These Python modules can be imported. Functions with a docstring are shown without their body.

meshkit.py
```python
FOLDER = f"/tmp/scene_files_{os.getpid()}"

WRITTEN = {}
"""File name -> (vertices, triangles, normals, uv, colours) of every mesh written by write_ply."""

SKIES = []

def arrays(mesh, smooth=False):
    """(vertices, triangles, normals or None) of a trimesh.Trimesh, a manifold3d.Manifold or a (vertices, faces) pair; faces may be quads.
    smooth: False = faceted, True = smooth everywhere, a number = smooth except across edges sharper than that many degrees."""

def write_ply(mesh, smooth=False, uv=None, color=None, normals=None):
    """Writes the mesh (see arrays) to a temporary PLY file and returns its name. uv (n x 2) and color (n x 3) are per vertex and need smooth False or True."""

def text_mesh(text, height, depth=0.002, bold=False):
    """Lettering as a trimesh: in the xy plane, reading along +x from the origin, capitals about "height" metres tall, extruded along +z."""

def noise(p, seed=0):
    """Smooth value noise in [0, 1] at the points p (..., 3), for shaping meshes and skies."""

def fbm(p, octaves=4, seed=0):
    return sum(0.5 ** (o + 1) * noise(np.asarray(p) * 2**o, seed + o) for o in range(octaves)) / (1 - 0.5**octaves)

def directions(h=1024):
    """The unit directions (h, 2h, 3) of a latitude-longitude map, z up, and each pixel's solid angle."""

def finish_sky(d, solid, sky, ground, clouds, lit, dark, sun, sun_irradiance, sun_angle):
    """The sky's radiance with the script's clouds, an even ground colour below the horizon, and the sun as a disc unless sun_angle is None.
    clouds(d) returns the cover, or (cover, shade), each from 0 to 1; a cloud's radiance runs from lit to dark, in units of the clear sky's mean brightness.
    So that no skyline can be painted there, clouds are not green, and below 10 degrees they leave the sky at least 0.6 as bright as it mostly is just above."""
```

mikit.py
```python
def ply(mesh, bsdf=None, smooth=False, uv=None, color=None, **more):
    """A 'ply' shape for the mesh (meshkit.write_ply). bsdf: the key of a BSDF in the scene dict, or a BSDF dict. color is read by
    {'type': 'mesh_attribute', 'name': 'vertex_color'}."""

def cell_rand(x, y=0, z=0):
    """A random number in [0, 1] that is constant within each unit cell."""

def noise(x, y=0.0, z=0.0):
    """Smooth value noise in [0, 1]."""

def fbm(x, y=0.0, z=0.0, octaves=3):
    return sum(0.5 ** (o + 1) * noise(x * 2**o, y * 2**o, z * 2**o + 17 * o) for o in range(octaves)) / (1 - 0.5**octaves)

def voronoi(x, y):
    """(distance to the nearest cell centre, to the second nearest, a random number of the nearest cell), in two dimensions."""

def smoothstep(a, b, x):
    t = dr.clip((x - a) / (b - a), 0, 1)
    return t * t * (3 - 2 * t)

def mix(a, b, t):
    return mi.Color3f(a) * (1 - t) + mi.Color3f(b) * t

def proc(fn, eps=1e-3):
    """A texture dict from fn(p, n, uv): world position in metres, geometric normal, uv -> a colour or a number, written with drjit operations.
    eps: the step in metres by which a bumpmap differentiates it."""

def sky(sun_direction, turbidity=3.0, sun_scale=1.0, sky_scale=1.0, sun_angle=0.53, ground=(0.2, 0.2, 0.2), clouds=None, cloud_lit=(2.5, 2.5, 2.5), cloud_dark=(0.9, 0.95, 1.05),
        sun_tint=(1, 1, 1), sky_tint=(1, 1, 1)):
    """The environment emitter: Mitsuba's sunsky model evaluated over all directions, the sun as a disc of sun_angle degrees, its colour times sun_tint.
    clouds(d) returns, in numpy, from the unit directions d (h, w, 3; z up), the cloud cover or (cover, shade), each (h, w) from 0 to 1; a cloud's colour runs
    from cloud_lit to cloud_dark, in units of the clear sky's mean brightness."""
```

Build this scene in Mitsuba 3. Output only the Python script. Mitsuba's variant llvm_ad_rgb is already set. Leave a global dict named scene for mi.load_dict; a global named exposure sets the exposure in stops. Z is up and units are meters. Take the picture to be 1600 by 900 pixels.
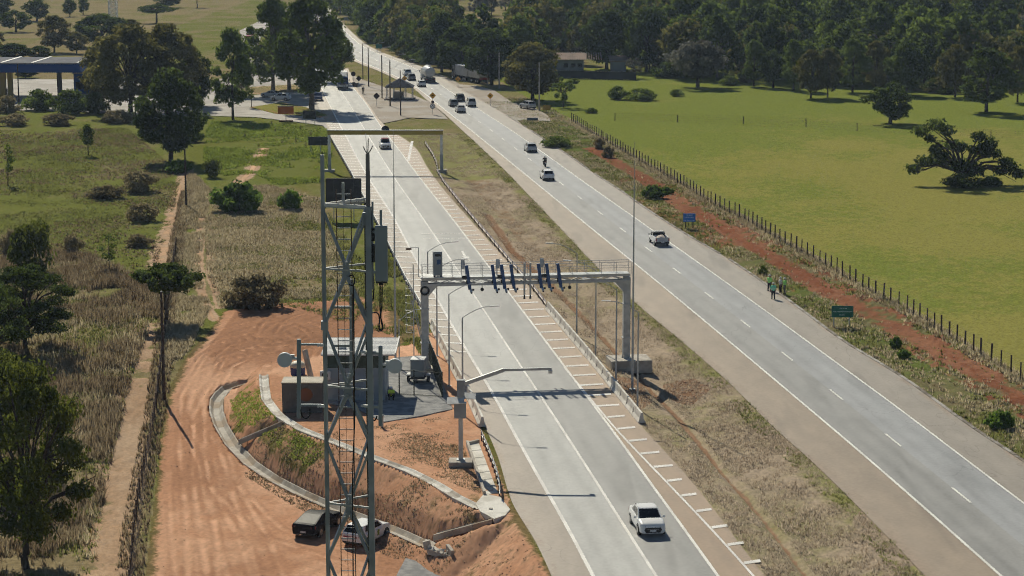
import math
import numpy as np, trimesh, shapely, drjit as dr, mitsuba as mi, mikit, meshkit
import manifold3d as m3
from shapely.geometry import Polygon, LineString
from scipy.interpolate import PchipInterpolator
from mikit import noise, fbm, smoothstep, mix

scene, labels = {}, {}
# ---------------------------------------------------------------- camera, sky, exposure
CAM_H, FOC = 40.0, 3400.0                      # drone height above the road, focal length in photo pixels
PITCH = math.atan(590.0 / FOC)
SP, CP = math.sin(PITCH), math.cos(PITCH)
T = mi.ScalarTransform4f
scene['camera'] = {'type': 'perspective', 'fov': 2 * math.degrees(math.atan(800 / FOC)), 'fov_axis': 'x',
                   'near_clip': 1.0, 'far_clip': 12000.0,
                   'to_world': T().look_at(origin=[0, 0, CAM_H], target=[0, CP * 100, CAM_H - SP * 100], up=[0, 0, 1])}
SUN = np.array([-0.250, 0.745, 0.618])
scene['sky'] = mikit.sky(SUN, turbidity=2.5, sky_scale=0.43, sun_tint=(0.89, 1.03, 1.19))
exposure = 1.8

# ---------------------------------------------------------------- helpers: names, labels, shapes
def key_free(k):
    if k not in scene and k not in labels and k not in TAKEN:
        TAKEN.add(k); return k
    n = COUNT.get(k, 0) + 1
    while f'{k}_{n:03d}' in TAKEN: n += 1
    COUNT[k] = n
    TAKEN.add(f'{k}_{n:03d}')
    return f'{k}_{n:03d}'
TAKEN, COUNT = set(), {}

def tag(key, label=None, cat=None, group=None, kind=None):
    d = labels.setdefault(key, {})
    for a, b in (('label', label), ('category', cat), ('group', group), ('kind', kind)):
        if b: d[a] = b
    return key

def thing(name, label, cat, group=None, kind=None):
    return tag(key_free(name), label, cat, group, kind)

def part(parent, name, mesh, mat, smooth=False, label=None, kind=None, **kw):
    k = key_free(f'{parent}__{name}' if parent else name)
    scene[k] = mikit.ply(mesh, mat, smooth, **kw)
    if label or kind: tag(k, label, kind=kind)
    return k

def dup(root, M, label, group=None):
    """A copy of a thing: its parts' dicts again, under the copy's own key and another to_world."""
    base = root
    for _ in range(1):
        if root[-4:-3] == '_' and root[-3:].isdigit(): base = root[:-4]
    r = key_free(base)
    tag(r, label, labels[root]['category'], group or labels[root].get('group'))
    for k in [k for k in scene if k.startswith(root + '__')]:
        d = dict(scene[k]); d['to_world'] = M
        scene[r + k[len(root):]] = d
    return r

def mv(x, y, z=0, rz=0, s=1.0):
    t = T().translate([float(x), float(y), float(z)]).rotate([0, 0, 1], float(math.degrees(rz)))
    return t.scale(s if isinstance(s, list) else [s, s, s])

def R3(rz=0, rx=0, ry=0):
    m = trimesh.transformations.euler_matrix(rx, ry, rz)
    return m

class MB:
    """Collects boxes, bars, tubes and plates into one mesh."""
    def __init__(self): self.m = []
    def add(self, m): self.m.append(m); return self
    def box(self, c, s, rz=0, rx=0, ry=0, bev=0):
        if bev:
            b = min(bev, min(s) * .45)
            pts = []
            for ax in range(3):
                h = np.array(s) / 2 - b; h[ax] += b
                pts += [np.array([sx, sy, sz]) * h for sx in (-1, 1) for sy in (-1, 1) for sz in (-1, 1)]
            m = trimesh.convex.convex_hull(np.array(pts))
        else: m = trimesh.creation.box(s)
        if rz or rx or ry: m.apply_transform(R3(rz, rx, ry))
        m.apply_translation(c); self.m.append(m); return self
    def tube(self, p0, p1, r, r1=None, n=8):
        p0, p1 = np.array(p0, float), np.array(p1, float)
        r1 = r if r1 is None else r1
        d = p1 - p0; L = np.linalg.norm(d); d /= L
        a = np.cross(d, [0, 0, 1] if abs(d[2]) < .9 else [1, 0, 0]); a /= np.linalg.norm(a); b = np.cross(d, a)
        t = np.arange(n) * 2 * np.pi / n
        ring = np.cos(t)[:, None] * a + np.sin(t)[:, None] * b
        v = np.vstack([p0 + ring * r, p1 + ring * r1, [p0], [p1]])
        i = np.arange(n); j = (i + 1) % n
        f = np.vstack([np.stack([i, j, j + n], 1), np.stack([i, j + n, i + n], 1), np.stack([j, i, i * 0 + 2 * n], 1), np.stack([i + n, j + n, i * 0 + 2 * n + 1], 1)])
        m = trimesh.Trimesh(v, f, process=False)
        if m.volume < 0: m.invert()
        self.m.append(m); return self
    def poly(self, pts, r, n=8):
        for a, b in zip(pts[:-1], pts[1:]): self.tube(a, b, r, n=n)
        return self
    def bar(self, p0, p1, w, h, up=(0, 0, 1)):
        p0, p1 = np.array(p0, float), np.array(p1, float)
        d = p1 - p0; L = np.linalg.norm(d); d /= L
        u = np.array(up, float)
        if abs(d @ u) > .98: u = np.array([0, 1.0, 0])
        s = np.cross(d, u); s /= np.linalg.norm(s); u = np.cross(s, d)
        m = trimesh.creation.box([L, w, h])
        M = np.eye(4); M[:3, 0], M[:3, 1], M[:3, 2], M[:3, 3] = d, s, u, (p0 + p1) / 2
        if np.linalg.det(M[:3, :3]) < 0: M[:3, 1] *= -1
        m.apply_transform(M); self.m.append(m); return self
    def plate(self, pts, thick):
        """Convex plate: planar points extruded both ways along the normal."""
        p = np.array(pts, float); n = np.cross(p[1] - p[0], p[2] - p[0]); n /= np.linalg.norm(n)
        self.m.append(trimesh.convex.convex_hull(np.vstack([p + n * thick / 2, p - n * thick / 2]))); return self
    def prism(self, xy, z0, z1):
        m = trimesh.creation.extrude_polygon(Polygon(xy), z1 - z0, engine='earcut'); m.apply_translation([0, 0, z0]); self.m.append(m); return self
    def mesh(self, M=None):
        m = trimesh.util.concatenate(self.m) if len(self.m) > 1 else self.m[0].copy()
        if M is not None: m.apply_transform(M)
        return m

def at(x, y, z=0, rz=0):
    m = R3(rz); m[:3, 3] = (x, y, z); return m

def hull(points, radii=None, sub=1):
    if radii is None: return trimesh.convex.convex_hull(np.array(points))
    ico = trimesh.creation.icosphere(sub).vertices
    return trimesh.convex.convex_hull(np.vstack([np.array(p) + ico * r for p, r in zip(points, radii)]))

# ---------------------------------------------------------------- site survey: photo pixel -> metres on the site plan
def plane(u, v, z=0.0):
    c, d = (u - 800) / FOC, -(v - 450) / FOC
    dy, dz = CP + d * SP, -SP + d * CP
    t = (z - CAM_H) / dz
    return np.array([c * t, dy * t, z])
def height_at(y, v):
    """Height of the point seen at row v on the upright plane at distance y."""
    t = (450 - v) / FOC
    return CAM_H + y * (t * CP - SP) / (CP + t * SP)
def on_plane(u, v, y):
    z = height_at(y, v)
    return np.array([(u - 800) / FOC * (y * CP - (z - CAM_H) * SP), y, z])
def world(px, z=0.0): return np.array([plane(u, v, z)[:2] for u, v in px])

RIDGE_PX = [(380, 70), (400, 118), (470, 118), (490, 150), (503, 175), (508, 192), (512, 205), (520, 222), (549, 275), (575, 325), (606, 384), (633, 440), (645, 470), (560, 525), (420, 570), (409, 590), (413, 625), (432, 648),
            (470, 672), (520, 690), (575, 712), (640, 735), (680, 758), (740, 790), (772, 811), (797, 803), (815, 818), (850, 875), (880, 920), (960, 1080)]
_r = world(RIDGE_PX)
RAISED = Polygon(np.vstack([_r, [[_r[-1, 0] + 2, 20], [3000, 20], [3000, 4000], [-900, 4000]]])).buffer(.45)
shapely.prepare(RAISED)
def yard_z(y): 
    t = np.clip((212 - np.asarray(y, float)) / 62, 0, 1); return -3.0 * t * t * (3 - 2 * t)
def land(x, y):
    """Lie of the land without its small relief: the road shelf and the pad at 0, the yard and the field falling away towards the camera."""
    x, y = np.asarray(x, float), np.asarray(y, float)
    d = shapely.distance(shapely.points(x, y), RAISED)
    zy = yard_z(y)
    return np.maximum(zy, -d / 1.5)
def S(u, v):
    """The ground point seen at a pixel."""
    lo, hi = 0.0, 0.0
    zs = np.linspace(0.05, -3.2, 90)
    P = np.array([plane(u, v, z) for z in zs])
    h = land(P[:, 0], P[:, 1])
    below = np.nonzero(zs <= h)[0]
    if not len(below): return plane(u, v, float(yard_z(P[-1, 1])))
    i = below[0]
    if i == 0: return plane(u, v, 0.0)
    a, b = zs[i - 1] - h[i - 1], zs[i] - h[i]
    z = zs[i - 1] + (zs[i] - zs[i - 1]) * a / (a - b)
    p = plane(u, v, z); return p
def SS(px): return np.array([S(u, v) for u, v in px])

# ---------------------------------------------------------------- materials
def solid(name, color, rough=.6, metallic=0.0, spec=.5, **kw):
    c = color if isinstance(color, dict) else {'type': 'rgb', 'value': list(color)}
    scene[name] = {'type': 'twosided', 'bsdf': {'type': 'principled', 'base_color': c, 'roughness': rough, 'metallic': metallic, 'specular': spec, **kw}}
    return name
def diffuse(name, color):
    c = color if isinstance(color, dict) else {'type': 'rgb', 'value': list(color)}
    scene[name] = {'type': 'twosided', 'bsdf': {'type': 'diffuse', 'reflectance': c}}
    return name
def worn(name, c0, c1, scale=3.0, rough=.7, metallic=0.0, spec=.4, **kw):
    """Two tones mixed by noise: dirt, weather, age."""
    def fn(p, n, uv):
        t = fbm(p.x * scale, p.y * scale, p.z * scale, 3)
        return mix(c0, c1, smoothstep(.3, .7, t))
    return solid(name, mikit.proc(fn), rough, metallic, spec, **kw)

worn('galvanised', (.50, .51, .51), (.38, .395, .40), 2.5, .45, .35)
worn('tower_steel', (.36, .395, .42), (.25, .28, .31), 1.5, .5, .45)
worn('white_paint', (.72, .72, .70), (.55, .54, .51), 2.0, .5)
worn('line_paint', (.74, .72, .68), (.60, .58, .545), .7, .7)
worn('concrete', (.47, .43, .37), (.34, .30, .25), 1.6, .85)
worn('concrete_white', (.66, .63, .57), (.50, .47, .41), 1.2, .85)
worn('kerb_concrete', (.36, .335, .30), (.16, .135, .11), .8, .9)
worn('rail_paint', (.62, .55, .53), (.50, .44, .42), .8, .5)
worn('concrete_ditch', (.42, .35, .27), (.32, .25, .18), .9, .9)
worn('old_wood', (.10, .075, .055), (.055, .042, .035), 3.0, .9)
worn('pole_wood', (.085, .06, .045), (.05, .038, .03), 3.0, .85)
worn('rust_steel', (.16, .10, .07), (.09, .06, .045), 3, .7, .3)
worn('grey_cabinet', (.30, .32, .33), (.24, .255, .26), 1.5, .55)
worn('antenna_grey', (.27, .305, .32), (.235, .27, .285), .9, .55)
solid('black_rubber', (.012, .012, .013), .6)
solid('tyre', (.018, .018, .018), .8)
solid('sign_back', (.010, .013, .018), .5)
solid('dark_metal', (.035, .038, .042), .5, .4)
solid('rim', (.35, .35, .36), .3, .8)
solid('glass_dark', (.010, .014, .020), .06, 0.0, .7)
solid('blue_arm', (.025, .075, .20), .45)
solid('dish_white', (.58, .60, .62), .5)
solid('lamp_red', (.35, .012, .012), .25)
solid('lamp_clear', (.7, .7, .68), .15)
solid('lamp_orange', (.7, .25, .03), .25)
solid('plate_white', (.6, .6, .6), .5)
solid('yellow_sign', (.62, .30, .015), .5)
solid('black_paint', (.015, .015, .015), .6)
solid('green_sign', (.008, .13, .095), .45)
solid('blue_sign', (.010, .16, .55), .4)
solid('red_paint', (.30, .02, .02), .45)
solid('yellow_beam', (.36, .27, .05), .6)
solid('sign_white', (.75, .75, .75), .5)

# ---------------------------------------------------------------- ground materials: uv = (bareness, greenness)
def ground_mat(name, dry, green, dirt, dirt2, gscale=1.0, var=.9):
    def fn(p, n, uv):
        a = fbm(p.x * .16 * gscale, p.y * .10 * gscale, 3.1, 3)
        b = fbm(p.x * 1.1, p.y * .8, 9.7, 3)
        c = fbm(p.x * 5.0, p.y * 4.0, 1.3, 2)
        t = smoothstep(.15, .85, uv.y + (a - .5) * var + (b - .5) * (.6 if var < 1 else 1.1))
        grass = mix(dry, green, t) * (.62 + .76 * c)
        tr = (uv.y - .42) * smoothstep(.8, .95, uv.x)
        soil = mix(dirt, dirt2, smoothstep(.3, .7, .55 * a + .45 * b - tr * 1.6)) * (.78 + .44 * c) * (1 + .9 * tr)
        w = smoothstep(.38, .62, uv.x + (b - .5) * .5 + (a - .5) * .35 + (c - .5) * .25)
        return grass * (1 - w) + soil * w
    return diffuse(name, mikit.proc(fn))
ground_mat('ground_field', (.25, .20, .115), (.150, .165, .042), (.40, .265, .17), (.47, .34, .235))
ground_mat('ground_yard', (.18, .135, .065), (.12, .13, .03), (.55, .325, .210), (.46, .245, .148))
ground_mat('ground_median', (.37, .295, .22), (.25, .24, .10), (.22, .125, .075), (.29, .19, .125))
ground_mat('ground_verge', (.185, .15, .09), (.12, .145, .04), (.185, .075, .042), (.27, .130, .078))
ground_mat('ground_pasture', (.240, .225, .062), (.168, .196, .042), (.24, .15, .07), (.30, .2, .1), .45, 1.5)
def road_mat(name, shl, lane_a, lane_b, shr):
    """uv.x: 0-1 one shoulder, 1-2 and 2-3 the two lanes, 3-4 the other shoulder; uv.y metres along."""
    def fn(p, n, uv):
        a = fbm(uv.x * 2.3, uv.y * .035, 0.5, 3)
        b = fbm(p.x * .9, p.y * .35, 5.0, 3)
        c = fbm(p.x * 6, p.y * 6, 2.0, 2)
        lx = uv.x - dr.floor(uv.x)
        wheel = dr.exp(-dr.square((lx - .27) / .10)) + dr.exp(-dr.square((lx - .73) / .10))
        base = dr.select(uv.x < 1, mi.Color3f(shl), dr.select(uv.x < 2, mi.Color3f(lane_a), dr.select(uv.x < 3, mi.Color3f(lane_b), mi.Color3f(shr))))
        inlane = (uv.x > 1) & (uv.x < 3)
        k = 1 + .38 * (a - .5) + .24 * (b - .5) + .18 * (c - .5) + dr.select(inlane, -.10 * wheel, 0.0)
        crack = smoothstep(.012, .0, dr.abs(fbm(p.x * .7, p.y * .22, 8.0, 2) - .5)) * smoothstep(.5, .65, fbm(p.x * .05, p.y * .05, 4.0, 2))
        dirt = dr.clip(smoothstep(.30, .0, uv.x) + smoothstep(3.75, 4.0, uv.x), 0, 1) * smoothstep(.38, .62, fbm(p.x * .55, p.y * .3, 6.0, 3))
        stain = smoothstep(.62, .80, fbm(p.x * .5, p.y * .06, 11.0, 3)) * .22
        return mix(base * k * (1 - .25 * crack) * (1 - stain), mi.Color3f(.26, .185, .125) * (.7 + .6 * c), .8 * dirt)
    return solid(name, mikit.proc(fn), .55, 0, .5)
road_mat('asphalt_out', (.275, .225, .180), (.350, .350, .336), (.248, .245, .236), (.285, .195, .125))
road_mat('asphalt_in', (.275, .212, .152), (.248, .244, .234), (.272, .277, .282), (.270, .235, .195))
worn('plaza_concrete', (.36, .33, .29), (.27, .24, .205), .25, .8)
worn('layby_dirt', (.36, .32, .27), (.29, .235, .18), .2, .85)
worn('gravel', (.29, .285, .275), (.19, .19, .19), 2.2, .95)

# air: the far wood fades towards blue
scene['haze_air'] = {'type': 'homogeneous', 'albedo': {'type': 'rgb', 'value': [.93, .95, .97]}, 'sigma_t': {'type': 'rgb', 'value': [0.70e-4, 0.88e-4, 1.22e-4]}}
scene['camera']['medium'] = {'type': 'ref', 'id': 'haze_air'}
scene['haze_skin'] = {'type': 'null'}
scene['haze'] = {'type': 'cube', 'to_world': T().translate([0, 3000, 25]).scale([9500, 6500, 31]), 'bsdf': {'type': 'ref', 'id': 'haze_skin'}, 'interior': {'type': 'ref', 'id': 'haze_air'}}
labels['haze'] = {'label': 'thin daylight haze over the whole valley', 'category': 'haze', 'kind': 'stuff'}
# ---------------------------------------------------------------- road lines on the plan, x as a function of y
def curve(px, smooth=True):
    w = world(px); w = w[np.argsort(w[:, 1])]
    keep = np.concatenate([[True], np.diff(w[:, 1]) > 1e-3]); w = w[keep]
    f = PchipInterpolator(w[:, 0 + 1], w[:, 0], extrapolate=False)
    y0, y1 = w[0, 1], w[-1, 1]
    s0 = (w[2, 0] - w[0, 0]) / (w[2, 1] - w[0, 1]); s1 = (w[-1, 0] - w[-2, 0]) / (w[-1, 1] - w[-2, 1])
    def g(y):
        y = np.asarray(y, float)
        m = np.nan_to_num(f(np.clip(y, y0, y1)))
        return m + np.where(y < y0, (y - y0) * s0, 0) + np.where(y > y1, (y - y1) * s1, 0)
    g.lo, g.hi = y0, y1
    return g
def smoothc(g, k=14.0):
    ys = np.arange(60, 1600, 2.0); xs = g(ys)
    out = np.array([np.average(xs, weights=np.exp(-.5 * ((ys - y) / (k * (.5 + y / 400))) ** 2)) for y in ys])
    h = lambda y: np.interp(y, ys, out)
    return h
OL1 = smoothc(curve([(925.5, 900), (894.9, 840), (843.3, 750), (810, 690), (760.8, 600), (736, 560), (646.4, 400), (614.9, 340), (583, 290), (559, 249), (543, 218), (528, 190), (512, 158), (498, 128), (490, 110), (486, 92)]), 5)
OL2 = smoothc(curve([(1024.4, 900), (985.9, 840), (929, 750), (890.5, 690), (831.6, 600), (805, 560), (699.8, 400), (659.5, 340), (624, 290), (585.8, 230), (562, 190), (543, 158), (523, 128), (514, 110), (509, 94)]), 5)
OL3 = smoothc(curve([(1120.6, 900), (1077.7, 840), (1012, 750), (969.3, 690), (901.6, 600), (872, 560), (750.5, 400), (705, 340), (665, 290), (619.9, 230), (590, 191), (572, 162), (550, 135), (538, 112), (533, 96)]), 5)
OPL = curve([(862, 902), (838, 850), (800, 785), (778, 715), (752, 655), (720, 592), (688, 535), (655, 480), (633, 440), (606, 384), (575, 325), (549, 275), (520, 222), (508, 190), (490, 150), (475, 118), (465, 96)])
OPR = curve([(1190, 895), (1150, 843), (1097, 773), (1033, 700), (1000, 664), (975, 632), (920, 562), (850, 476), (800, 418), (740, 350), (692, 295), (668, 262), (650, 232), (600, 195), (575, 162), (556, 135), (546, 112), (540, 97)])
OL4 = curve([(1176, 900), (1113, 830), (1040, 753), (990, 701), (955, 663), (940, 645)])
IL1 = smoothc(curve([(1562, 900), (1400, 756), (1217, 600), (1017, 433), (927, 360), (853.7, 300), (740, 207.3), (699, 175), (675, 156), (645, 133), (621, 121), (600, 111), (564, 97), (540, 85), (520, 62), (505, 42), (484, 15), (470, 0), (440, -30)]), 5)
IL3 = smoothc(curve([(1600, 788), (1536, 740), (1405, 640), (1296, 560), (1213, 499), (1000, 346.7), (933.4, 300), (792.8, 200), (741, 167), (700, 141), (658, 112), (613, 93), (585, 82), (564, 71), (549, 58), (525, 34), (506, 10), (498, 0), (470, -30)]), 5)
IML = curve([(1444, 900), (1400, 854), (1280, 733), (1207, 667), (1140, 600), (1060, 530), (1000, 480), (930, 415), (880, 362), (818, 297), (794, 272), (748, 228), (722, 204), (690, 175), (666, 156), (640, 134), (616, 123), (596, 113), (560, 99), (536, 86), (516, 62), (500, 42), (478, 15), (464, 0), (434, -30)])
IMR = curve([(1593, 717), (1517, 667), (1410, 590), (1317, 533), (1250, 483), (1193, 442), (1133, 402), (1073, 367), (1000, 320), (971, 299), (935, 276), (894, 247), (850, 218), (818, 197), (760, 162), (715, 137), (672, 110), (625, 92), (597, 82), (572, 69), (556, 56), (532, 32), (512, 8), (505, 0), (478, -30)])
IL2 = lambda y: .5 * (IL1(y) + IL3(y))

def strip(edges, y, z, cols=(2, 3, 3, 2)):
    """Road sheet: lofted between successive edge lines; uv = (band, metres along)."""
    fr = np.concatenate([np.arange(c) / c + i for i, c in enumerate(cols)] + [[len(cols)]])
    xs = np.array([e(y) for e in edges])
    v, uv = [], []
    for t in fr:
        i = min(int(t), len(cols) - 1); a = t - i
        v.append(np.stack([xs[i] * (1 - a) + xs[i + 1] * a, y, np.full_like(y, z)], 1)); uv.append(np.stack([np.full_like(y, t if t < len(cols) else t - 1e-3), y], 1))
    n, m = len(fr), len(y)
    v, uv = np.vstack(v), np.vstack(uv)
    i, j = np.meshgrid(np.arange(n - 1), np.arange(m - 1), indexing='ij'); a = (i * m + j).ravel()
    f = np.vstack([np.stack([a, a + m, a + m + 1], 1), np.stack([a, a + m + 1, a + 1], 1)])
    return trimesh.Trimesh(v, f, process=False), uv
def ysamp(a, b, n=260): return 1 / np.linspace(1 / a, 1 / b, n)
ZR = 0.045
Y_OUT_FAR = 560.0
ys = ysamp(70, Y_OUT_FAR)
m, uv = strip([OPL, OL1, OL2, OL3, OPR], ys, ZR)
tag(part('', 'carriageway', m, 'asphalt_out', uv=uv), 'pale two-lane asphalt carriageway with hatched shoulders running under the toll gantry', 'road', kind='structure')
ys = ysamp(70, 1150)
m, uv = strip([IML, IL1, IL2, IL3, IMR], ys, ZR + .012)
tag(part('', 'carriageway', m, 'asphalt_in', uv=uv), 'grey two-lane asphalt carriageway with a dashed lane line beside the green pasture', 'road', kind='structure')
def ribbon(xf, y, w, z=ZR + .022, wf=1.0):
    x = xf(y) if callable(xf) else xf
    ww = np.broadcast_to(w, y.shape) / 2
    v = np.vstack([np.stack([x - ww, y, np.full_like(y, z)], 1), np.stack([x + ww, y, np.full_like(y, z)], 1)])
    n = len(y); i = np.arange(n - 1)
    return trimesh.Trimesh(v, np.vstack([np.stack([i, i + n, i + n + 1], 1), np.stack([i, i + n + 1, i + 1], 1)]), process=False)
A, B = 'carriageway', 'carriageway_001'
part(A, 'edge_line', ribbon(OL1, ysamp(70, 520), .24), 'line_paint')
part(A, 'edge_line', ribbon(OL3, ysamp(70, 520), .20), 'line_paint')
part(A, 'lane_line', ribbon(OL2, ysamp(70, 520), .20), 'line_paint')
part(A, 'hatch_border_line', ribbon(OL4, ysamp(70, 189), .17), 'line_paint')
part(B, 'edge_line', ribbon(IL1, ysamp(70, 800), .20, ZR + .034), 'line_paint')
part(B, 'edge_line', ribbon(IL3, ysamp(70, 800), .18, ZR + .034), 'line_paint')
y0 = plane(1487, 763)[1]
k = -4
while True:
    a = y0 + 15.86 * k; b = a - 3.97
    if a > 640: break
    if b > 100: part(B, 'lane_dash', ribbon(IL2, np.linspace(b, a, 3), .17, ZR + .034), 'line_paint')
    k += 1
def quad_mark(p, z=ZR + .026):
    p = [(x, y, z) for x, y in p]
    return trimesh.Trimesh(p, [[0, 1, 2], [0, 2, 3]], process=False)
# hatch bars
y = plane(700, 552)[1]
while y < 418:                                   # shoulder beside the pad, from the gantry back to its tip
    xa, xb = OPL(y + .7) + .35, OL1(y) - .12
    if xb - xa > .4: part(A, 'hatch_bar', quad_mark([(xa, y + .55), (xb, y), (xb, y + .55), (xa, y + 1.10)]), 'line_paint')
    y += 3.95
y = 126.0
yj = plane(940, 645)[1]
while y < 405:                                   # shoulder beside the median
    if y < yj: xa, xb = OL4(y) + .08, OL4(y) + (1.15 if y < 150 else 1.5)
    else: xa, xb = OL3(y) + .12, min(OPR(y) - .55, OL3(y) + 3.4)
    part(A, 'hatch_bar', quad_mark([(xa, y), (xb, y + .5), (xb, y + 1.08), (xa, y + .58)]), 'line_paint')
    y += 3.95
w = world([(636, 252), (642, 221), (646, 221), (640, 252)])
part(A, 'hatch_border_line', quad_mark(w), 'line_paint')
ykb = np.arange(128.0, 430.0, 4.2)                # worn concrete kerb pieces along the lay-by side shoulder
kr = np.random.default_rng(6)
for a_ in ykb:
    if kr.random() < .12: continue
    part(B, 'kerb', MB().bar((float(IMR(a_)) + .02, a_, .03), (float(IMR(a_ + 4.1)) + .02, a_ + 4.1, .03), .32, .15 + .04 * kr.random()).mesh(), 'kerb_concrete')
# old transverse lines and a turn-back arrow in the second lane
for v in (366.5, 374):
    y = plane(690, v)[1]
    part(A, 'transverse_line', quad_mark([(OL1(y) + 2.3, y), (OL3(y) - .2, y + .4), (OL3(y) - .2, y + .8), (OL1(y) + 2.3, y + .4)]), 'line_paint')
part(A, 'lane_arrow', trimesh.Trimesh([(*q, ZR + .028) for q in world([(720, 393), (724, 393), (730.5, 405), (726.5, 405), (720.5, 401.5), (732, 401.6), (735, 409.5)])], [[0, 1, 2], [0, 2, 3], [4, 5, 6]], process=False), 'line_paint')
# paved plaza, service roads and lay-by
def slab(name, px, z, mat, label, cat):
    w = world(px)
    ln = shapely.segmentize(Polygon(w), 6.0)
    m = trimesh.creation.extrude_polygon(ln, .12, engine='earcut'); m.apply_translation([0, 0, z - .12])
    return tag(part('', name, m, mat), label, cat, kind='structure')
slab('forecourt', [(-120, 122), (130, 124), (330, 126), (392, 116), (468, 112), (492, 124), (512, 160), (524, 190), (519, 215), (505, 196), (460, 190), (400, 183), (330, 181), (200, 178), (60, 172), (-120, 176)], .022, 'plaza_concrete', 'pale concrete forecourt and access road between the filling station and the carriageway', 'forecourt')
slab('service_road', [(374, 48), (403, 34), (440, 14), (470, 0), (490, 0), (445, 27), (412, 50), (402, 72), (404, 92), (425, 118), (398, 120), (388, 89)], .030, 'plaza_concrete', 'pale service road curving away behind the tall roadside trees', 'road')
slab('service_area', [(668, 112), (690, 117), (720, 132), (745, 134), (772, 141), (800, 160), (832, 166), (858, 182), (860, 189), (808, 188), (822, 201), (790, 196), (740, 165), (700, 139)], .026, 'layby_dirt', 'dusty lay-by beside the dashed carriageway where a truck is parked', 'lay-by')
slab('traffic_island', [(546, 112), (560, 122), (600, 136), (640, 146), (668, 158), (690, 176), (700, 186), (640, 184), (598, 193), (574, 163), (556, 136)], .030, 'layby_dirt', 'bare dusty island around the small pyramid-roofed kiosk', 'island')
slab('grass_island', [(390, 168), (440, 160), (478, 168), (512, 180), (500, 184), (430, 178)], .06, 'ground_pasture', 'strip of short grass beside the parked cars', 'grass island')
slab('grass_island', [(352, 146), (392, 136), (462, 132), (474, 142), (430, 146), (380, 150)], .06, 'ground_field', 'brownish earth island under the roadside trees', 'island')

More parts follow.
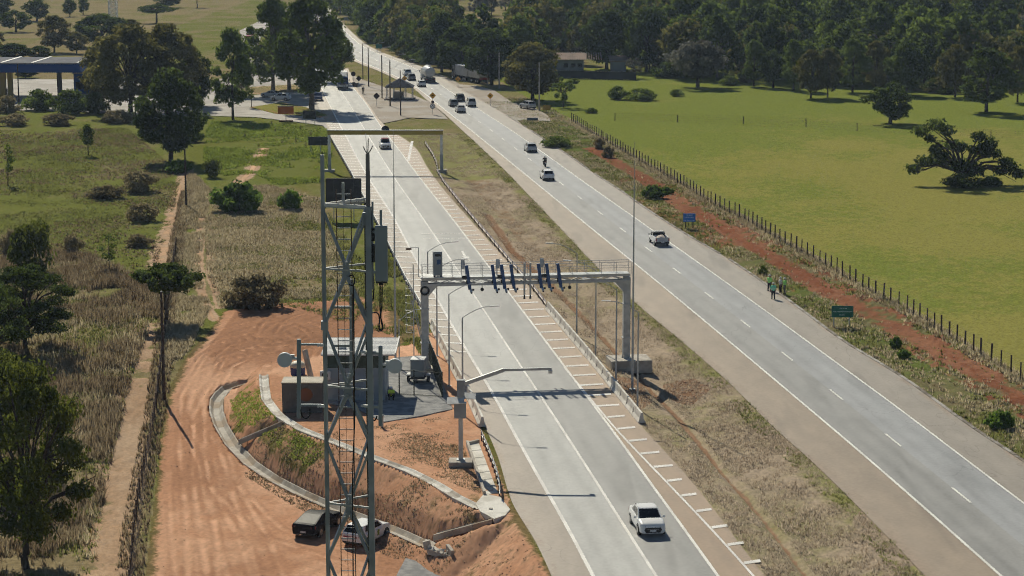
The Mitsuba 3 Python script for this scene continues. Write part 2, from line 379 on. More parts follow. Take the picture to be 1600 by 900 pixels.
# ---------------------------------------------------------------- ground: one fan of ground, cut into named zones
UP = [(412, 586), (413, 603), (416, 624), (434, 648), (470, 671), (520, 690), (575, 712), (640, 736), (684, 758), (712, 776), (748, 794)]
LOW = [(378, 598), (352, 606), (339, 622), (337, 640), (345, 664), (362, 690), (390, 716), (425, 740), (470, 762), (520, 782), (570, 801), (620, 820), (668, 842)]
CHANNELS = [(UP, .36, .22, True), (LOW, .56, .45, False), ([(772, 811), (726, 824), (680, 836)], .4, .35, False), ([(442, 659), (374, 688)], .3, .25, False)]
def chan_z(q, flat=False):
    """Level of a drain bed: the lowest ground around the line, so that its outer lip lies flush."""
    if flat: return .0
    a = np.arange(8) * np.pi / 4
    return float(np.min(land(q[0] + .8 * np.cos(a), q[1] + .8 * np.sin(a)))) + .04
def flat_side(flat): return np.full(len(x), bool(flat))
cols = np.concatenate([-np.geomspace(1.6, .275, 16), np.linspace(-.262, .262, 620), np.geomspace(.275, 1.6, 16)])
rows = np.concatenate([np.linspace(35, 124, 14), 1 / np.linspace(1 / 125, 1 / 1000, 440), np.geomspace(1015, 4200, 26)])
X = (cols[None, :] * (rows[:, None] * CP + CAM_H * SP)); Y = np.broadcast_to(rows[:, None], X.shape)
x, y = X.ravel(), Y.ravel()
print('ground vertices', len(x))
def dline(px_or_w, w=None):
    ln = LineString(px_or_w if w else SS(px_or_w)[:, :2]); shapely.prepare(ln)
    return shapely.distance(shapely.points(x, y), ln)
def inpoly(px, flat=False):
    pg = Polygon(world(px) if flat else SS(px)[:, :2]); shapely.prepare(pg)
    return pg
def sdist(pg):
    """Signed distance: inside positive."""
    pt = shapely.points(x, y)
    i = shapely.contains(pg, pt)
    return np.where(i, 1, -1) * shapely.distance(pt, pg.exterior)
FENCE_R = [(820, 148), (850, 166), (890, 189), (930, 213), (980, 243), (1060, 288), (1111, 320), (1160, 344), (1220, 380), (1280, 412), (1348, 451), (1413, 485), (1485, 530), (1530, 558), (1593, 593), (1700, 652), (1850, 740)]
FX = curve(FENCE_R)
z = land(x, y)
right_of_out = x > OPR(y)
med = right_of_out & (x < IML(y)) & (y < 395)
verge = (x > IMR(y)) & (x < FX(y)) & (y < 470)
past = ((x >= FX(y)) & (y < 560)) | ((x > 42) & (y >= 400) & (y < 560))
P3 = np.stack([x, y, 0 * x], 1)
n_big = meshkit.fbm(P3 * [.12, .08, 1], 3, 1); n_mid = meshkit.fbm(P3 * [.8, .6, 1] + 7, 3, 2); n_fine = meshkit.fbm(P3 * [2.6, 1.7, 1] + 3, 3, 3)
bare, lush = np.full(len(x), .0), np.full(len(x), .45)
relief = .10 * (n_mid - .5) * 2 + .10 * (n_fine - .5)
near = np.clip((420 - y) / 200, .0, 1)
# left field
fieldm = ~(med | verge | past) & (x < OPL(y) + .3)
path = np.minimum(dline([(292, 262), (277, 300), (266, 350), (254, 390), (247, 430), (238, 470), (228, 520), (212, 590), (197, 680), (180, 800), (160, 930)]), 9)
pw = np.interp(y, [135, 200, 300, 420], [2.3, 2.0, 1.1, .8])
bare = np.where(fieldm, np.maximum(bare, (.82 + .9 * (n_mid - .5) - 1.1 * np.clip(n_big - .50, 0, 1)) * np.exp(-(path / pw) ** 2 * .8)), bare)
for px, wd in (([(412, 232), (392, 268), (372, 286)], 1.1), ([(318, 330), (312, 372), (310, 430), (318, 470), (335, 500)], .55), ([(333, 335), (330, 380), (329, 430), (345, 480)], .5)):
    d = dline(px); bare = np.where(fieldm, np.maximum(bare, .95 * np.exp(-(d / wd / 1.25) ** 2)), bare)
YARD = [(352, 486), (420, 474), (500, 470), (560, 462), (640, 486), (662, 520), (690, 560), (735, 640), (790, 760), (800, 790), (815, 815), (850, 878), (900, 960), (640, 1000), (225, 1000), (228, 905), (240, 800), (252, 690), (262, 615), (290, 560), (330, 515)]
yard_poly = inpoly(YARD); yd = sdist(yard_poly)
bare = np.where(fieldm, np.maximum(bare, smoothstep_np := np.clip(yd / 2.2 + .35, 0, 1)), bare)
lush = np.where(fieldm, .78 - .3 * np.clip((230 - y) / 60, 0, 1), lush)
dry = sdist(inpoly([(318, 350), (345, 300), (420, 290), (500, 310), (520, 400), (500, 462), (420, 470), (345, 480), (325, 430)]))
k_ = np.clip(dry / 5 + .6 + 1.2 * (n_mid - .5), 0, 1); lush = np.where(fieldm, lush * (1 - k_) + k_ * (.20 + .2 * (n_big - .5)), lush)
g = sdist(inpoly([(330, 186), (430, 190), (515, 198), (520, 240), (505, 285), (430, 290), (400, 270), (340, 275), (318, 250), (322, 205)]))
k_ = np.clip(g / 8 + .5 + 1.2 * (n_mid - .5), 0, 1); lush = np.where(fieldm, lush * (1 - k_) + k_ * (1.15 + .5 * (n_big - .5)), lush); bare = np.where(fieldm & (g > 0), np.maximum(bare, .34 * (n_big > .62)), bare)
g = sdist(inpoly([(590, 440), (622, 440), (658, 500), (648, 560), (620, 545), (600, 500)]))
lush = np.where(fieldm & (g > 0), .9, lush); bare = np.where(fieldm & (g > 0), np.clip(.55 - g / 6, 0.1, .6), bare)
tall = sdist(inpoly([(40, 390), (120, 400), (215, 430), (262, 470), (212, 560), (185, 690), (150, 830), (120, 960), (-60, 960), (-60, 380)]))
k_ = np.clip(tall / 4 + .5 + 1.0 * (n_mid - .5), 0, 1); lush = np.where(fieldm, lush * (1 - k_) + k_ * .3, lush)
far_l = fieldm & (y > 520)
lush = np.where(far_l, .33 + .25 * (n_big - .5) + .3 * (x > -118) * (y > 560), lush)
# grass banks of the pad: on the slope between the kerb and the drain
slope = fieldm & (z < -.03) & (z > yard_z(y) + .12)
up = z / np.minimum(yard_z(y), -.3)
bank = sdist(inpoly([(358, 600), (404, 592), (409, 628), (436, 658), (500, 690), (512, 700), (480, 700), (440, 682), (398, 650), (372, 636)], True))
lush = np.where(slope, np.where(bank > -.5, .70 + .5 * (n_mid - .5), .16 + .2 * (n_mid - .5)), lush); bare = np.where(slope, np.where(bank > -.5, .47 + .3 * (n_mid - .5), .62 + .2 * (n_mid - .5)), bare)
relief = np.where(slope, relief * 1.5, relief)
pad = sdist(inpoly([(412, 588), (500, 560), (640, 540), (672, 520), (690, 545), (735, 640), (792, 780), (770, 806), (680, 756), (575, 710), (470, 670), (416, 622)], True))
bare = np.where(pad > -.2, .9 - .35 * np.clip((n_big - .52) * 4, 0, 1), bare); relief = np.where(pad > 0, relief * .35, relief)
# ruts of the turning trucks in the yard
rut = np.zeros(len(x))
def ruts(px, gap=1.0, depth=.07):
    global rut
    ln = LineString(SS(px)[:, :2])
    for o in (-gap, gap):
        q = ln.parallel_offset(abs(o), 'left' if o > 0 else 'right')
        if q.is_empty: continue
        shapely.prepare(q)
        d = shapely.distance(shapely.points(x, y), q)
        rut += -depth * np.exp(-(d / .17) ** 2) + .6 * depth * np.exp(-((d - .36) / .15) ** 2)
inyard = fieldm & (yd > 0)
ruts([(330, 500), (380, 492), (450, 498), (492, 515)])
ruts([(345, 520), (400, 505), (455, 515), (480, 535), (470, 560), (430, 575)])
ruts([(310, 560), (360, 530), (420, 520), (470, 540)])
ruts([(300, 600), (330, 555), (400, 535), (480, 545)])
ruts([(318, 905), (312, 800), (300, 700), (300, 620), (335, 560), (420, 545), (500, 548)])
ruts([(380, 905), (350, 800), (322, 700), (318, 620), (345, 575)])
ruts([(420, 905), (400, 850), (352, 760), (330, 690), (312, 640), (322, 590)])
ruts([(640, 905), (540, 870), (420, 830), (350, 760), (310, 680)])
ruts([(300, 905), (288, 820), (280, 740), (284, 650), (312, 590), (370, 560)])
ruts([(340, 540), (400, 528), (452, 528), (500, 540)], .8); ruts([(470, 487), (430, 500), (415, 520), (440, 536), (490, 530)], .9)
relief = np.where(inyard & (pad < -1), relief * .6 + np.clip(rut * np.where(y > 192, 1.5, .65), -.12, .09), relief)
lush = np.where(inyard & (pad < -1) & ~slope, .42 - np.clip(rut * np.where(y > 192, 2.4, 1.2), -.15, .13) * np.clip(n_mid * 4 - 1.0, 0, 2) + .45 * (n_big - .5) + .2 * (n_mid - .5) - .22 * np.clip((y - 188) / 25, 0, 1) - .16 * (x > -9), lush)
# dirt apron of the slope at the bottom, rough and cut by rills
ap = sdist(inpoly([(690, 850), (775, 818), (815, 815), (860, 905), (900, 990), (660, 990)]))
relief = np.where(ap > 0, relief + .08 * (n_fine - .5) + .08 * (n_mid - .5), relief)
# median
dm = np.minimum(x - OPR(y), IML(y) - x)
ditch = dline([(760, 330), (800, 390), (870, 450), (940, 520), (1005, 590), (1020, 605), (1057, 640), (1090, 680), (1130, 730), (1190, 797), (1260, 890), (1340, 990)])
z = np.where(med, z - .75 * np.clip(dm / 6, 0, 1) ** 1.5 - .34 * np.exp(-(ditch / .38) ** 2) * (y < 330), z)
bare = np.where(med, np.maximum(.07 + .3 * np.clip((n_big - .58) * 3, 0, 1), np.interp(y, [135, 150, 168, 200], [.55, .62, .9, .9]) * np.exp(-(ditch / np.interp(y, [130, 200, 260, 330], [.26, .34, .8, .6])) ** 2) + .25 * (n_mid - .5)), bare)
g = sdist(inpoly([(1035, 590), (1085, 588), (1112, 605), (1080, 625), (1045, 615)], True)); bare = np.where(med & (g > 0), .75, bare)
g = sdist(inpoly([(940, 585), (1000, 590), (1020, 625), (1000, 640), (960, 610)], True)); bare = np.where(med & (g > 0), .72, bare)
g = sdist(inpoly([(720, 270), (770, 280), (800, 330), (850, 390), (820, 385), (760, 310)], True)); bare = np.where(med & (g > 0), .45, bare)
lush = np.where(med, .28 + .75 * np.exp(-((IML(y) - x) / 1.3) ** 2) * (n_big > .46) + .55 * (y > 330), lush)
relief = np.where(med, .16 * (n_mid - .5) + .10 * (n_fine - .5), relief)
# verge with the red track
red = dline([(925, 232), (955, 250), (1000, 275), (1060, 318), (1130, 356), (1200, 398), (1280, 449), (1360, 490), (1440, 532), (1520, 578), (1620, 634), (1720, 690)])
bare = np.where(verge, np.maximum(.16 + .55 * np.clip((n_big - .55) * 3, 0, 1), (.86 + .9 * (n_big - .5) + .5 * (n_mid - .5)) * np.exp(-(red / np.interp(y, [150, 220, 300], [1.7, 2.1, 1.9])) ** 2)), bare)
berm = (x > IMR(y)) & (red < np.interp(y, [150, 220, 300], [4.2, 5.0, 4.2])) & (FX(y) - x < np.interp(y, [150, 220, 300], [5.5, 6.0, 5.0])) & (FX(y) - x > .3) & (y < 330)
bare = np.where(verge & berm, np.maximum(bare, .56 + .9 * (n_mid - .5)), bare); relief = np.where(verge & berm & (red > 1.4), relief * 1.6 + .22 * (n_fine - .5), relief)
lush = np.where(verge, .58 + .4 * (n_mid - .5), lush)
g = sdist(inpoly([(815, 190), (900, 200), (935, 230), (920, 250), (870, 225)], True)); lush = np.where(verge & (g > 0), 1.0, lush)
relief = np.where(verge, relief * 1.3 + .12 * np.exp(-((red - 2.3) / .6) ** 2), relief)
# pasture
lush = np.where(past, .30 + .9 * np.clip((y - 330) / 140, 0, 1) + .3 * (n_big - .5), lush)
bare = np.where(past, np.maximum(0, .35 * np.clip((.34 - n_big) * 6, 0, 1)) * (y < 420), bare)
relief = np.where(past, .05 * (n_mid - .5) + .06 * (n_fine - .5) + .45 * (meshkit.fbm(P3 * .03, 2, 9) - .5), relief)
forest_floor = (y > 560) & (x > 20)
lush = np.where(forest_floor, .55, lush); bare = np.where(forest_floor, .25, bare)
# pavement bed: sink the ground under the paved sheets
paved = ((x > OPL(y) + .3) & (x < OPR(y) - .3) & (y < 560)) | ((x > IML(y) + .3) & (x < IMR(y) - .3) & (y < 1150))
soft = np.minimum(np.abs(x - OPL(y)), np.minimum(np.abs(x - OPR(y)), np.minimum(np.abs(x - IML(y)), np.abs(x - IMR(y)))))
relief = relief * np.clip(soft / 1.0, .15, 1) * np.where(y > 300, .6, 1)
z = np.where(paved, -.12, z + np.where(y < 900, relief, 0))
soft2 = ~paved & (soft < .6); z = np.where(soft2 & (z > -.3), np.clip(z, -.03, .03), z)
for nm in ('forecourt', 'service_road', 'service_area', 'traffic_island'):
    v = meshkit.WRITTEN[scene[nm]['filename']][0]
    pg = shapely.convex_hull(shapely.multipoints(v[:, :2])) if nm == 'none' else None
for px in ([(-120, 122), (130, 124), (330, 126), (392, 116), (468, 112), (492, 124), (512, 160), (524, 190), (519, 215), (505, 196), (460, 190), (400, 183), (330, 181), (200, 178), (60, 172), (-120, 176)],
           [(374, 48), (403, 34), (440, 14), (470, 0), (490, 0), (445, 27), (412, 50), (402, 72), (404, 92), (425, 118), (398, 120), (388, 89)],
           [(668, 112), (690, 117), (720, 132), (745, 134), (772, 141), (800, 160), (832, 166), (858, 182), (860, 189), (808, 188), (822, 201), (790, 196), (740, 165), (700, 139)],
           [(546, 112), (560, 122), (600, 136), (640, 146), (668, 158), (690, 176), (700, 186), (640, 184), (598, 193), (574, 163), (556, 136)]):
    pg = Polygon(world(px)).buffer(.5); shapely.prepare(pg)
    z = np.where(shapely.contains(pg, shapely.points(x, y)), np.minimum(z, -.15), z)
for px, w_, dd, flat in CHANNELS:
    q = world(px) if flat else SS(px)[:, :2]
    ln = LineString(q); shapely.prepare(ln); pt_ = shapely.points(x, y); d = shapely.distance(pt_, ln); near_ = d < w_ + .9
    zc = np.full(len(x), 0.0); s_ = shapely.line_locate_point(ln, pt_[near_]); kk = np.linspace(0, ln.length, 60); zz = np.array([chan_z(np.array(ln.interpolate(k_).coords[0]), flat) for k_ in kk]); zc[near_] = np.interp(s_, kk, zz)
    z = np.where(d < w_, np.minimum(z, zc - dd), z)
    f_ = np.clip((d - w_) / .8, 0, 1)
    z = np.where(near_ & (d >= w_) & ~flat_side(flat), np.minimum(z, zc + .03 + (np.maximum(z - zc, 0)) * f_), z)
nr, nc = X.shape
i, j = np.meshgrid(np.arange(nr - 1), np.arange(nc - 1), indexing='ij'); a = (i * nc + j).ravel()
quads = np.stack([a, a + 1, a + nc + 1, a + nc], 1)
zone = np.zeros(len(x), int); zone[med] = 1; zone[verge] = 2; zone[past] = 3; zone[inyard | (pad > -3)] = 4
zf = zone[quads].max(1)
V = np.stack([x, y, z], 1); UV = np.stack([bare, lush], 1)
for zi, nm, mat, lab, cat in ((0, 'ground', 'ground_field', 'rough field and scrub ground around the road', 'ground'), (1, 'median', 'ground_median', 'dry grass median with a drainage rill between the two carriageways', 'median'),
                              (2, 'verge', 'ground_verge', 'verge with a red earth track below the wire fence', 'verge'), (3, 'pasture', 'ground_pasture', 'wide mown green pasture behind the wire fence', 'pasture'),
                              (4, 'dirt_yard', 'ground_yard', 'orange earth yard and equipment pad rutted by tyres', 'dirt yard')):
    q = quads[zf == zi]; u_, inv = np.unique(q, return_inverse=True); q = inv.reshape(q.shape)
    f = np.vstack([q[:, [0, 1, 2]], q[:, [0, 2, 3]]])
    tag(part('', nm, trimesh.Trimesh(V[u_], f, process=False), mat, True, uv=UV[u_]), lab, cat, kind='structure')
# earth far beyond and behind the camera
b = MB(); b.add(trimesh.Trimesh([(-9000, -3000, -3.6), (9000, -3000, -3.6), (9000, 9000, -3.6), (-9000, 9000, -3.6)], [[0, 1, 2], [0, 2, 3]], process=False))
tag(part('', 'terrain', b.mesh(), 'far_earth' if 'far_earth' in scene else diffuse('far_earth', (.10, .10, .045))), 'distant land around the site', 'terrain', kind='structure')
# ground lookup for things that stand on it
GZ = z.reshape(X.shape)
def gz(px_, py_):
    r = np.interp(py_, rows, np.arange(nr)); s = np.interp(px_ / (py_ * CP + CAM_H * SP), cols, np.arange(nc))
    r0, s0 = np.minimum(np.asarray(r, int), nr - 2), np.minimum(np.asarray(s, int), nc - 2); fr, fs = r - r0, s - s0
    return (GZ[r0, s0] * (1 - fs) + GZ[r0, s0 + 1] * fs) * (1 - fr) + (GZ[r0 + 1, s0] * (1 - fs) + GZ[r0 + 1, s0 + 1] * fs) * fr
# ---------------------------------------------------------------- toll gantry
def frame(p, q):
    d = np.array(q)[:2] - np.array(p)[:2]; L = np.linalg.norm(d)
    return at(p[0], p[1], 0, math.atan2(d[1], d[0])), L
GL, GR = S(664, 581), S(978, 572)
GM, GW = frame(GL, GR)
zb0, zb1 = height_at(GL[1], 447), height_at(GL[1], 434)        # underside and top of the beam
g = thing('toll_gantry', 'grey steel toll gantry with railed walkway carrying tilted blue arms over the carriageway', 'toll gantry')
def gp(parent, name, b, mat, **kw): return part(parent, name, b.mesh(GM), mat, **kw)
CW = .62
for x0 in (0, GW):
    c = gp(g, 'column', MB().box((x0, 0, zb1 / 2 - .15), (CW, CW, zb1 - .3), bev=.04).box((x0, 0, zb0 - 2.0), (CW + .12, CW + .12, .10)).box((x0, 0, 2.6), (CW + .12, CW + .12, .10))
           .box((x0, 0, .42), (CW + .5, CW + .5, .06)), 'galvanised')
    for sx in (-1, 1): gp(g, 'gusset', MB().plate([(x0 + sx * CW / 2, 0, .45), (x0 + sx * (CW / 2 + .24), 0, .45), (x0 + sx * CW / 2, 0, 1.1)], .03), 'galvanised')
    s = 1 if x0 == 0 else -1
    gp(g, 'knee_plate', MB().plate([(x0 + s * CW / 2, 0, zb0 - .9), (x0 + s * (CW / 2 + .8), 0, zb0 + .02), (x0 + s * CW / 2, 0, zb0 + .02)], CW - .06), 'galvanised')
gp(g, 'footing', MB().box((GW + .25, -.1, .20), (3.7, 2.9, 1.15), bev=.04), 'concrete')
gp(g, 'footing', MB().box((-.1, .1, .05), (1.7, 1.7, .7), bev=.04), 'concrete')
for yy in (-.34, .34):
    for zz in (zb0 + .12, zb1 - .10): gp(g, 'chord', MB().box((GW / 2, yy, zz), (GW + .5, .16, .20)), 'galvanised')
n = 15
for i in range(n):
    x0, x1 = .3 + (GW - .6) * i / n, .3 + (GW - .6) * (i + 1) / n
    for yy in (-.34, .34):
        a, c = ((x0, yy, zb0 + .2), (x1, yy, zb1 - .18)) if i % 2 else ((x0, yy, zb1 - .18), (x1, yy, zb0 + .2))
        gp(g, 'lattice_bar', MB().bar(a, c, .06, .06), 'galvanised')
    gp(g, 'cross_bar', MB().bar((x0, -.34, zb0 + .12), (x1, .34, zb0 + .12), .05, .05), 'galvanised')
gp(g, 'walkway', MB().box((GW / 2, .12, zb1 + .03), (GW + .3, 1.25, .05)), 'galvanised')
for yy in (-.46, .72):
    rail = gp(g, 'handrail', MB().tube((-.2, yy, zb1 + 1.08), (GW + .3, yy, zb1 + 1.08), .024).tube((-.2, yy, zb1 + .58), (GW + .3, yy, zb1 + .58), .018), 'galvanised')
    for i in range(15):
        xx = -.2 + (GW + .5) * i / 14
        gp(rail, 'post', MB().tube((xx, yy, zb1 + .02), (xx, yy, zb1 + 1.1), .022), 'galvanised')
# landing with a caged ladder behind the first column
gp(g, 'landing', MB().box((1.1, .25, zb1 + .085), (3.0, 1.9, .05)), 'white_paint')
lad = gp(g, 'ladder', MB().tube((-.95, .35, 1.2), (-.95, .35, zb1 + 1.2), .025).tube((-.95, -.1, 1.2), (-.95, -.1, zb1 + 1.2), .025), 'galvanised')
for i in range(24): gp(lad, 'rung', MB().tube((-.95, -.1, 1.4 + i * .32), (-.95, .35, 1.4 + i * .32), .012, n=6), 'galvanised')
for i in range(9):
    zz = 3.6 + i * .65; pts = [(-.95 - .72 * math.sin(t), .12 - .42 * math.cos(t), zz) for t in np.linspace(0, math.pi, 8)]
    gp(lad, 'cage_hoop', MB().poly(pts, .014, 5), 'galvanised')
for t in np.linspace(.3, math.pi - .3, 4): gp(lad, 'cage_bar', MB().tube((-.95 - .72 * math.sin(t), .12 - .42 * math.cos(t), 3.6), (-.95 - .72 * math.sin(t), .12 - .42 * math.cos(t), 9.0), .012, n=5), 'galvanised')
brace = gp(g, 'stair_brace', MB().bar((-.95, -.1, 6.8), (-.3, -.35, 3.1), .05, .08).bar((-1.1, .3, 6.4), (-.35, -.3, 3.0), .05, .08).bar((-.95, -.15, 5.6), (-.3, 0, 5.6), .05, .05), 'galvanised')
t = thing('cable_coil', 'round coil of black cable hung on the first gantry column', 'cable coil')
gp(t, 'coil', MB().add(trimesh.creation.torus(.34, .09, 16, 8).apply_transform(R3(0, math.pi / 2)).apply_translation((0, -CW / 2 - .12, zb0 - .35))), 'black_rubber', smooth=True)
def gx(u, v):
    """Distance along the gantry of the pixel on its front."""
    inv = np.linalg.inv(GM)
    a, b = -2.0, GW + 2
    for _ in range(40):
        m_ = (a + b) / 2; p = GM @ np.array([m_, -.3, zb0, 1])
        d = p[1] * CP - (p[2] - CAM_H) * SP
        if 800 + FOC * p[0] / d < u: a = m_
        else: b = m_
    return a
arm_words = ['first blue tilted arm from the grey cabinet, standing apart over the lane line', 'second blue tilted arm from the grey cabinet, first of the middle three', 'middle blue arm of the three over the lane edge line', 'third arm of the blue trio, nearest the two grey posts',
             'blue tilted arm just beyond the two grey posts over the guardrail', 'blue tilted arm, middle of the three over the median guardrail', 'last blue tilted arm, farthest from the grey cabinet']
for w_, u in zip(arm_words, (731, 771, 785.5, 800, 842.7, 855.5, 873)):
    x0 = gx(u, 436)
    za1, za0 = height_at(GL[1], 414), height_at(GL[1], 452)
    t = thing('enforcement_camera', w_, 'camera', 'blue camera booms on the gantry')
    gp(t, 'arm', MB().bar((x0 - .16, -.62, za1), (x0 + .14, -.66, za0), .27, .22), 'blue_arm')
    gp(t, 'clamp', MB().box((x0, -.48, zb0 + .35), (.34, .12, .30)), 'dark_metal')
    cam_ = gp(t, 'camera', MB().box((x0 + .22, -.95, za0 - .12), (.20, .55, .18), rx=.25, bev=.03).tube((x0 + .14, -.66, za0), (x0 + .2, -.82, za0 - .1), .04), 'white_paint')
    gp(cam_, 'lens', MB().tube((x0 + .22, -1.20, za0 - .20), (x0 + .22, -1.30, za0 - .22), .07), 'glass_dark')
    gp(t, 'lamp_head', MB().box((x0 + .42, -.75, za0 - .02), (.16, .2, .16), bev=.02), 'dark_metal')
for w_, u in (('grey box bracket behind the first blue arm on the gantry', 725), ('grey box bracket behind the middle blue trio on the gantry', 780), ('grey box bracket behind the blue arms over the median', 849)):
    x0 = gx(u, 436); t = thing('sensor_bracket', w_, 'sensor bracket')
    gp(t, 'frame', MB().bar((x0 - .12, .75, zb1 + 1.4), (x0 - .18, -.1, zb1 - .1), .05, .06).bar((x0 + .14, .75, zb1 + 1.4), (x0 + .2, -.1, zb1 - .1), .05, .06).box((x0, .72, zb1 + 1.0), (.30, .16, .8), bev=.02), 'galvanised')
    gp(t, 'sensor', MB().box((x0 + .02, -.5, zb1 + .06), (.42, .36, .26), bev=.05), 'black_paint')
for w_, u in (('grey round post through the gantry beam, nearer the blue trio', 818.7), ('grey round post through the gantry beam beside its twin over the guardrail', 828)):
    x0 = gx(u, 436); t = thing('antenna_post', w_, 'antenna post')
    gp(t, 'post', MB().tube((x0, -.55, zb0 - .9), (x0, -.55, zb1 + 1.2), .085), 'galvanised')
    gp(t, 'head', MB().tube((x0, -.55, zb0 - 1.25), (x0, -.55, zb0 - .9), .10, .05), 'dark_metal')
for w_, u, vv in (('small dark dome camera hanging under the gantry between the lanes', 754, 456), ('small dark dome camera hanging under the gantry over the median', 891, 452)):
    x0 = gx(u, 445); t = thing('dome_camera', w_, 'camera')
    gp(t, 'stem', MB().tube((x0, 0, zb0 + .1), (x0, 0, zb0 - .3), .035), 'galvanised'); gp(t, 'dome', MB().add(trimesh.creation.icosphere(2, .16).apply_translation((x0, 0, zb0 - .42))), 'black_paint', smooth=True)
t = thing('equipment_cabinet', 'tall blue-grey equipment cabinet standing on the gantry landing', 'cabinet'); x0 = gx(684, 440)
cab = gp(t, 'body', MB().box((x0, -.15, zb1 + 1.28), (.78, .7, 2.1), bev=.03), 'grey_cabinet')
gp(cab, 'door', MB().box((x0, -.515, zb1 + 1.3), (.66, .03, 1.9), bev=.01), 'antenna_grey'); gp(cab, 'panel', MB().box((x0 + .08, -.545, zb1 + 1.45), (.34, .02, .42)), 'blue_arm')
gp(cab, 'vent', MB().box((x0, -.545, zb1 + 2.05), (.5, .02, .22)), 'dark_metal')
for sx in (-1, 1): gp(t, 'foot', MB().tube((x0 + sx * .28, -.3, zb1 + .1), (x0 + sx * .28, -.3, zb1 + .26), .09), 'black_rubber')

# lamp posts along both edges of the gantry zone
def lamp_post(u, v, side, label, h=8.0):
    p = plane(u, v); t = thing('lamp_post', label, 'lamp post', 'slim lamp posts around the toll gantry')
    x0, y0 = p[0], p[1]; z0 = float(gz(x0, y0))
    part(t, 'pole', MB().tube((x0, y0, z0 - .2), (x0, y0, h), .085, .05).box((x0, y0, z0 + .02), (.34, .34, .06)).mesh(), 'galvanised', smooth=40)
    pts = [(x0, y0, h - .02)] + [(x0 + side * 2.3 * s, y0 - .2 * s, h + .95 * math.sin(s * math.pi / 2)) for s in (.25, .5, .75, 1)]
    part(t, 'arm', MB().poly(pts, .032, 6).mesh(), 'galvanised')
    e = pts[-1]; part(t, 'lamp_head', MB().box((e[0] + side * .32, e[1], e[2] + .03), (.75, .26, .07), ry=-side * .05, bev=.02).mesh(), 'white_paint')
for a in ((669, 522, 1, 'lamp post beside the pad, first behind the grey cabinet'), (683, 556, 1, 'lamp post whose arm passes behind the grey cabinet on the gantry'), (702, 604, 1, 'lamp post in front of the first gantry column by the concrete barrier'), (723, 649, 1, 'lamp post beside the camera mast, nearest the pad'),
          (901, 525, -1, 'lamp post in the median just beyond the end of the blue arms'), (930.5, 559, -1, 'lamp post in the median behind the gantry footing'), (962.5, 595, -1, 'lamp post standing against the gantry column in the median'), (996, 639, -1, 'lamp post at the end of the concrete barrier in the median')): lamp_post(*a)
def mast(u, v, vtop, label):
    p = plane(u, v); z0 = float(gz(p[0], p[1])); h = height_at(p[1], vtop); t = thing('lightning_mast', label, 'mast')
    part(t, 'pole', MB().tube((p[0], p[1], z0 - .2), (p[0], p[1], h * .5), .11, .075).tube((p[0], p[1], h * .5), (p[0], p[1], h * .82), .07, .045).tube((p[0], p[1], h * .82), (p[0], p[1], h), .03, .015).mesh(), 'galvanised', smooth=40)
    part(t, 'base_plate', MB().box((p[0], p[1], z0 + .03), (.5, .5, .08)).mesh(), 'galvanised')
mast(618, 572, 206, 'tall thin lightning mast behind the equipment hut'); mast(988, 606, 221, 'tall thin lightning mast in the median beside the gantry column')
# short lamp by the hut, lamp bracket at the gantry
p = plane(624, 580); t = thing('yard_lamp', 'short thin lamp pole with a stub arm beside the hut roof', 'lamp post')
part(t, 'pole', MB().tube((p[0], p[1], -.2), (p[0], p[1], 4.6), .05).tube((p[0], p[1], 4.5), (p[0] + .8, p[1], 5.2), .03).mesh(), 'galvanised'); part(t, 'lamp_head', MB().box((p[0] + 1.0, p[1], 5.28), (.5, .22, .08), ry=-.4).mesh(), 'white_paint')
t = thing('work_lamp', 'brown lamp on a bent arm above the gantry ladder', 'lamp')
gp(t, 'pole', MB().tube((-.45, .5, zb1), (-.45, .5, zb1 + 2.6), .035).tube((-.45, .5, zb1 + 2.6), (-1.2, .5, zb1 + 2.6), .03), 'galvanised'); gp(t, 'lamp_head', MB().box((-1.3, .5, zb1 + 2.5), (.5, .22, .16), bev=.03), 'rust_steel')

# ---------------------------------------------------------------- second gantry with the yellow beam
QL, QR = S(515, 268), S(690, 268); QM, QW = frame(QL, QR); q0, q1 = height_at(QL[1], 210.5), height_at(QL[1], 204)
t = thing('sign_gantry', 'slim gantry with a long yellow-faced beam crossing the carriageway', 'gantry')
for x0 in (0, QW):
    part(t, 'column', MB().box((x0, 0, q1 / 2), (.42, .42, q1), bev=.04).mesh(QM), 'white_paint'); part(t, 'column_sleeve', MB().box((x0, 0, 1.5), (.5, .5, 2.4), bev=.03).mesh(QM), 'tower_steel')
    part(t, 'footing', MB().box((x0, 0, .08), (1.6, 1.5, .5), bev=.05).mesh(QM), 'concrete')
part(t, 'beam', MB().box((QW / 2, 0, (q0 + q1) / 2), (QW + .5, .45, q1 - q0)).mesh(QM), 'yellow_beam'); part(t, 'beam_cap', MB().box((QW / 2, 0, q1 + .05), (QW + .6, .5, .10)).mesh(QM), 'white_paint')
t = thing('round_sign', 'dark back of a round sign rising above the yellow beam', 'road sign'); x0 = QW * (602.5 - 515) / 175
part(t, 'disc', MB().tube((x0, .3, q1 + .1), (x0, .36, q1 + .1), .62, n=24).mesh(QM), 'sign_back'); part(t, 'bracket', MB().box((x0, .27, q1 - .1), (.08, .06, .9)).mesh(QM), 'dark_metal')

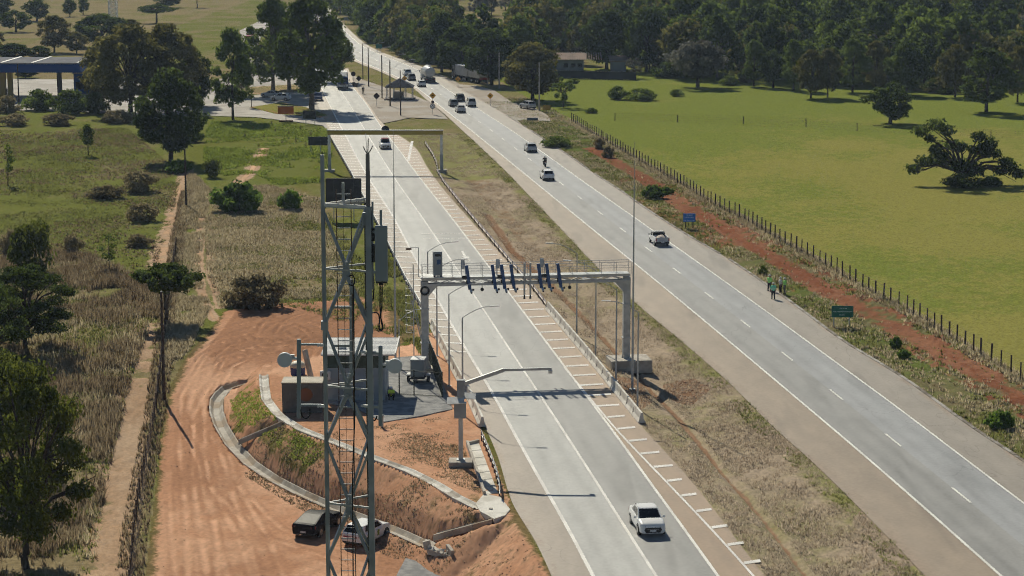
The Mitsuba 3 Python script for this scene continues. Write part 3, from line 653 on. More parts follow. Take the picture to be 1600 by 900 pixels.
# ---------------------------------------------------------------- camera mast with arm, cabinet and panels
p = S(720, 727); x0, y0 = p[0], p[1]; hm = height_at(y0, 597)
t = thing('camera_mast', 'grey steel mast on a square concrete footing with one long arm over the carriageway', 'camera mast')
part(t, 'footing', MB().box((x0, y0, .10), (1.75, 1.5, .6), bev=.04).mesh(), 'concrete'); part(t, 'post', MB().box((x0, y0, hm / 2), (.32, .32, hm), bev=.03).box((x0, y0, .44), (.6, .6, .06)).mesh(), 'galvanised')
part(t, 'head', MB().box((x0 + .02, y0, hm - .45), (.55, .5, 1.25), bev=.03).mesh(), 'grey_cabinet')
aa = [(x0 + .2, y0, hm - .15)]; e1 = on_plane(787, 578, y0); e2 = on_plane(862, 576, y0)
part(t, 'arm', MB().bar(aa[0], e1, .26, .26).bar(e1, e2, .18, .18).mesh(), 'galvanised')
part(t, 'lamp_head', MB().box(e2 + [-.1, 0, -.22], (.3, .3, .26), bev=.03).mesh(), 'white_paint')
cz = height_at(y0, 640); bx = part(t, 'control_box', MB().box((x0 - .03, y0 - .32, cz), (.86, .42, 1.1), bev=.02).mesh(), 'grey_cabinet')
part(bx, 'hood', MB().box((x0 - .03, y0 - .34, cz + .58), (.94, .52, .05)).mesh(), 'galvanised')
sz = height_at(y0, 622)
part(t, 'solar_panel', MB().box((x0 - .35, y0 - .35, sz - .1), (1.25, .75, .05), rx=.5, ry=-.05).mesh(), 'white_paint'); part(t, 'solar_panel', MB().box((x0 + .55, y0 + .3, sz + .1), (1.1, .65, .05), rx=.45, ry=.1).mesh(), 'white_paint')
part(t, 'solar_panel_frame', MB().bar((x0 - .7, y0, sz - .15), (x0 + .9, y0 + .2, sz), .06, .06).mesh(), 'galvanised')

# ---------------------------------------------------------------- concrete barriers and guardrails
JB = [(.31, 0), (.31, .08), (.14, .32), (.085, .82), (-.085, .82), (-.14, .32), (-.31, .08), (-.31, 0)]
def barrier_run(name, label, px, seg=3.0, mat='concrete_white'):
    w = world(px); ln = LineString(w); L = ln.length; n = max(1, round(L / seg)); t = thing(name, label, 'barrier')
    for i in range(n):
        a, b = (np.array(ln.interpolate(L * (i + k) / n).coords[0]) for k in (0.004, .996))
        d = (b - a) / np.linalg.norm(b - a); s = np.array([d[1], -d[0]])
        v = [[*(a + s * o), z + .04] for o, z in JB] + [[*(b + s * o), z + .04] for o, z in JB]
        part(t, 'segment', trimesh.convex.convex_hull(np.array([v[k] for k in range(16)])) if False else loft2(v, 8), mat)
    return t
def loft2(v, n):
    i = np.arange(n); j = (i + 1) % n
    f = [[i_, j_, j_ + n] for i_, j_ in zip(i, j)] + [[i_, j_ + n, i_ + n] for i_, j_ in zip(i, j)]
    f += [[0, k + 1, k] for k in range(1, n - 1)] + [[n, n + k, n + k + 1] for k in range(1, n - 1)]
    m = trimesh.Trimesh(v, f, process=False); m.fix_normals(); return m
barrier_run('concrete_barrier', 'white concrete barrier between the hatched shoulder and the median, ending below the gantry', [(856, 484), (918, 557), (958, 606), (1003, 662)])
barrier_run('concrete_barrier', 'pale concrete barrier between the equipment pad and the carriageway', [(676, 512), (712, 583), (735, 625), (754, 668)])
def guardrail(label, px, mat, h=.75, sp=4.0, posts='rust_steel', flip=1):
    w = world(px); ln = LineString(w); L = ln.length; t = thing('guardrail', label, 'guardrail')
    q = np.array([ln.interpolate(s).coords[0] for s in np.arange(0, L, 2.0)] + [w[-1]])
    d = np.gradient(q, axis=0); d /= np.linalg.norm(d, axis=1, keepdims=True); s = np.stack([d[:, 1], -d[:, 0]], 1) * flip
    prof = [(0, h), (.05, h - .02), (.08, h - .07), (.03, h - .13), (.03, h - .19), (.08, h - .25), (.05, h - .30), (0, h - .32)]
    v, k = [], len(prof)
    for i in range(len(q)):
        for o, z in prof: v.append([*(q[i] + s[i] * (o - .04)), z])
    f = []
    for i in range(len(q) - 1):
        for j in range(k - 1): a = i * k + j; f += [[a, a + 1, a + k + 1], [a, a + k + 1, a + k]]
    part(t, 'rail', trimesh.Trimesh(v, f, process=False), mat, True)
    for r in np.arange(.3, L, sp):
        p = np.array(ln.interpolate(r).coords[0])
        part(t, 'post', MB().box((*p, h / 2 - .1), (.12, .12, h + .1)).mesh(), posts)
guardrail('pinkish white guardrail curving along the hatched shoulder of the median', [(664, 226), (676, 244), (682, 258), (684, 272), (692, 286), (720, 322), (757, 366), (797, 413), (830, 450), (853, 481)], 'rail_paint', flip=-1)
guardrail('weathered guardrail seen from behind along the shoulder beside the scrub', [(517, 220), (548, 275), (575, 327), (606, 387), (632, 440), (655, 480), (668, 505)], 'galvanised', .8, 3.2)
guardrail('short whitish guardrail beside the stepped concrete drain', [(752, 687), (763, 712), (774, 742), (780, 765), (781, 782)], 'white_paint', .8, 1.6, flip=-1)
# stepped drain
t = thing('stepped_drain', 'pale concrete drain stepping down between the mast footing and the short guardrail', 'drain')
for i in range(7):
    a0, a1 = i / 7, (i + 1) / 7
    L0, L1_, R0_, R1_ = [np.array(world([(732 + 26 * a, 698 + 75 * a)])[0]) for a in (a0, a1)] + [np.array(world([(748 + 30 * a, 696 + 74 * a)])[0]) for a in (a0, a1)]
    zt = .22 - .035 * i
    part(t, 'step', MB().prism([L0, R0_, R1_, L1_], -.3, zt).mesh(), 'concrete_white')
part(t, 'side_wall', MB().bar((*world([(730, 697)])[0], .2), (*world([(757, 774)])[0], .05), .18, .5).mesh(), 'concrete'); part(t, 'head_wall', MB().bar((*world([(731, 699)])[0], .25), (*world([(748, 695)])[0], .25), .2, .35).mesh(), 'concrete')

# ---------------------------------------------------------------- drainage channels round the pad
def channel(label, pts, w, depth, seg=2.0, lip=.12, mat='concrete', bed='concrete_ditch'):
    """U-shaped concrete channel in pieces along 3-D points."""
    P = np.array(pts, float); ln = LineString(P); L = ln.length; n = max(2, round(L / seg)); t = thing('drainage_channel', label, 'drain')
    q = np.array([ln.interpolate(L * i / n).coords[0] for i in range(n + 1)])
    d = np.gradient(q[:, :2], axis=0); d /= np.linalg.norm(d, axis=1, keepdims=True); s = np.stack([d[:, 1], -d[:, 0]], 1)
    prof = [(-w / 2 - lip, -.4), (-w / 2 - lip, .03), (-w / 2, .05), (-w / 4, -depth), (w / 4, -depth), (w / 2, .06), (w / 2 + lip, .03), (w / 2 + lip, -.4)]
    for i in range(n):
        v = [[q[i, 0] + s[i, 0] * o, q[i, 1] + s[i, 1] * o, q[i, 2] + z] for o, z in prof] + [[q[i + 1, 0] + s[i + 1, 0] * o - d[i, 0] * .012, q[i + 1, 1] + s[i + 1, 1] * o - d[i, 1] * .012, q[i + 1, 2] + z] for o, z in prof]
        k = 8; f = []
        for j in range(k): a, b = j, (j + 1) % k; f += [[a, b, b + k], [a, b + k, a + k]]
        m = trimesh.Trimesh(v, f, process=False); part(t, 'segment', m, mat if i % 3 else bed)
    return t
channel('pale concrete gutter along the upper edge of the equipment pad', [(*plane(u, v, 0)[:2], .02) for u, v in UP], .62, .07, 1.6, .10, 'concrete_white', 'concrete')
low3 = []
for u, v in LOW:
    p = S(u, v); low3.append((p[0], p[1], chan_z(p)))
channel('broad concrete drain curving round the foot of the bank from the yard', low3, .95, .24, 1.8, .12, 'concrete', 'concrete_ditch')
a, b = S(442, 660), S(374, 688); b[2] = land(b[0], b[1]) + .05
channel('small concrete chute down the grassy bank', [(*plane(442, 659)[:2], .05), tuple(b)], .30, .12, 1.3, .08)
b = S(680, 836); b[2] = land(b[0], b[1]) + .06
channel('grey concrete chute joining the pad corner to the drain outlet', [(*plane(772, 811)[:2], .04), tuple(b)], .42, .22, 1.6, .12)
t = thing('concrete_apron', 'cracked pale concrete apron at the corner of the pad below the guardrail', 'concrete slab')
w = world([(743, 788), (757, 772), (782, 778), (797, 797), (790, 806), (772, 812), (750, 800)]); part(t, 'slab', MB().prism(w, -.3, .065).mesh(), 'concrete_white')
c = plane(767, 797); part(t, 'pipe_cap', MB().tube((c[0], c[1], .05), (c[0], c[1], .14), .14, n=14).mesh(), 'concrete')
t = thing('drain_outlet', 'concrete drain outlet with splayed wing walls and set stones', 'drain outlet')
o = S(684, 858); oz = float(land(o[0], o[1])); o2 = S(680, 842)
part(t, 'apron', MB().prism([S(664, 842)[:2], S(694, 842)[:2], S(703, 868)[:2], S(668, 870)[:2]], oz - .3, oz + .05).mesh(), 'concrete')
part(t, 'wing_wall', MB().bar((*S(673, 860)[:2], oz + .25), (*S(662, 868)[:2], oz + .15), .22, .6).mesh(), 'concrete'); part(t, 'wing_wall', MB().bar((*S(699, 857)[:2], oz + .25), (*S(707, 868)[:2], oz + .15), .22, .6).mesh(), 'concrete')
rng = np.random.default_rng(5)
for i in range(16):
    q = S(672 + 30 * rng.random(), 861 + 8 * rng.random()); r = .10 + .06 * rng.random()
    part(t, 'stone', hull(rng.normal(size=(9, 3)) * r * .6).apply_translation((q[0], q[1], oz + .1)), 'concrete_white')
w = np.array([S(*q)[:2] for q in ((634, 874), (704, 872), (688, 905), (660, 960), (600, 960), (620, 900))])
mg = trimesh.creation.extrude_polygon(Polygon(w), .3, engine='earcut'); mg.apply_translation([0, 0, float(np.min(land(w[:, 0], w[:, 1]))) - .2]); tag(part('', 'gravel_apron', mg, 'gravel'), 'grey riprap gravel apron below the drain outlet', 'gravel', kind='structure')
w = world([(500, 628), (505, 600), (620, 560), (668, 556), (690, 600), (705, 640), (660, 650), (600, 660), (560, 640)])
mg = trimesh.creation.extrude_polygon(Polygon(w).buffer(.1), .3, engine='earcut'); mg.apply_translation([0, 0, -.22]); tag(part('', 'gravel_pad', mg, 'gravel'), 'grey gravel pad in front of the equipment hut', 'gravel', kind='structure')

# ---------------------------------------------------------------- equipment hut
worn('hut_wall', (.32, .365, .39), (.265, .305, .33), 1.2, .6); solid('hut_green', (.010, .045, .038), .4); worn('roof_white', (.58, .58, .57), (.46, .46, .455), .8, .45)
hl, hr = S(507, 627), S(602, 625); yh = hl[1]; hx0, hx1, hd = hl[0], hr[0], 5.6; hz = height_at(yh, 553)
t = thing('equipment_hut', 'blue-grey equipment hut with white sheet roof and dark green fascia behind the lattice tower', 'hut')
w_ = part(t, 'wall', MB().box(((hx0 + hx1) / 2, yh + hd / 2, hz / 2 - .1), (hx1 - hx0, hd, hz - .1)).mesh(), 'hut_wall')
for i in range(28):
    xx = hx0 + .1 + (hx1 - hx0 - .2) * i / 27
    part(w_, 'rib', MB().box((xx, yh - .012, (hz - 1.1) / 2), (.05, .035, hz - 1.2)).mesh(), 'hut_wall')
f_ = part(t, 'fascia', MB().box(((hx0 + hx1) / 2 + .02, yh + hd / 2, hz - .62), (hx1 - hx0 + .10, hd + .10, 1.1)).mesh(), 'hut_green')
r_ = part(t, 'roof', MB().box(((hx0 + hx1) / 2 + .35, yh + hd / 2 - .1, hz + .08), (hx1 - hx0 + 1.1, hd + .9, .14), rx=.02).mesh(), 'roof_white')
for i in range(14):
    yy = yh - .4 + (hd + .6) * i / 13; part(r_, 'seam', MB().box(((hx0 + hx1) / 2 + .35, yy, hz + .165 + .02 * (yy - yh - hd / 2)), (hx1 - hx0 + 1.08, .06, .04)).mesh(), 'roof_white')
part(t, 'verge_trim', MB().box((hx1 + .92, yh + hd / 2 - .1, hz + .14), (.08, hd + .9, .22), rx=.02).mesh(), 'white_paint')
part(t, 'door', MB().box((hx0 + (hx1 - hx0) * .72, yh - .03, 1.1), (.95, .06, 2.1), bev=.01).mesh(), 'hut_wall')
part(t, 'roof_vent', MB().box((hx0 + (hx1 - hx0) * .28, yh + 1.6, hz + .3), (.7, .4, .25), rz=.4, bev=.05).mesh(), 'white_paint')
t = thing('air_conditioner', 'white air conditioner unit on the end of the hut by the grey container', 'air conditioner')
part(t, 'casing', MB().box((hx0 + .12, yh - .25, 2.25), (.85, .38, .75), bev=.05).mesh(), 'white_paint'); part(t, 'fan_grille', MB().tube((hx0 + .1, yh - .44, 2.25), (hx0 + .1, yh - .46, 2.25), .27, n=18).mesh(), 'dark_metal')
# generator container
worn('container_paint', (.155, .14, .125), (.115, .105, .10), 1.1, .6); worn('container_top', (.42, .37, .29), (.33, .29, .22), 1.1, .7)
c0, c1 = S(441, 645), S(503, 646); yc = c0[1]; cx0, cx1 = c0[0], c1[0]; ch = height_at(yc, 599)
t = thing('generator_container', 'brownish grey ribbed generator container with a faded orange patch beside the hut', 'container')
bd = part(t, 'body', MB().box(((cx0 + cx1) / 2, yc + 1.1, ch / 2), (cx1 - cx0, 2.2, ch), bev=.03).mesh(), 'container_paint')
for i in range(22): part(bd, 'rib', MB().box((cx0 + .12 + (cx1 - cx0 - .24) * i / 21, yc - .02, ch / 2 + .05), (.06, .06, ch - .35)).mesh(), 'container_paint')
part(t, 'roof', MB().box(((cx0 + cx1) / 2, yc + 1.1, ch + .03), (cx1 - cx0 + .1, 2.3, .08)).mesh(), 'container_top')
solid('faded_orange', (.22, .075, .03), .7); part(t, 'patch', MB().tube((cx0 + (cx1 - cx0) * .6, yc - .06, ch * .62), (cx0 + (cx1 - cx0) * .6, yc - .08, ch * .62), .55, n=18).mesh(), 'faded_orange')
t = thing('water_tank', 'round blue water tank with a cream lid behind the container', 'water tank'); q = plane(465.5, 585); q2 = height_at(q[1], 574)
part(t, 'drum', MB().tube((q[0], q[1], 0), (q[0], q[1], .75), .62, .68, n=22).mesh(), solid('tank_blue', (.015, .035, .16), .5), smooth=40)
part(t, 'lid', trimesh.creation.icosphere(2, .7).apply_transform(np.diag([1, 1, .62, 1])).apply_translation((q[0], q[1], .78)), solid('tank_cream', (.55, .5, .40), .6), smooth=True)
t = thing('concrete_post', 'leaning grey concrete post behind the container', 'post'); q = plane(486, 590); part(t, 'post', MB().bar((q[0], q[1], 0), (q[0] - .55, q[1] + .3, 2.4), .42, .30).mesh(), 'concrete')
# light tower trailer
q = S(653, 601); t = thing('trailer_generator', 'grey boxy generator on a small white-fendered trailer inside the fence', 'trailer')
M_ = at(q[0], q[1] + .8, 0, -.12)
bb = part(t, 'box', MB().box((0, .1, 1.35), (1.15, 1.5, 1.45), bev=.03).mesh(M_), 'grey_cabinet'); part(bb, 'lid', MB().box((0, .1, 2.11), (1.22, 1.56, .08)).mesh(M_), 'white_paint'); part(bb, 'door', MB().box((.02, -.665, 1.35), (.9, .03, 1.2)).mesh(M_), 'antenna_grey')
part(t, 'chassis', MB().box((0, .1, .55), (1.3, 1.9, .12)).bar((0, -.8, .5), (.15, -1.5, .35), .08, .08).mesh(M_), 'dark_metal')
for s in (-1, 1):
    part(t, 'fender', MB().box((s * .85, .1, .72), (.34, .95, .10), bev=.04).mesh(M_), 'white_paint'); part(t, 'wheel', MB().tube((s * .75, .1, .33), (s * .95, .1, .33), .33, n=18).mesh(M_), 'tyre')
# pad fence
t = thing('mesh_fence', 'dark green mesh fence with posts round the gravel pad', 'fence'); solid('fence_green', (.018, .03, .026), .5)
FP = [plane(624, 618), plane(647, 619), plane(691, 622), plane(684, 602), plane(677, 583), plane(670, 565), plane(664, 548)]
for i, a in enumerate(FP): part(t, 'post', MB().box((a[0], a[1], 1.1), (.10, .10, 2.3)).mesh(), 'fence_green')
for i, (a, b) in enumerate(zip(FP[:-1], FP[1:])):
    for zz in (2.15, .15): part(t, 'rail', MB().bar((*a[:2], zz), (*b[:2], zz), .05, .05).mesh(), 'fence_green')
    if i >= 2:
        L = np.linalg.norm(b - a); k = int(L / .10); m_ = MB()
        for j in range(1, k): c = a + (b - a) * j / k; m_.bar((c[0], c[1], .15), (c[0], c[1], 2.15), .028, .028)
        for zz in (.55, .95, 1.35, 1.75): m_.bar((*a[:2], zz), (*b[:2], zz), .03, .03)
        part(t, 'mesh_panel', m_.mesh(), 'fence_green')
# bollard stub whose shadow lies on the pad
q = plane(597, 668); t = thing('valve_post', 'short grey valve post on the bare pad by the tower pipe', 'post'); part(t, 'post', MB().tube((q[0], q[1], 0), (q[0], q[1], .9), .12, n=10).mesh(), 'galvanised'); part(t, 'handwheel', trimesh.creation.torus(.2, .04, 12, 6).apply_translation((q[0], q[1], .95)), 'galvanised', smooth=True)
# ---------------------------------------------------------------- lattice telecom tower, near the camera
TY = 76.0
ax, bx_, s3 = -6.66, -5.02, 1.80
LA, LB = np.array([ax, TY]), np.array([bx_, TY - .66]); LC = np.array([-5.19, TY + 1.06])
TZ0 = -3.2
Z = lambda v: height_at(TY, v)
ztop = Z(323)
t = thing('lattice_tower', 'tall blue-grey three-legged lattice telecom tower with inner ladder rising from below the frame', 'tower')
def tp(name, b, mat='tower_steel', **kw): return part(t, name, b.mesh(), mat, **kw)
V3 = lambda xy, z: np.array([xy[0], xy[1], z])
tp('leg', MB().tube(V3(LA, TZ0), V3(LA, Z(242)), .085, .075, n=12), smooth=40)
tp('leg', MB().bar(V3(LB, TZ0), V3(LB, ztop + .1), .20, .20), )
tp('leg', MB().tube(V3(LC, TZ0), V3(LC, ztop), .10, n=12), 'dark_metal', smooth=40)
tp('cable_ladder', MB().box((LC[0] + .10, LC[1] - .25, (TZ0 + ztop) / 2 - .2), (.10, .14, ztop - TZ0 - .4)).box((LC[0] + .02, LC[1] - .30, (TZ0 + ztop) / 2), (.05, .05, ztop - TZ0)), 'antenna_grey')
hs = [Z(322), Z(419.5), Z(603), Z(786)]; dz = hs[1] - hs[2]
while hs[-1] > TZ0 + 1: hs.append(hs[-1] - dz)
joints = [Z(327)] + [hs[1] - dz * .48 - i * dz for i in range(0, 9)]
pairs = ((LA, LB), (LA, LC), (LB, LC))
for k, zz in enumerate(hs):
    for (p, q) in pairs: tp('horizontal_bar', MB().bar(V3(p, zz), V3(q, zz), .055, .07), 'galvanised')
for k in range(1, len(hs)):
    zz = hs[k]
    for (p, q) in pairs:
        mid = (p + q) / 2
        zu = Z(327) if k == 1 else hs[k - 1] - dz * .48
        zd = zz - dz * .48
        for e in (p, q):
            tp('brace', MB().bar(V3(e, zu - .02), V3(mid, zz + .07), .075, .075)); tp('brace', MB().bar(V3(mid, zz - .22), V3(e, zd), .085, .085))
        d = (q - p) / np.linalg.norm(q - p)
        tp('gusset', MB().plate([V3(mid - d * .12, zz + .10), V3(mid + d * .12, zz + .10), V3(mid + d * .17, zz - .28), V3(mid - d * .17, zz - .28)], .02))
for (p, q) in pairs: tp('joint_plate', MB().box(V3(p, joints[1]), (.24, .24, .32)))
tp('top_frame', MB().bar(V3(LA, ztop + .08), V3(LB, ztop + .08), .08, .1).bar(V3(LA, ztop + .08), V3(LC, ztop + .14), .08, .1).bar(V3(LB, ztop + .08), V3(LC, ztop + .1), .08, .1), 'white_paint')
lx0, lx1, ly = -6.19, -5.67, TY + .02
lad = tp('ladder', MB().box((lx0, ly, (TZ0 + Z(296)) / 2), (.03, .05, Z(296) - TZ0)).box((lx1, ly, (TZ0 + Z(296)) / 2), (.03, .05, Z(296) - TZ0)), 'rust_steel')
for i in range(78):
    zz = Z(303) - i * .405
    if zz > TZ0: part(lad, 'rung', MB().tube((lx0, ly, zz), (lx1, ly, zz), .017, n=6).mesh(), 'galvanised')
tp('safety_cable', MB().tube((-5.94, ly - .1, TZ0), (-5.94, ly - .1, Z(300)), .008, n=5), 'dark_metal')
worn('lamp_pole_grey', (.21, .20, .20), (.14, .13, .13), 2, .6)
tp('aerial_pole', MB().tube((-5.93, TY - .1, ztop), (-5.93, TY - .1, Z(285)), .055, n=10), 'galvanised', smooth=40)
tp('aerial_pole', MB().tube(V3(LB, ztop), V3(LB, Z(237)), .080, .070, n=12), 'lamp_pole_grey', smooth=40)
prong = MB()
for (dx, h0, h1) in ((-.10, 0, .28), (.02, 0, .55), (.12, 0, .30)): prong.poly([V3(LB, Z(238)) + [0, 0, h0], V3(LB, Z(238)) + [dx * .9, 0, h1 * .5], V3(LB, Z(238)) + [dx * 1.5, 0, h1]], .018, 5)
tp('lightning_prong', prong, 'dark_metal')
tp('lightning_prong', MB().tube(V3(LA, Z(243)), V3(LA, Z(237)), .02, n=5), 'dark_metal')
tp('lightning_rod', MB().tube(V3(LB, Z(235)) + [-.03, 0, 0], V3(LB, Z(205)) + [-.06, 0, 0], .008, n=5), 'galvanised')
# pipes that hold the antennas
def pipe(px_u, v0, v1, yy, r): 
    a, b = on_plane(px_u, v0, yy), on_plane(px_u, v1, yy); return MB().tube(a, b, r, n=14)
PL_Y, PR_Y = TY - .1, TY - .75
tp('mount_pipe', pipe(467, 530, 653, PL_Y, .075), 'antenna_grey', smooth=40); tp('mount_pipe', pipe(594.5, 541, 665, PR_Y, .075), 'antenna_grey', smooth=40); tp('mount_pipe', pipe(549, 436, 590, TY + .5, .07), 'antenna_grey', smooth=40)
for v in (538, 633): tp('mount_arm', MB().bar(on_plane(466, v, PL_Y), on_plane(502, v, TY), .075, .08), 'tower_steel'); tp('clamp', MB().box(on_plane(503, v + 1, TY), (.34, .14, .09)), 'white_paint')
for v in (552, 636): tp('mount_arm', MB().bar(on_plane(594, v, PR_Y), on_plane(570, v - 1, TY - .6), .085, .09), 'tower_steel'); tp('clamp', MB().box(on_plane(570, v - 2, TY - .66), (.28, .12, .07)), 'white_paint')
for v in (480, 540): tp('mount_arm', MB().bar(on_plane(549, v, TY + .5), on_plane(522, v, TY + .4), .07, .09), 'tower_steel')
def dish(u, v, yy, pipe_u, label):
    c = on_plane(u, v, yy); d = thing('dish_antenna', label, 'antenna', 'dish antennas on the lattice tower')
    r = .262
    part(d, 'radome', MB().tube(c + [0, -.10, 0], c + [0, .06, 0], r, n=32).mesh(), 'dish_white', smooth=30)
    part(d, 'rear_shell', MB().tube(c + [0, .06, 0], c + [0, .20, 0], r, .09, n=24).mesh(), 'antenna_grey', smooth=30)
    e = on_plane(pipe_u, v - 1, yy)
    part(d, 'bracket', MB().bar(c + [0, .18, .02], e + [0, .02, .02], .09, .09).box((c + e) / 2 + [0, .12, .08], (.16, .16, .14)).mesh(), 'white_paint')
dish(445, 562, PL_Y, 467, 'round pale dish antenna on the pipe beside the leg nearer the dirt yard'); dish(617, 571.5, PR_Y, 594.5, 'round pale dish antenna on the pipe in front of the equipment hut')
d = thing('panel_antenna', 'tall flat grey panel antenna mounted beside the tower leg', 'antenna')
a, b = on_plane(585.5, 353, TY - .8), on_plane(606, 440, TY - .8)
part(d, 'panel', MB().box((a + b) / 2 + [0, .06, 0], (b[0] - a[0], .16, a[2] - b[2]), bev=.02).mesh(), 'antenna_grey'); part(d, 'end_cap', MB().box([(a[0] + b[0]) / 2, TY - .74, b[2] - .03], (b[0] - a[0] - .04, .13, .06)).mesh(), 'dark_metal')
for i in range(6): part(d, 'connector', MB().tube([a[0] + .06 + .07 * i, TY - .74, b[2] - .05], [a[0] + .06 + .07 * i, TY - .74, b[2] - .13], .016, n=6).mesh(), 'black_rubber')
part(d, 'pole', MB().tube(on_plane(595, 328, TY - .62), on_plane(595, 353, TY - .62), .045).mesh(), 'antenna_grey')
tp('mount_pipe', MB().tube(on_plane(582, 315, TY - .6), on_plane(582, 452, TY - .6), .04, n=10), 'tower_steel', smooth=40)
for v in (362, 425): tp('mount_arm', MB().bar(on_plane(574, v, TY - .64), on_plane(588, v, TY - .7), .06, .10), 'tower_steel')
for lab, v0, v1, u0, u1 in (('upper dark radio unit between the tower leg and the panel antenna', 356, 376, 575, 586), ('lower dark radio unit between the tower leg and the panel antenna', 381, 409, 576.5, 586), ('bluish box on the leg just under the top frame', 332, 352, 566, 580)):
    a, b = on_plane(u0, v0, TY - .55), on_plane(u1, v1, TY - .55); d = thing('radio_unit', lab, 'radio unit'); c = part(d, 'casing', MB().box((a + b) / 2, (b[0] - a[0], .3, a[2] - b[2]), bev=.02).mesh(), 'tower_steel' if v0 == 332 else 'dark_metal')
    for i in range(4): part(c, 'cooling_fin', MB().box((a + b) / 2 + [-.06 + .04 * i, -.17, 0], (.012, .05, (a[2] - b[2]) * .85)).mesh(), 'tower_steel' if v0 == 332 else 'dark_metal')
d = thing('antenna_cables', 'bundle of black cables looping down the tower below the panel antenna', 'cable')
def spl(pix, yy, r):
    P = np.array([on_plane(u, v, yy) for u, v in pix]); k = np.linspace(0, 1, len(P)); f = PchipInterpolator(k, P); return MB().poly(list(f(np.linspace(0, 1, 26))), r, 7)
for pix in ([(577, 415), (574, 450), (572, 476), (576, 488), (590, 489), (593, 500), (592, 512), (596, 516), (598, 508), (594, 490), (594, 440)], [(583, 420), (584, 450), (583, 468), (577, 472)], [(581, 420), (580, 455), (580, 508)], [(597, 441), (597, 470), (595, 495), (598, 514), (594, 517), (592, 505)], [(545, 432), (551, 430), (554, 438), (551, 446), (545, 444)], [(552, 445), (553, 520), (554, 640), (551, 760), (552, 905)], [(579, 640), (580, 652), (585, 657), (589, 650)], [(470, 640), (472, 650), (478, 654), (484, 648), (484, 638)]):
    part(d, 'cable', spl(pix, TY - .5, .025).mesh(), 'black_rubber', True)
d = thing('dark_rag', 'small dark bird-like bundle hanging left of the tower above the dirt', 'bundle') if False else None

# ---------------------------------------------------------------- sign boards
def board(name, label, cat, u0, v0, u1, v1, vb, face, posts=(.2, .8), back=True, thick=.06, post_mat='galvanised', cols=None):
    uc = (u0 + u1) / 2; p = S(uc, vb); y0 = p[1]; a, b = on_plane(u0, v0, y0), on_plane(u1, v1, y0); zg = float(gz(p[0], y0))
    t = thing(name, label, cat)
    f = part(t, 'panel', MB().box((a + b) / 2, (b[0] - a[0], thick, a[2] - b[2])).mesh(), face)
    for k in posts:
        xx = a[0] + (b[0] - a[0]) * k; part(t, 'post', MB().box((xx, y0 + .09, (zg + a[2]) / 2 - .1), (.11, .10, a[2] - zg)).mesh(), post_mat)
        if back: part(f, 'rail', MB().box((xx, y0 - .05, (a[2] + b[2]) / 2), (.06, .05, (a[2] - b[2]) * .98)).mesh(), 'dark_metal')
    return t, f, a, b, y0
board('information_board', 'large black back of a road sign board seen through the top of the lattice tower', 'road sign', 508.5, 278.5, 565, 321.5, 345, 'sign_back', (.22, .78), thick=.12)
board('information_board', 'wide black sign back beside the column of the yellow beam gantry', 'road sign', 481.5, 213.5, 514.5, 227, 240, 'sign_back', (.12, .57, .95))
board('information_board', 'small black sign back on two thin posts beyond the grass strip', 'road sign', 473, 173, 494, 186, 195, 'sign_back', (.22, .85))
def writing(f, a, b, y0, rows_, mat='sign_white', h=.10):
    """Lettering too small to read in the photograph: short broken strokes where each line stands."""
    rg = np.random.default_rng(3); W, H = b[0] - a[0], a[2] - b[2]
    for (rv, ru0, ru1) in rows_:
        m_ = MB(); xx = a[0] + W * ru0
        while xx < a[0] + W * ru1 - .02:
            wd = .05 + .05 * rg.random(); m_.box((xx + wd / 2, y0 - .037, a[2] - H * rv), (wd, .012, H * h * (.7 + .4 * rg.random()))); xx += wd + .03
        part(f, 'lettering', m_.mesh(), mat)
solid('lettering_blue', (.40, .55, .75), .5); solid('lettering_green', (.30, .45, .42), .5)
_, f, a, b, y0 = board('road_sign', 'blue road sign with three lines of white lettering on dark posts', 'road sign', 1067.5, 333.5, 1086.5, 346.5, 358, 'blue_sign', (.2, .8), False, post_mat='old_wood'); writing(f, a, b, y0, ((.2, .25, .78), (.46, .12, .9), (.82, .12, .22), (.82, .34, .68), (.82, .78, .9)), 'lettering_blue')
_, f, a, b, y0 = board('road_sign', 'dark green road sign with three lines of faint lettering', 'road sign', 1299.5, 478, 1333, 495.5, 511, 'green_sign', (.12, .83), False); writing(f, a, b, y0, ((.22, .38, .68), (.5, .06, .94), (.8, .36, .62)), 'lettering_green')
board('road_sign', 'low wide slate-blue road sign at the mouth of the lay-by', 'road sign', 823.5, 184, 840.5, 188, 193, solid('slate_sign', (.07, .09, .12), .5), (.5,), False)
board('road_sign', 'tiny green road sign by the far bend against the dark trees', 'road sign', 587, 69, 597, 76, 82, 'green_sign', (.2, .8), False)
board('road_sign', 'pale grey sign board at the far tree line above the bend', 'road sign', 536, 27, 545, 32, 37, 'antenna_grey', (.2, .8), False)
t, f, a, b, y0 = board('notice_board', 'orange-red slatted board on a short stand beside the forecourt grass', 'board', 434, 166.5, 459, 178, 190, solid('orange_board', (.50, .13, .03), .6), (.5,), False, .12)
for i in range(6): part(f, 'slat', MB().box((a[0] + (b[0] - a[0]) * (i + .5) / 6, y0 - .09, (a[2] + b[2]) / 2), ((b[0] - a[0]) / 6 - .06, .06, a[2] - b[2] - .06)).mesh(), 'orange_board')
part(t, 'top_rail', MB().box(((a[0] + b[0]) / 2, y0, a[2] + .08), (b[0] - a[0] + .2, .3, .1)).mesh(), 'plaza_concrete'); part(t, 'base', MB().box(((a[0] + b[0]) / 2, y0, .15), (2.6, 1.0, .3), bev=.05).mesh(), 'rust_steel')
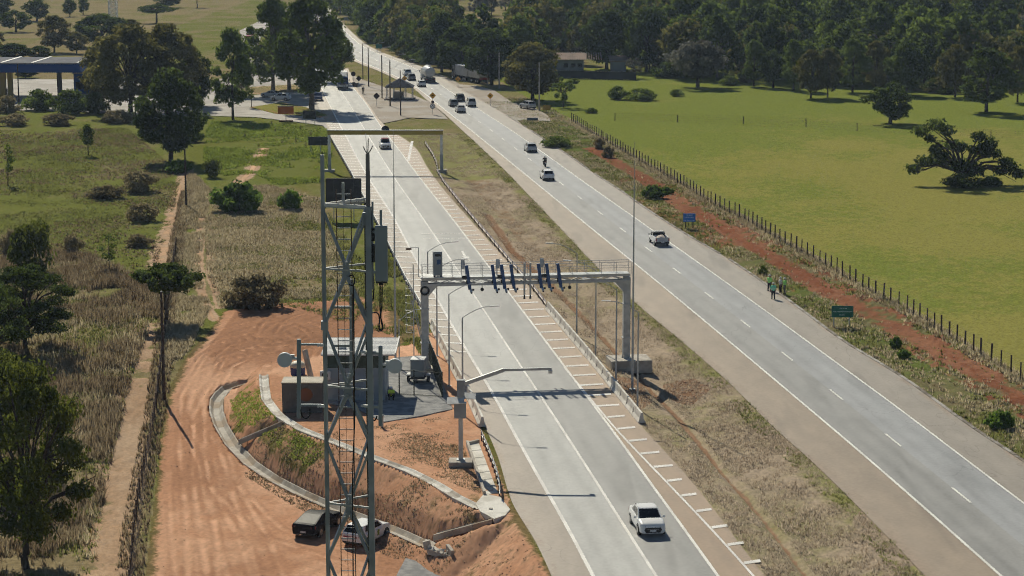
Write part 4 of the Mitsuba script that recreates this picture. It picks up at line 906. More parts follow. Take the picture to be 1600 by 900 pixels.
def diamond(label, u, v, vb, face, r=.52, extra=None):
    p = S(u, vb); y0 = p[1]; c = on_plane(u, v, y0); t = thing('warning_sign', label, 'road sign'); zg = float(gz(p[0], y0))
    f = part(t, 'panel', MB().box(c, (r * 1.41, .04, r * 1.41), ry=math.pi / 4).mesh(), face)
    if face == 'yellow_sign':
        part(f, 'hump_symbol', MB().prism([(-.30, -.06), (.30, -.06), (.30, .0), (.12, .10), (-.12, .10), (-.30, .0)], 0, .02).mesh(np.array([[1, 0, 0, c[0]], [0, 0, -1, c[1] - .022], [0, 1, 0, c[2]], [0, 0, 0, 1]])), 'black_paint')
    part(t, 'post', MB().box((c[0], y0 + .06, (zg + c[2]) / 2), (.09, .08, c[2] - zg + .6)).mesh(), 'galvanised'); return t, c, y0, zg
t, c, y0, zg = diamond('yellow diamond hump sign above a round crossing sign on the island', 676, 149.3, 179, 'yellow_sign', .68)
q = on_plane(676, 166, y0); f = part(t, 'round_plate', MB().tube(q + [0, -.06, 0], q + [0, -.02, 0], .54, n=24).mesh(), 'sign_white'); part(f, 'ring', trimesh.creation.torus(.48, .06, 24, 6).apply_transform(R3(0, math.pi / 2)).apply_translation(q + [0, -.07, 0]), 'dark_metal'); part(f, 'symbol', MB().bar(q + [-.25, -.075, -.3], q + [0, -.075, .3], .02, .09).bar(q + [.25, -.075, -.3], q + [0, -.075, .3], .02, .09).mesh(), 'dark_metal')
q = on_plane(676, 159.5, y0); part(t, 'small_plate', MB().box(q + [0, -.03, 0], (.55, .04, .5)).mesh(), solid('maroon', (.05, .02, .025), .6))
diamond('yellow diamond hump sign standing alone in the lay-by', 766, 149.7, 166, 'yellow_sign', .66)
diamond('yellow diamond hump sign in front of the parked truck', 715.5, 123.5, 136, 'yellow_sign', .66)
diamond('yellow diamond sign behind the last lamp pole by the kiosk roof', 632, 122.5, 134, 'yellow_sign', .66)
diamond('dark back of a diamond sign in front of the kiosk', 588.3, 150, 167, solid('sign_brown', (.035, .025, .025), .6), .72)
diamond('dark back of a diamond sign beside the round sign on the island', 560.5, 122.5, 132, 'sign_brown', .68)
p = S(552, 129); c = on_plane(552, 115.5, p[1]); t = thing('round_sign', 'dark back of a round sign at the far tip of the island', 'road sign'); part(t, 'disc', MB().tube(c, c + [0, .05, 0], .55, n=20).mesh(), 'sign_brown'); part(t, 'post', MB().box((c[0], c[1] + .1, c[2] / 2), (.09, .08, c[2])).mesh(), 'galvanised')
p = S(854, 176); c = on_plane(854, 168, p[1]); t = thing('road_sign', 'small dull yellow sign by the fence behind the parked car', 'road sign'); part(t, 'panel', MB().box(c, (1.5, .05, 1.0)).mesh(), solid('dull_yellow', (.30, .19, .02), .6)); part(t, 'post', MB().box((c[0], c[1] + .07, c[2] / 2), (.1, .08, c[2])).mesh(), 'old_wood')
for lab, u, v in (('small dark bin beside the diamond sign on the island', 557, 136), ('smaller dark bin near the carriageway edge of the island', 552.5, 134.5)):
    p = S(u, v); t = thing('bin', lab, 'bin'); part(t, 'drum', MB().tube((p[0], p[1], .02), (p[0], p[1], .85), .28, .34, n=14).mesh(), 'sign_brown'); part(t, 'rim', trimesh.creation.torus(.34, .03, 14, 6).apply_translation((p[0], p[1], .86)), 'dark_metal')

# ---------------------------------------------------------------- timber and lamp poles
worn('lamp_pole', (.13, .11, .10), (.085, .075, .07), 1, .8)
for i, (u, vb, vt, r) in enumerate(((567, 124, 68, .13), (576, 135.5, 75, .15), (597, 153.5, 86, .16), (609.7, 166, 94.5, .17), (626, 180.5, 110, .13))):
    p = plane(u, vb); h = height_at(p[1], vt); t = thing('lamp_pole', ['first lamp pole from the far bend on the island', 'second lamp pole from the far bend on the island', 'lamp pole behind the kiosk roof edge', 'thick lamp pole in front of the kiosk', 'lamp pole nearest the median grass by the kiosk'][i], 'pole', 'lamp poles on the island')
    part(t, 'pole', MB().tube((p[0], p[1], -.2), (p[0], p[1], h), r, r * .72, n=10).mesh(), 'lamp_pole', smooth=40)
    pts = [(p[0] + 4.6 * s, p[1], h - 2.0 + 2.2 * math.sin(s * 1.5)) for s in np.linspace(0, 1, 6)]
    part(t, 'arm', MB().poly(pts, .035, 6).mesh(), 'galvanised'); part(t, 'lamp_head', MB().box(np.array(pts[-1]) + [.25, 0, 0], (.8, .26, .10), bev=.02).mesh(), 'galvanised')
for u, vb, vt, lab in ((256.5, 627, 456, 'bare timber pole in the fence line beside the orange yard'), (291, 323, 233, 'dark bare timber pole in the dry grass between the two earth tracks'), (203, 189, 133, 'thin timber pole behind the dark round tree'), (30, 172, 100, 'thin pole in front of the blue station canopy')):
    p = S(u, vb); h = height_at(p[1], vt); zg = float(gz(p[0], p[1])); t = thing('timber_pole', lab, 'pole'); part(t, 'pole', MB().tube((p[0], p[1], zg - .2), (p[0], p[1], h), .15, .10, n=10).mesh(), 'pole_wood', smooth=40); part(t, 'cap', MB().tube((p[0], p[1], h), (p[0], p[1], h + .06), .11, n=10).mesh(), 'dark_metal')
for u, vb, vt, lab in ((842.5, 173, 97, 'pale tall concrete pole beside the parked car in the lay-by'), (780, 138, 82, 'pale concrete pole against the dark trees behind the lay-by'), (762, 133, 86, 'thin concrete pole against the dark trees behind the truck')):
    p = S(u, vb); h = height_at(p[1], vt); t = thing('concrete_pole', lab, 'pole'); part(t, 'pole', MB().tube((p[0], p[1], -.2), (p[0], p[1], h), .19, .11, n=10).mesh(), 'concrete', smooth=40); part(t, 'cross_arm', MB().box((p[0], p[1], h - .4), (1.6, .1, .12)).mesh(), 'old_wood')
# white lattice mast far behind
p = S(178, 62); h = height_at(p[1], -22); t = thing('lattice_mast', 'white square lattice mast rising behind the trees at the top of the frame', 'mast'); hw = 1.25
cs = [(-hw, -hw), (hw, -hw), (hw, hw), (-hw, hw)]
for c in cs: part(t, 'leg', MB().bar((p[0] + c[0], p[1] + c[1], 0), (p[0] + c[0] * .9, p[1] + c[1] * .9, h), .22, .22).mesh(), 'white_paint')
for i in range(12):
    z0, z1 = h * i / 12, h * (i + 1) / 12
    for j in range(4):
        c, e = cs[j], cs[(j + 1) % 4]; part(t, 'brace', MB().bar((p[0] + c[0], p[1] + c[1], z0), (p[0] + e[0], p[1] + e[1], z1), .14, .14).bar((p[0] + e[0], p[1] + e[1], z0), (p[0] + c[0], p[1] + c[1], z1), .14, .14).bar((p[0] + c[0], p[1] + c[1], z1), (p[0] + e[0], p[1] + e[1], z1), .12, .12).mesh(), 'white_paint')

# ---------------------------------------------------------------- kiosk, filling station, walled house
worn('kiosk_roof', (.07, .08, .105), (.05, .058, .075), 1.2, .9, 0, .1)
k0, k1 = plane(600, 157), plane(648, 156); kx = (k0[0] + k1[0]) / 2; ky = k0[1] + 3.0; kw = (k1[0] - k0[0]); ke = height_at(k0[1] + .6, 137); ka = height_at(ky, 122)
t = thing('kiosk', 'open white-posted kiosk with a dark pyramid roof on the island', 'kiosk')
part(t, 'floor', MB().box((kx, ky, .12), (kw, kw * .9, .3)).mesh(), 'lamp_pole'); part(t, 'roof', hull([(kx + sx * kw * .47, ky + sy * kw * .44, ke + o) for sx in (-1, 1) for sy in (-1, 1) for o in (0, .12)] + [(kx, ky, ka)]), 'kiosk_roof')
for sx in (-1, -.45, .45, 1):
    for sy in (-1, 1): part(t, 'post', MB().box((kx + sx * kw * .42, ky + sy * kw * .36, ke / 2 + .1), (.16, .16, ke - .15)).mesh(), 'white_paint')
part(t, 'counter', MB().box((kx - kw * .05, ky + .3, .9), (kw * .35, kw * .3, 1.4), bev=.03).mesh(), 'plaza_concrete')
# filling station canopy
solid('canopy_blue', (.008, .055, .22), .5, 0, .2); worn('canopy_roof', (.20, .20, .21), (.15, .15, .16), .3, .95, 0, .1); solid('column_yellow', (.28, .20, .05), .6); solid('station_dark', (.03, .03, .035), .6)
f0, f1 = plane(-40, 157), plane(127, 157); fy = f0[1]; cz0, cz1 = height_at(fy, 113.5), height_at(fy, 100.5); fd = 20.0
t = thing('filling_station', 'filling station canopy with a deep blue fascia, pale roof and yellow columns', 'filling station')
part(t, 'fascia', MB().box(((f0[0] + f1[0]) / 2, fy + fd / 2, (cz0 + cz1) / 2), (f1[0] - f0[0], fd, cz1 - cz0)).mesh(), 'canopy_blue')
rf = part(t, 'roof', MB().box(((f0[0] + f1[0]) / 2, fy + fd / 2, cz1 + .12), (f1[0] - f0[0] - .3, fd - .3, .24)).mesh(), 'canopy_roof')
for k in (.26, .55, .97): part(rf, 'ridge', MB().box((f0[0] + (f1[0] - f0[0]) * k, fy + fd / 2, cz1 + .3), (.5, fd - .6, .16)).mesh(), 'white_paint')
for u, w_ in ((4, 1.3), (16, 1.0), (93, .9)):
    for yy in (3.0, fd - 3): p = on_plane(u, 130, fy + yy); part(t, 'column', MB().box((p[0], fy + yy, cz0 / 2), (w_, w_, cz0)).mesh(), 'column_yellow' if u < 50 else 'station_dark')
for u in (8, 60): p = on_plane(u, 148, fy + 8); pm = part(t, 'pump', MB().box((p[0], fy + 8, .95), (1.0, .6, 1.9), bev=.08).mesh(), 'station_dark'); part(pm, 'display', MB().box((p[0], fy + 7.68, 1.4), (.7, .04, .5)).mesh(), 'sign_white')
g0, g1 = plane(103, 152), plane(142, 150); t = thing('shop_building', 'low blue-fronted station shop half hidden by the brownish trees', 'building'); part(t, 'wall', MB().box(((g0[0] + g1[0]) / 2, g0[1] + 14, 2.2), (g1[0] - g0[0], 10, 4.4)).mesh(), 'canopy_blue'); part(t, 'roof', MB().box(((g0[0] + g1[0]) / 2 + 1, g0[1] + 14, 4.6), (g1[0] - g0[0] + 2.5, 11, .3)).mesh(), 'canopy_roof'); part(t, 'window', MB().box(((g0[0] + g1[0]) / 2, g0[1] + 8.95, 1.8), (4, .1, 1.6)).mesh(), 'glass_dark')
# walled house beyond the pasture
worn('old_wall', (.055, .062, .07), (.04, .045, .05), .5, .9); worn('render_wall', (.30, .31, .32), (.23, .24, .25), .5, .9); worn('old_tiles', (.34, .25, .20), (.25, .19, .155), .6, .9)
a, b = plane(872, 122), plane(994, 125); t = thing('boundary_wall', 'long dark weathered wall along the far edge of the pasture', 'wall'); n = 12; hw_ = height_at(a[1], 110)
for i in range(n): p, q = a + (b - a) * i / n, a + (b - a) * (i + 1) / n; part(t, 'wall_panel', MB().bar((*p[:2], hw_ / 2), (*(q + (p - q) * .01)[:2], hw_ / 2), .25, hw_ + .06 * (i % 2)).mesh(), 'old_wall')
a = plane(872, 112); b = plane(912, 112); hh = height_at(a[1], 94); t = thing('house', 'low pale house with a weathered tile roof behind the dark wall', 'house')
part(t, 'wall', MB().box(((a[0] + b[0]) / 2 - 2, a[1] + 4, hh / 2), (b[0] - a[0] + 4, 8, hh)).mesh(), 'render_wall'); rf = part(t, 'roof', hull([((a[0] + b[0]) / 2 - 2 + sx * ((b[0] - a[0]) / 2 + 2.6), a[1] + 4 + sy, z_) for sx in (-1, 1) for sy, z_ in ((-4.6, hh), (4.6, hh), (0, hh + 1.6), (-4.6, hh + .15), (4.6, hh + .15))]), 'old_tiles')
for i in range(26): xx = a[0] - 4.2 + (b[0] - a[0] + 8.6) * i / 25; part(rf, 'tile_row', MB().tube((xx, a[1] - .55, hh + .2), (xx, a[1] + 4, hh + 1.68), .09, n=6).mesh(), 'old_tiles')
for k in (.3, .6, .85): part(t, 'window', MB().box((a[0] + (b[0] - a[0]) * k, a[1] - .02, hh * .55), (1.1, .08, 1.0)).mesh(), 'glass_dark')
t = thing('house', 'second pale house wall glimpsed behind the trunks past the tiled roof', 'house'); a = plane(955, 113); b = plane(978, 113); part(t, 'wall', MB().box(((a[0] + b[0]) / 2, a[1] + 3, 1.5), (b[0] - a[0], 6, 3.0)).mesh(), 'render_wall'); part(t, 'roof', MB().box(((a[0] + b[0]) / 2, a[1] + 3, 3.2), (b[0] - a[0] + 1, 7, .3), rx=.12).mesh(), 'old_tiles')

# ---------------------------------------------------------------- fences of timber posts and wire
def wire_fence(label, xy, spacing, h, skip=0, wires=(.35, .75, 1.15, 1.5), seed=1, near=None):
    ln = LineString(xy); L = ln.length; t = thing('wire_fence', label, 'fence'); rg = np.random.default_rng(seed); top = []
    n = int(L / spacing)
    for i in range(n + 1):
        q = np.array(ln.interpolate(min(L, i * spacing + rg.normal() * .12)).coords[0]); zg = float(gz(q[0], q[1])); hh = h * (.92 + .14 * rg.random()); lean = rg.normal(size=2) * .03
        r = .065 + .03 * rg.random()
        part(t, 'post', MB().tube((q[0], q[1], zg - .2), (q[0] + lean[0], q[1] + lean[1], zg + hh), r * 1.1, r, n=6).mesh(), 'old_wood', smooth=50); top.append((q[0], q[1], zg))
    for wz in wires: part(t, 'wire', MB().poly([(a, b, c + wz) for a, b, c in top], .008, 4).mesh(), 'rust_steel')
wire_fence('long fence of dark timber posts and wire along the green pasture', world(FENCE_R)[2:-1], 2.35, 1.75, seed=4)
wire_fence('leaning timber post and wire fence between the footpath and the orange yard', SS([(276, 385), (266, 450), (258, 520), (250, 592), (243, 650), (236, 689), (228, 728), (222, 761), (217, 783), (212, 817), (207, 872), (203, 920), (196, 1000)])[:, :2], 2.9, 1.55, seed=8)
wire_fence('line of sparse thin posts crossing the middle of the pasture', world([(885, 183), (935, 188), (977, 190), (1018, 191), (1060, 191), (1142, 193), (1232, 197), (1306, 200), (1338, 205), (1590, 218), (1700, 224)]), 12.5, 1.5, seed=9)
# ---------------------------------------------------------------- vehicles
def loft(secs, cap=True):
    """Closed sections (k, n, 3) to one mesh."""
    secs = np.array(secs); k, n = secs.shape[:2]; v = secs.reshape(-1, 3); f = []
    for i in range(k - 1):
        for j in range(n):
            a, b = i * n + j, i * n + (j + 1) % n; f += [[a, b, b + n], [a, b + n, a + n]]
    if cap:
        c0, c1 = len(v), len(v) + 1; v = np.vstack([v, secs[0].mean(0), secs[-1].mean(0)])
        for j in range(n): f += [[c0, (j + 1) % n, j], [c1, (k - 1) * n + j, (k - 1) * n + (j + 1) % n]]
    m = trimesh.Trimesh(v, f, process=False)
    if m.volume < 0: m.invert()
    return m
def car_paint(name, c, metallic=.0): return solid(name, c, .30, metallic, .35, clearcoat=.35, clearcoat_gloss=.9)
solid('glass_dark', (.010, .014, .020), .12, 0.0, .16)
for n_, c_ in (('paint_white', (.70, .70, .69)), ('paint_grey', (.16, .17, .18)), ('paint_dark', (.03, .033, .04)), ('paint_silver', (.42, .43, .44)), ('paint_blue', (.02, .05, .14)), ('paint_red', (.25, .02, .02))): car_paint(n_, c_)
solid('paint_black', (.014, .015, .016), .55, 0, .07); solid('glass_tint', (.012, .014, .016), .45, 0, .06)
solid('headlamp', (.16, .19, .23), .12, 0, .6)
def bil(q, s, t): q = np.array(q); return (q[0] * (1 - s) + q[1] * s) * (1 - t) + (q[3] * (1 - s) + q[2] * s) * t
def pane(q, s0=.06, s1=.94, t0=.1, t1=.9, off=.006, thick=.01):
    p = np.array([bil(q, s, t) for s, t in ((s0, t0), (s1, t0), (s1, t1), (s0, t1))]); n = np.cross(p[1] - p[0], p[3] - p[0]); n /= np.linalg.norm(n)
    return p + n * off, n
SHAPES_ = {  # length, width, height, belt, greenhouse y (windscreen base, roof front, roof rear, rear base) as fractions from the tail, hood and tail heights
    'sedan': (4.35, 1.76, 1.48, .99, (.745, .565, .27, .10), .92, 1.05),
    'coupe': (4.75, 1.90, 1.44, .98, (.70, .53, .36, .025), .88, 1.06),
    'hatch': (4.05, 1.76, 1.50, 1.0, (.76, .59, .13, .02), .93, 1.03),
    'suv': (4.35, 1.80, 1.62, 1.06, (.745, .59, .12, .02), .94, 1.06),
    'van': (4.4, 1.75, 1.80, 1.05, (.83, .66, .06, .005), .95, 1.1),
}
def make_car(label, kind, paint, group=None, lights=True, badge=None, name='car', cat='car'):
    L, W, H, belt, (fa, fb, fc, fd), hood, tail = SHAPES_[kind]; hw = W / 2; t = thing(name, label, cat, group)
    Y = lambda f: (f - .5) * L
    st = [(0, .80, .36, tail - .16), (.012, .90, .30, tail - .05), (.05, .965, .25, tail), (.16, 1, .20, belt + .01), (.45, 1, .18, belt - .01), (fa - .02, 1, .18, belt - .02), (fa + .05, .985, .19, hood + .10), (.90, .965, .20, hood + .02), (.955, .93, .21, hood - .03), (.985, .88, .23, hood - .09), (1, .80, .27, hood - .17)]
    secs = []
    for f, w, zb, zt in st:
        w *= hw; h = zt - zb
        half = [(w * .80, zb), (w * .95, zb + .07), (w * .995, zb + .3 * h), (w, zb + .55 * h), (w * .975, zb + .82 * h), (w * .92, zb + .95 * h), (w * .78, zt)]
        secs.append([(x_, Y(f), z_) for x_, z_ in half] + [(0, Y(f), zt + .012)] + [(-x_, Y(f), z_) for x_, z_ in half[::-1]] + [(0, Y(f), zb)])
    body = part(t, 'body', loft(secs), paint, 38)
    # cabin
    wb, wt = hw * .93, hw * .745; zl = belt - .05; zr = H - .03
    A = lambda s: np.array([s * wb * .97, Y(fa), zl]); B_ = lambda s: np.array([s * wt, Y(fb), zr]); C_ = lambda s: np.array([s * wt * .97, Y(fc), zr - .02]); D = lambda s: np.array([s * wb * .95, Y(fd), zl + .04])
    pts = [F(s) for F in (A, B_, C_, D) for s in (-1, 1)] + [np.array([s * wt * .72, y_, H + dz]) for s in (-1, 1) for y_, dz in ((Y(fb) - .12, -.01), ((Y(fb) + Y(fc)) / 2, .0), (Y(fc) + .12, -.02))]
    cabin = part(t, 'cabin', hull(pts), paint, 30)
    def gl(nm, q, *a):
        p, n = pane(q, *a); m_ = MB().plate(p, .016); part(t, nm, m_.mesh(), 'glass_tint' if kind == 'coupe' else 'glass_dark')
    gl('windscreen', [A(1), A(-1), B_(-1), B_(1)], .05, .95, .08, .93); gl('rear_window', [D(-1), D(1), C_(1), C_(-1)], .06, .94, .10, .93)
    for s in (1, -1):
        q = [D(s), A(s), B_(s), C_(s)] if s > 0 else [A(s), D(s), C_(s), B_(s)]
        for lo, hi in (((.16, .50), (.535, .92)) if s > 0 else ((.08, .465), (.50, .84))): gl('side_window', q, lo, hi, .14, .88)
    # wheels
    r = .33
    for s in (1, -1):
        for fy in (.195, .81):
            a_ = part(t, 'wheel_arch', MB().tube((s * (hw - .20), Y(fy), r + .02), (s * (hw + .004), Y(fy), r + .02), r + .055, n=20).mesh(), 'black_paint')
            w_ = part(t, 'wheel', MB().tube((s * (hw - .19), Y(fy), r), (s * (hw + .014), Y(fy), r), r, n=20).mesh(), 'tyre', smooth=40)
            part(w_, 'rim', MB().tube((s * (hw + .005), Y(fy), r), (s * (hw + .022), Y(fy), r), r * .66, n=14).mesh(), 'rim')
    for s in (1, -1):
        part(t, 'headlight', hull([(s * hw * x_, Y(f), z_) for x_, f, z_ in ((.54, 1.0, hood - .16), (.90, .955, hood - .10), (.56, 1.002, hood - .27), (.925, .96, hood - .22), (.60, .975, hood - .09))]).apply_transform(np.diag([1.004, 1.004, 1.0, 1])), 'headlamp')
        part(t, 'tail_light', hull([(s * hw * x_, Y(f), z_) for x_, f, z_ in ((.62, -.002, tail - .17), (.955, .035, tail - .14), (.66, -.002, tail - .30), (.965, .03, tail - .32), (.62, .005, tail - .12))]).apply_transform(np.diag([1.004, 1.003, 1.0, 1])), 'lamp_red')
        part(t, 'mirror', MB().box((s * (hw + .07), Y(fa) - .18, belt + .04), (.20, .10, .13), bev=.03).mesh(), paint)
        part(t, 'fog_lamp', MB().box((s * hw * .76, Y(.998), .40), (.2, .06, .1), bev=.02).mesh(), 'lamp_clear')
    gr = part(t, 'grille', hull([(s * hw * x_, Y(1) + .012, z_) for s in (-1, 1) for x_, z_ in ((.56, hood - .27), (.66, .50), (.54, .31))] + [(s * hw * .4, Y(.985), z_) for s in (-1, 1) for z_ in (.36, .55)]), 'black_paint')
    part(gr, 'number_plate', MB().box((0, Y(1) + .018, .44), (.40, .012, .12)).mesh(), 'plate_white'); part(gr, 'chrome_bar', MB().box((0, Y(1) + .012, .53), (.75, .012, .025)).mesh(), 'rim')
    bp = part(t, 'rear_bumper', hull([(s * hw * x_, Y(f), z_) for s in (-1, 1) for x_, f, z_ in ((.82, -.004, .42), (.78, -.006, .30), (.9, .03, .27), (.9, .03, .44))]), 'black_paint')
    part(t, 'rear_plate', MB().box((0, Y(-.004), .58 if kind != 'coupe' else .50), (.40, .02, .12)).mesh(), 'plate_white')
    if badge: badge(t, L, W, H, Y)
    return t
def heading(xf, y): d = 1.0; return math.atan2(-(float(xf(y + d)) - float(xf(y - d))) / (2 * d), 1.0)
def settle(t, x, y, rz, z=None):
    M = mv(x, y, (ZR + .02) if z is None else z, rz)
    for k in [k for k in scene if k.startswith(t + '__')]: scene[k]['to_world'] = M
    return t
# white sedan coming on in the second lane
p = plane(1011, 828); t = make_car('white saloon car coming towards the camera in the lane beside the hatched shoulder', 'sedan', 'paint_white'); settle(t, p[0], p[1] + .2, heading(OL2, p[1]) + math.pi)
t = make_car('white police-like car with a red roof bar coming on beyond the yellow gantry', 'suv', 'paint_white', badge=lambda t, L, W, H, Y: part(t, 'roof_bar', MB().box((0, .1, H + .06), (1.25, 1.5, .12), bev=.04).mesh(), 'paint_red'))
p = plane(601, 233); settle(t, p[0], p[1] + 1, heading(OL2, p[1]) + math.pi)
# parked on the yard
def yard_z_at(p): return float(gz(p[0], p[1]))
p = S(488, 838); t = make_car('black fastback car parked on the orange yard behind the tower', 'coupe', 'paint_black'); settle(t, p[0] + .25, p[1] + 1.4, math.radians(-20), yard_z_at(p) + .02)
solid('decal_green', (.20, .28, .03), .5); solid('decal_red', (.28, .02, .05), .5)
def hatch_badge(t, L, W, H, Y):
    rg = np.random.default_rng(2); m_ = MB(); xx = -.62
    while xx < .40: wd = .05 + .05 * rg.random(); m_.box((xx + wd / 2, Y(-.003) - .012, .76), (wd, .012, .10)); xx += wd + .028
    part(t, 'red_lettering', m_.mesh(), 'decal_red')
    for s in (-1, 1): part(t, 'green_decal', MB().prism([(-.24, .48), (.02, .46), (.10, .86), (-.16, .88)], 0, .008).mesh(np.array([[0, 0, s, s * (W / 2 + .002) - (.008 if s < 0 else 0)], [1, 0, 0, .2], [0, 1, 0, 0], [0, 0, 0, 1.0]])), 'decal_green')
p = S(560, 856); t = make_car('white hatchback with red lettering on its tailgate parked on the orange yard behind the tower', 'hatch', 'paint_white', badge=hatch_badge); settle(t, p[0] + .45, p[1] + 1.7, math.radians(-27), yard_z_at(p) + .02)
# traffic going away on the dashed carriageway
for lab, kind, paint, u, v in (('white hatchback following the motorcycle on the dashed carriageway', 'hatch', 'paint_white', 855, 283), ('white car ahead of the motorcycle on the dashed carriageway', 'hatch', 'paint_silver', 829, 239),
        ('silver car nearest the camera in the cluster of four by the lay-by', 'sedan', 'paint_silver', 719, 177), ('grey car at the median side of the cluster of four', 'hatch', 'paint_grey', 708, 167.5), ('dark car farthest ahead in the cluster of four', 'suv', 'paint_dark', 718, 159.5), ('tall bluish van on the lay-by side of the cluster of four', 'van', 'paint_silver', 735.5, 167.5),
        ('small white car behind the tanker truck', 'hatch', 'paint_white', 658, 136.5), ('dark grey car beside the tanker truck', 'suv', 'paint_grey', 642, 126.5), ('red and white car ahead of the dark grey car', 'suv', 'paint_white', 635.5, 119)):
    p = plane(u, v); t = make_car(lab, kind, paint, 'cars driving away on the dashed carriageway'); settle(t, p[0], p[1] + 1.8, heading(IL2, p[1]))
p = plane(824.5, 171); t = make_car('silver car parked in the lay-by under the trees', 'suv', 'paint_silver'); settle(t, p[0], p[1] + 1.5, 0.5)
p = plane(440, 158); t = make_car('white car parked on the forecourt, nearer the camera of the two', 'suv', 'paint_white'); settle(t, p[0] - .3, p[1] + 1, math.radians(80), .04)
p = plane(422, 153.5); t = make_car('silver car parked on the forecourt behind the white one', 'sedan', 'paint_silver'); settle(t, p[0], p[1] + 2, math.radians(68), .04)
p = plane(390, 56); t = make_car('dark small car ahead of the red truck on the service road', 'suv', 'paint_dark'); settle(t, p[0], p[1], .05, .05)
# trucks
def wheels(t, pos, r=.5, w=.3):
    for (x_, y_) in pos:
        k = part(t, 'wheel', MB().tube((x_ - w / 2, y_, r), (x_ + w / 2, y_, r), r, n=16).mesh(), 'tyre', smooth=40); s = 1 if x_ > 0 else -1
        part(k, 'rim', MB().tube((x_ + s * w / 2 - s * .02, y_, r), (x_ + s * (w / 2 + .02), y_, r), r * .55, n=12).mesh(), 'rim')
def cab(t, y0, paint, H=3.0, L=2.1, W=2.4):
    c = part(t, 'cab', hull([(s * W / 2 * k, y0 + yy, z_) for s in (-1, 1) for k, yy, z_ in ((1, 0, .75), (.97, 0, H), (1, L, .6), (1, L + .05, 1.6), (.93, L - .25, H - .12), (.9, L - .7, H), (.95, L + .02, .55))]), paint, 25)
    part(c, 'windscreen', MB().plate([(-1.02, L + .055 + y0, 1.72), (1.02, L + .055 + y0, 1.72), (.98, L - .14 + y0, H - .42), (-.98, L - .14 + y0, H - .42)], .05).mesh(), 'glass_dark')
    for s in (-1, 1): part(c, 'side_window', MB().box((s * (W / 2 - .012), y0 + L * .62, 2.02), (.05, .9, .62)).mesh(), 'glass_dark'); part(c, 'mirror', MB().box((s * (W / 2 + .2), y0 + L, 2.1), (.16, .14, .6), bev=.04).mesh(), 'black_paint'); part(c, 'headlight', MB().box((s * .9, y0 + L + .06, .85), (.38, .08, .22), bev=.03).mesh(), 'lamp_clear')
    part(c, 'grille', MB().box((0, y0 + L + .06, 1.2), (1.3, .06, .55), bev=.02).mesh(), 'black_paint'); part(c, 'bumper', MB().box((0, y0 + L + .08, .55), (2.35, .14, .32), bev=.04).mesh(), 'dark_metal')
worn('tank_silver', (.50, .51, .52), (.40, .41, .425), .8, .35, .3)
t = thing('tanker_truck', 'truck with a big pale cylindrical tank going away on the dashed carriageway', 'truck')
th = np.linspace(0, 2 * np.pi, 28, endpoint=False); secs = [[(1.28 * r_ * math.cos(a), y_, 2.45 + 1.28 * r_ * math.sin(a)) for a in th] for y_, r_ in ((-4.1, .6), (-4.0, .86), (-3.7, .97), (-3.2, 1), (2.2, 1), (2.7, .97), (3.0, .8), (3.1, .5))]
tk = part(t, 'tank', loft(secs), 'tank_silver', 40); part(tk, 'walkway', MB().box((0, -.4, 3.76), (.5, 5.5, .08)).box((0, -2.6, 3.86), (.6, .6, .2)).mesh(), 'galvanised'); part(tk, 'ladder', MB().tube((.3, -4.15, .9), (.3, -4.0, 3.6), .03).tube((-.1, -4.15, .9), (-.1, -4.0, 3.6), .03).mesh(), 'galvanised')
part(t, 'chassis', MB().box((0, -.2, .95), (1.0, 8.4, .35)).mesh(), 'dark_metal'); part(t, 'rear_bumper', MB().box((0, -4.25, .75), (2.4, .25, .75), bev=.04).mesh(), 'black_paint')
for s in (-1, 1): part(t, 'tail_light', MB().box((s * .9, -4.40, .8), (.3, .05, .16)).mesh(), 'lamp_red'); part(t, 'mudguard', MB().box((s * 1.0, -2.9, 1.12), (.5, 2.6, .1), bev=.03).mesh(), 'dark_metal')
cab(t, 3.3, 'paint_white'); wheels(t, [(s * 1.0, y_) for s in (-1, 1) for y_ in (-3.5, -2.3, -1.1, 4.6)], .5, .4)
p = plane(668, 130); settle(t, p[0], p[1] + 4, heading(IL2, p[1]))
worn('trailer_side', (.50, .49, .47), (.40, .39, .37), .6, .7)
t = thing('articulated_truck', 'parked articulated truck with two grey trailers under the trees by the lay-by', 'truck')
for y0_, L_ in ((-9.2, 6.6), (-2.0, 7.4)):
    k = part(t, 'trailer', MB().box((0, y0_ + L_ / 2, 2.35), (2.5, L_, 2.3), bev=.05).mesh(), 'trailer_side'); part(k, 'cover', MB().box((0, y0_ + L_ / 2, 3.56), (2.54, L_ + .04, .16), bev=.06).mesh(), 'white_paint')
    for i in range(6): [part(k, 'rib', MB().box((s * 1.27, y0_ + .5 + i * (L_ - 1) / 5, 2.35), (.06, .12, 2.2)).mesh(), 'galvanised') for s in (-1, 1)]
    part(k, 'chassis', MB().box((0, y0_ + L_ / 2, 1.0), (1.1, L_, .3)).mesh(), 'dark_metal')
part(t, 'tail_panel', MB().box((0, -9.24, 1.15), (2.45, .1, .6), bev=.02).mesh(), 'paint_red'); part(t, 'rear_door', MB().box((0, -9.23, 2.4), (2.1, .06, 1.1)).mesh(), 'white_paint'); cab(t, 5.8, 'paint_dark', 3.3)
wheels(t, [(s * 1.05, y_) for s in (-1, 1) for y_ in (-8.2, -7.0, -4.4, -.6, .6, 4.2, 7.2)], .5, .4); p = plane(745, 131); settle(t, p[0] - 2.0, p[1] + 8, .42)
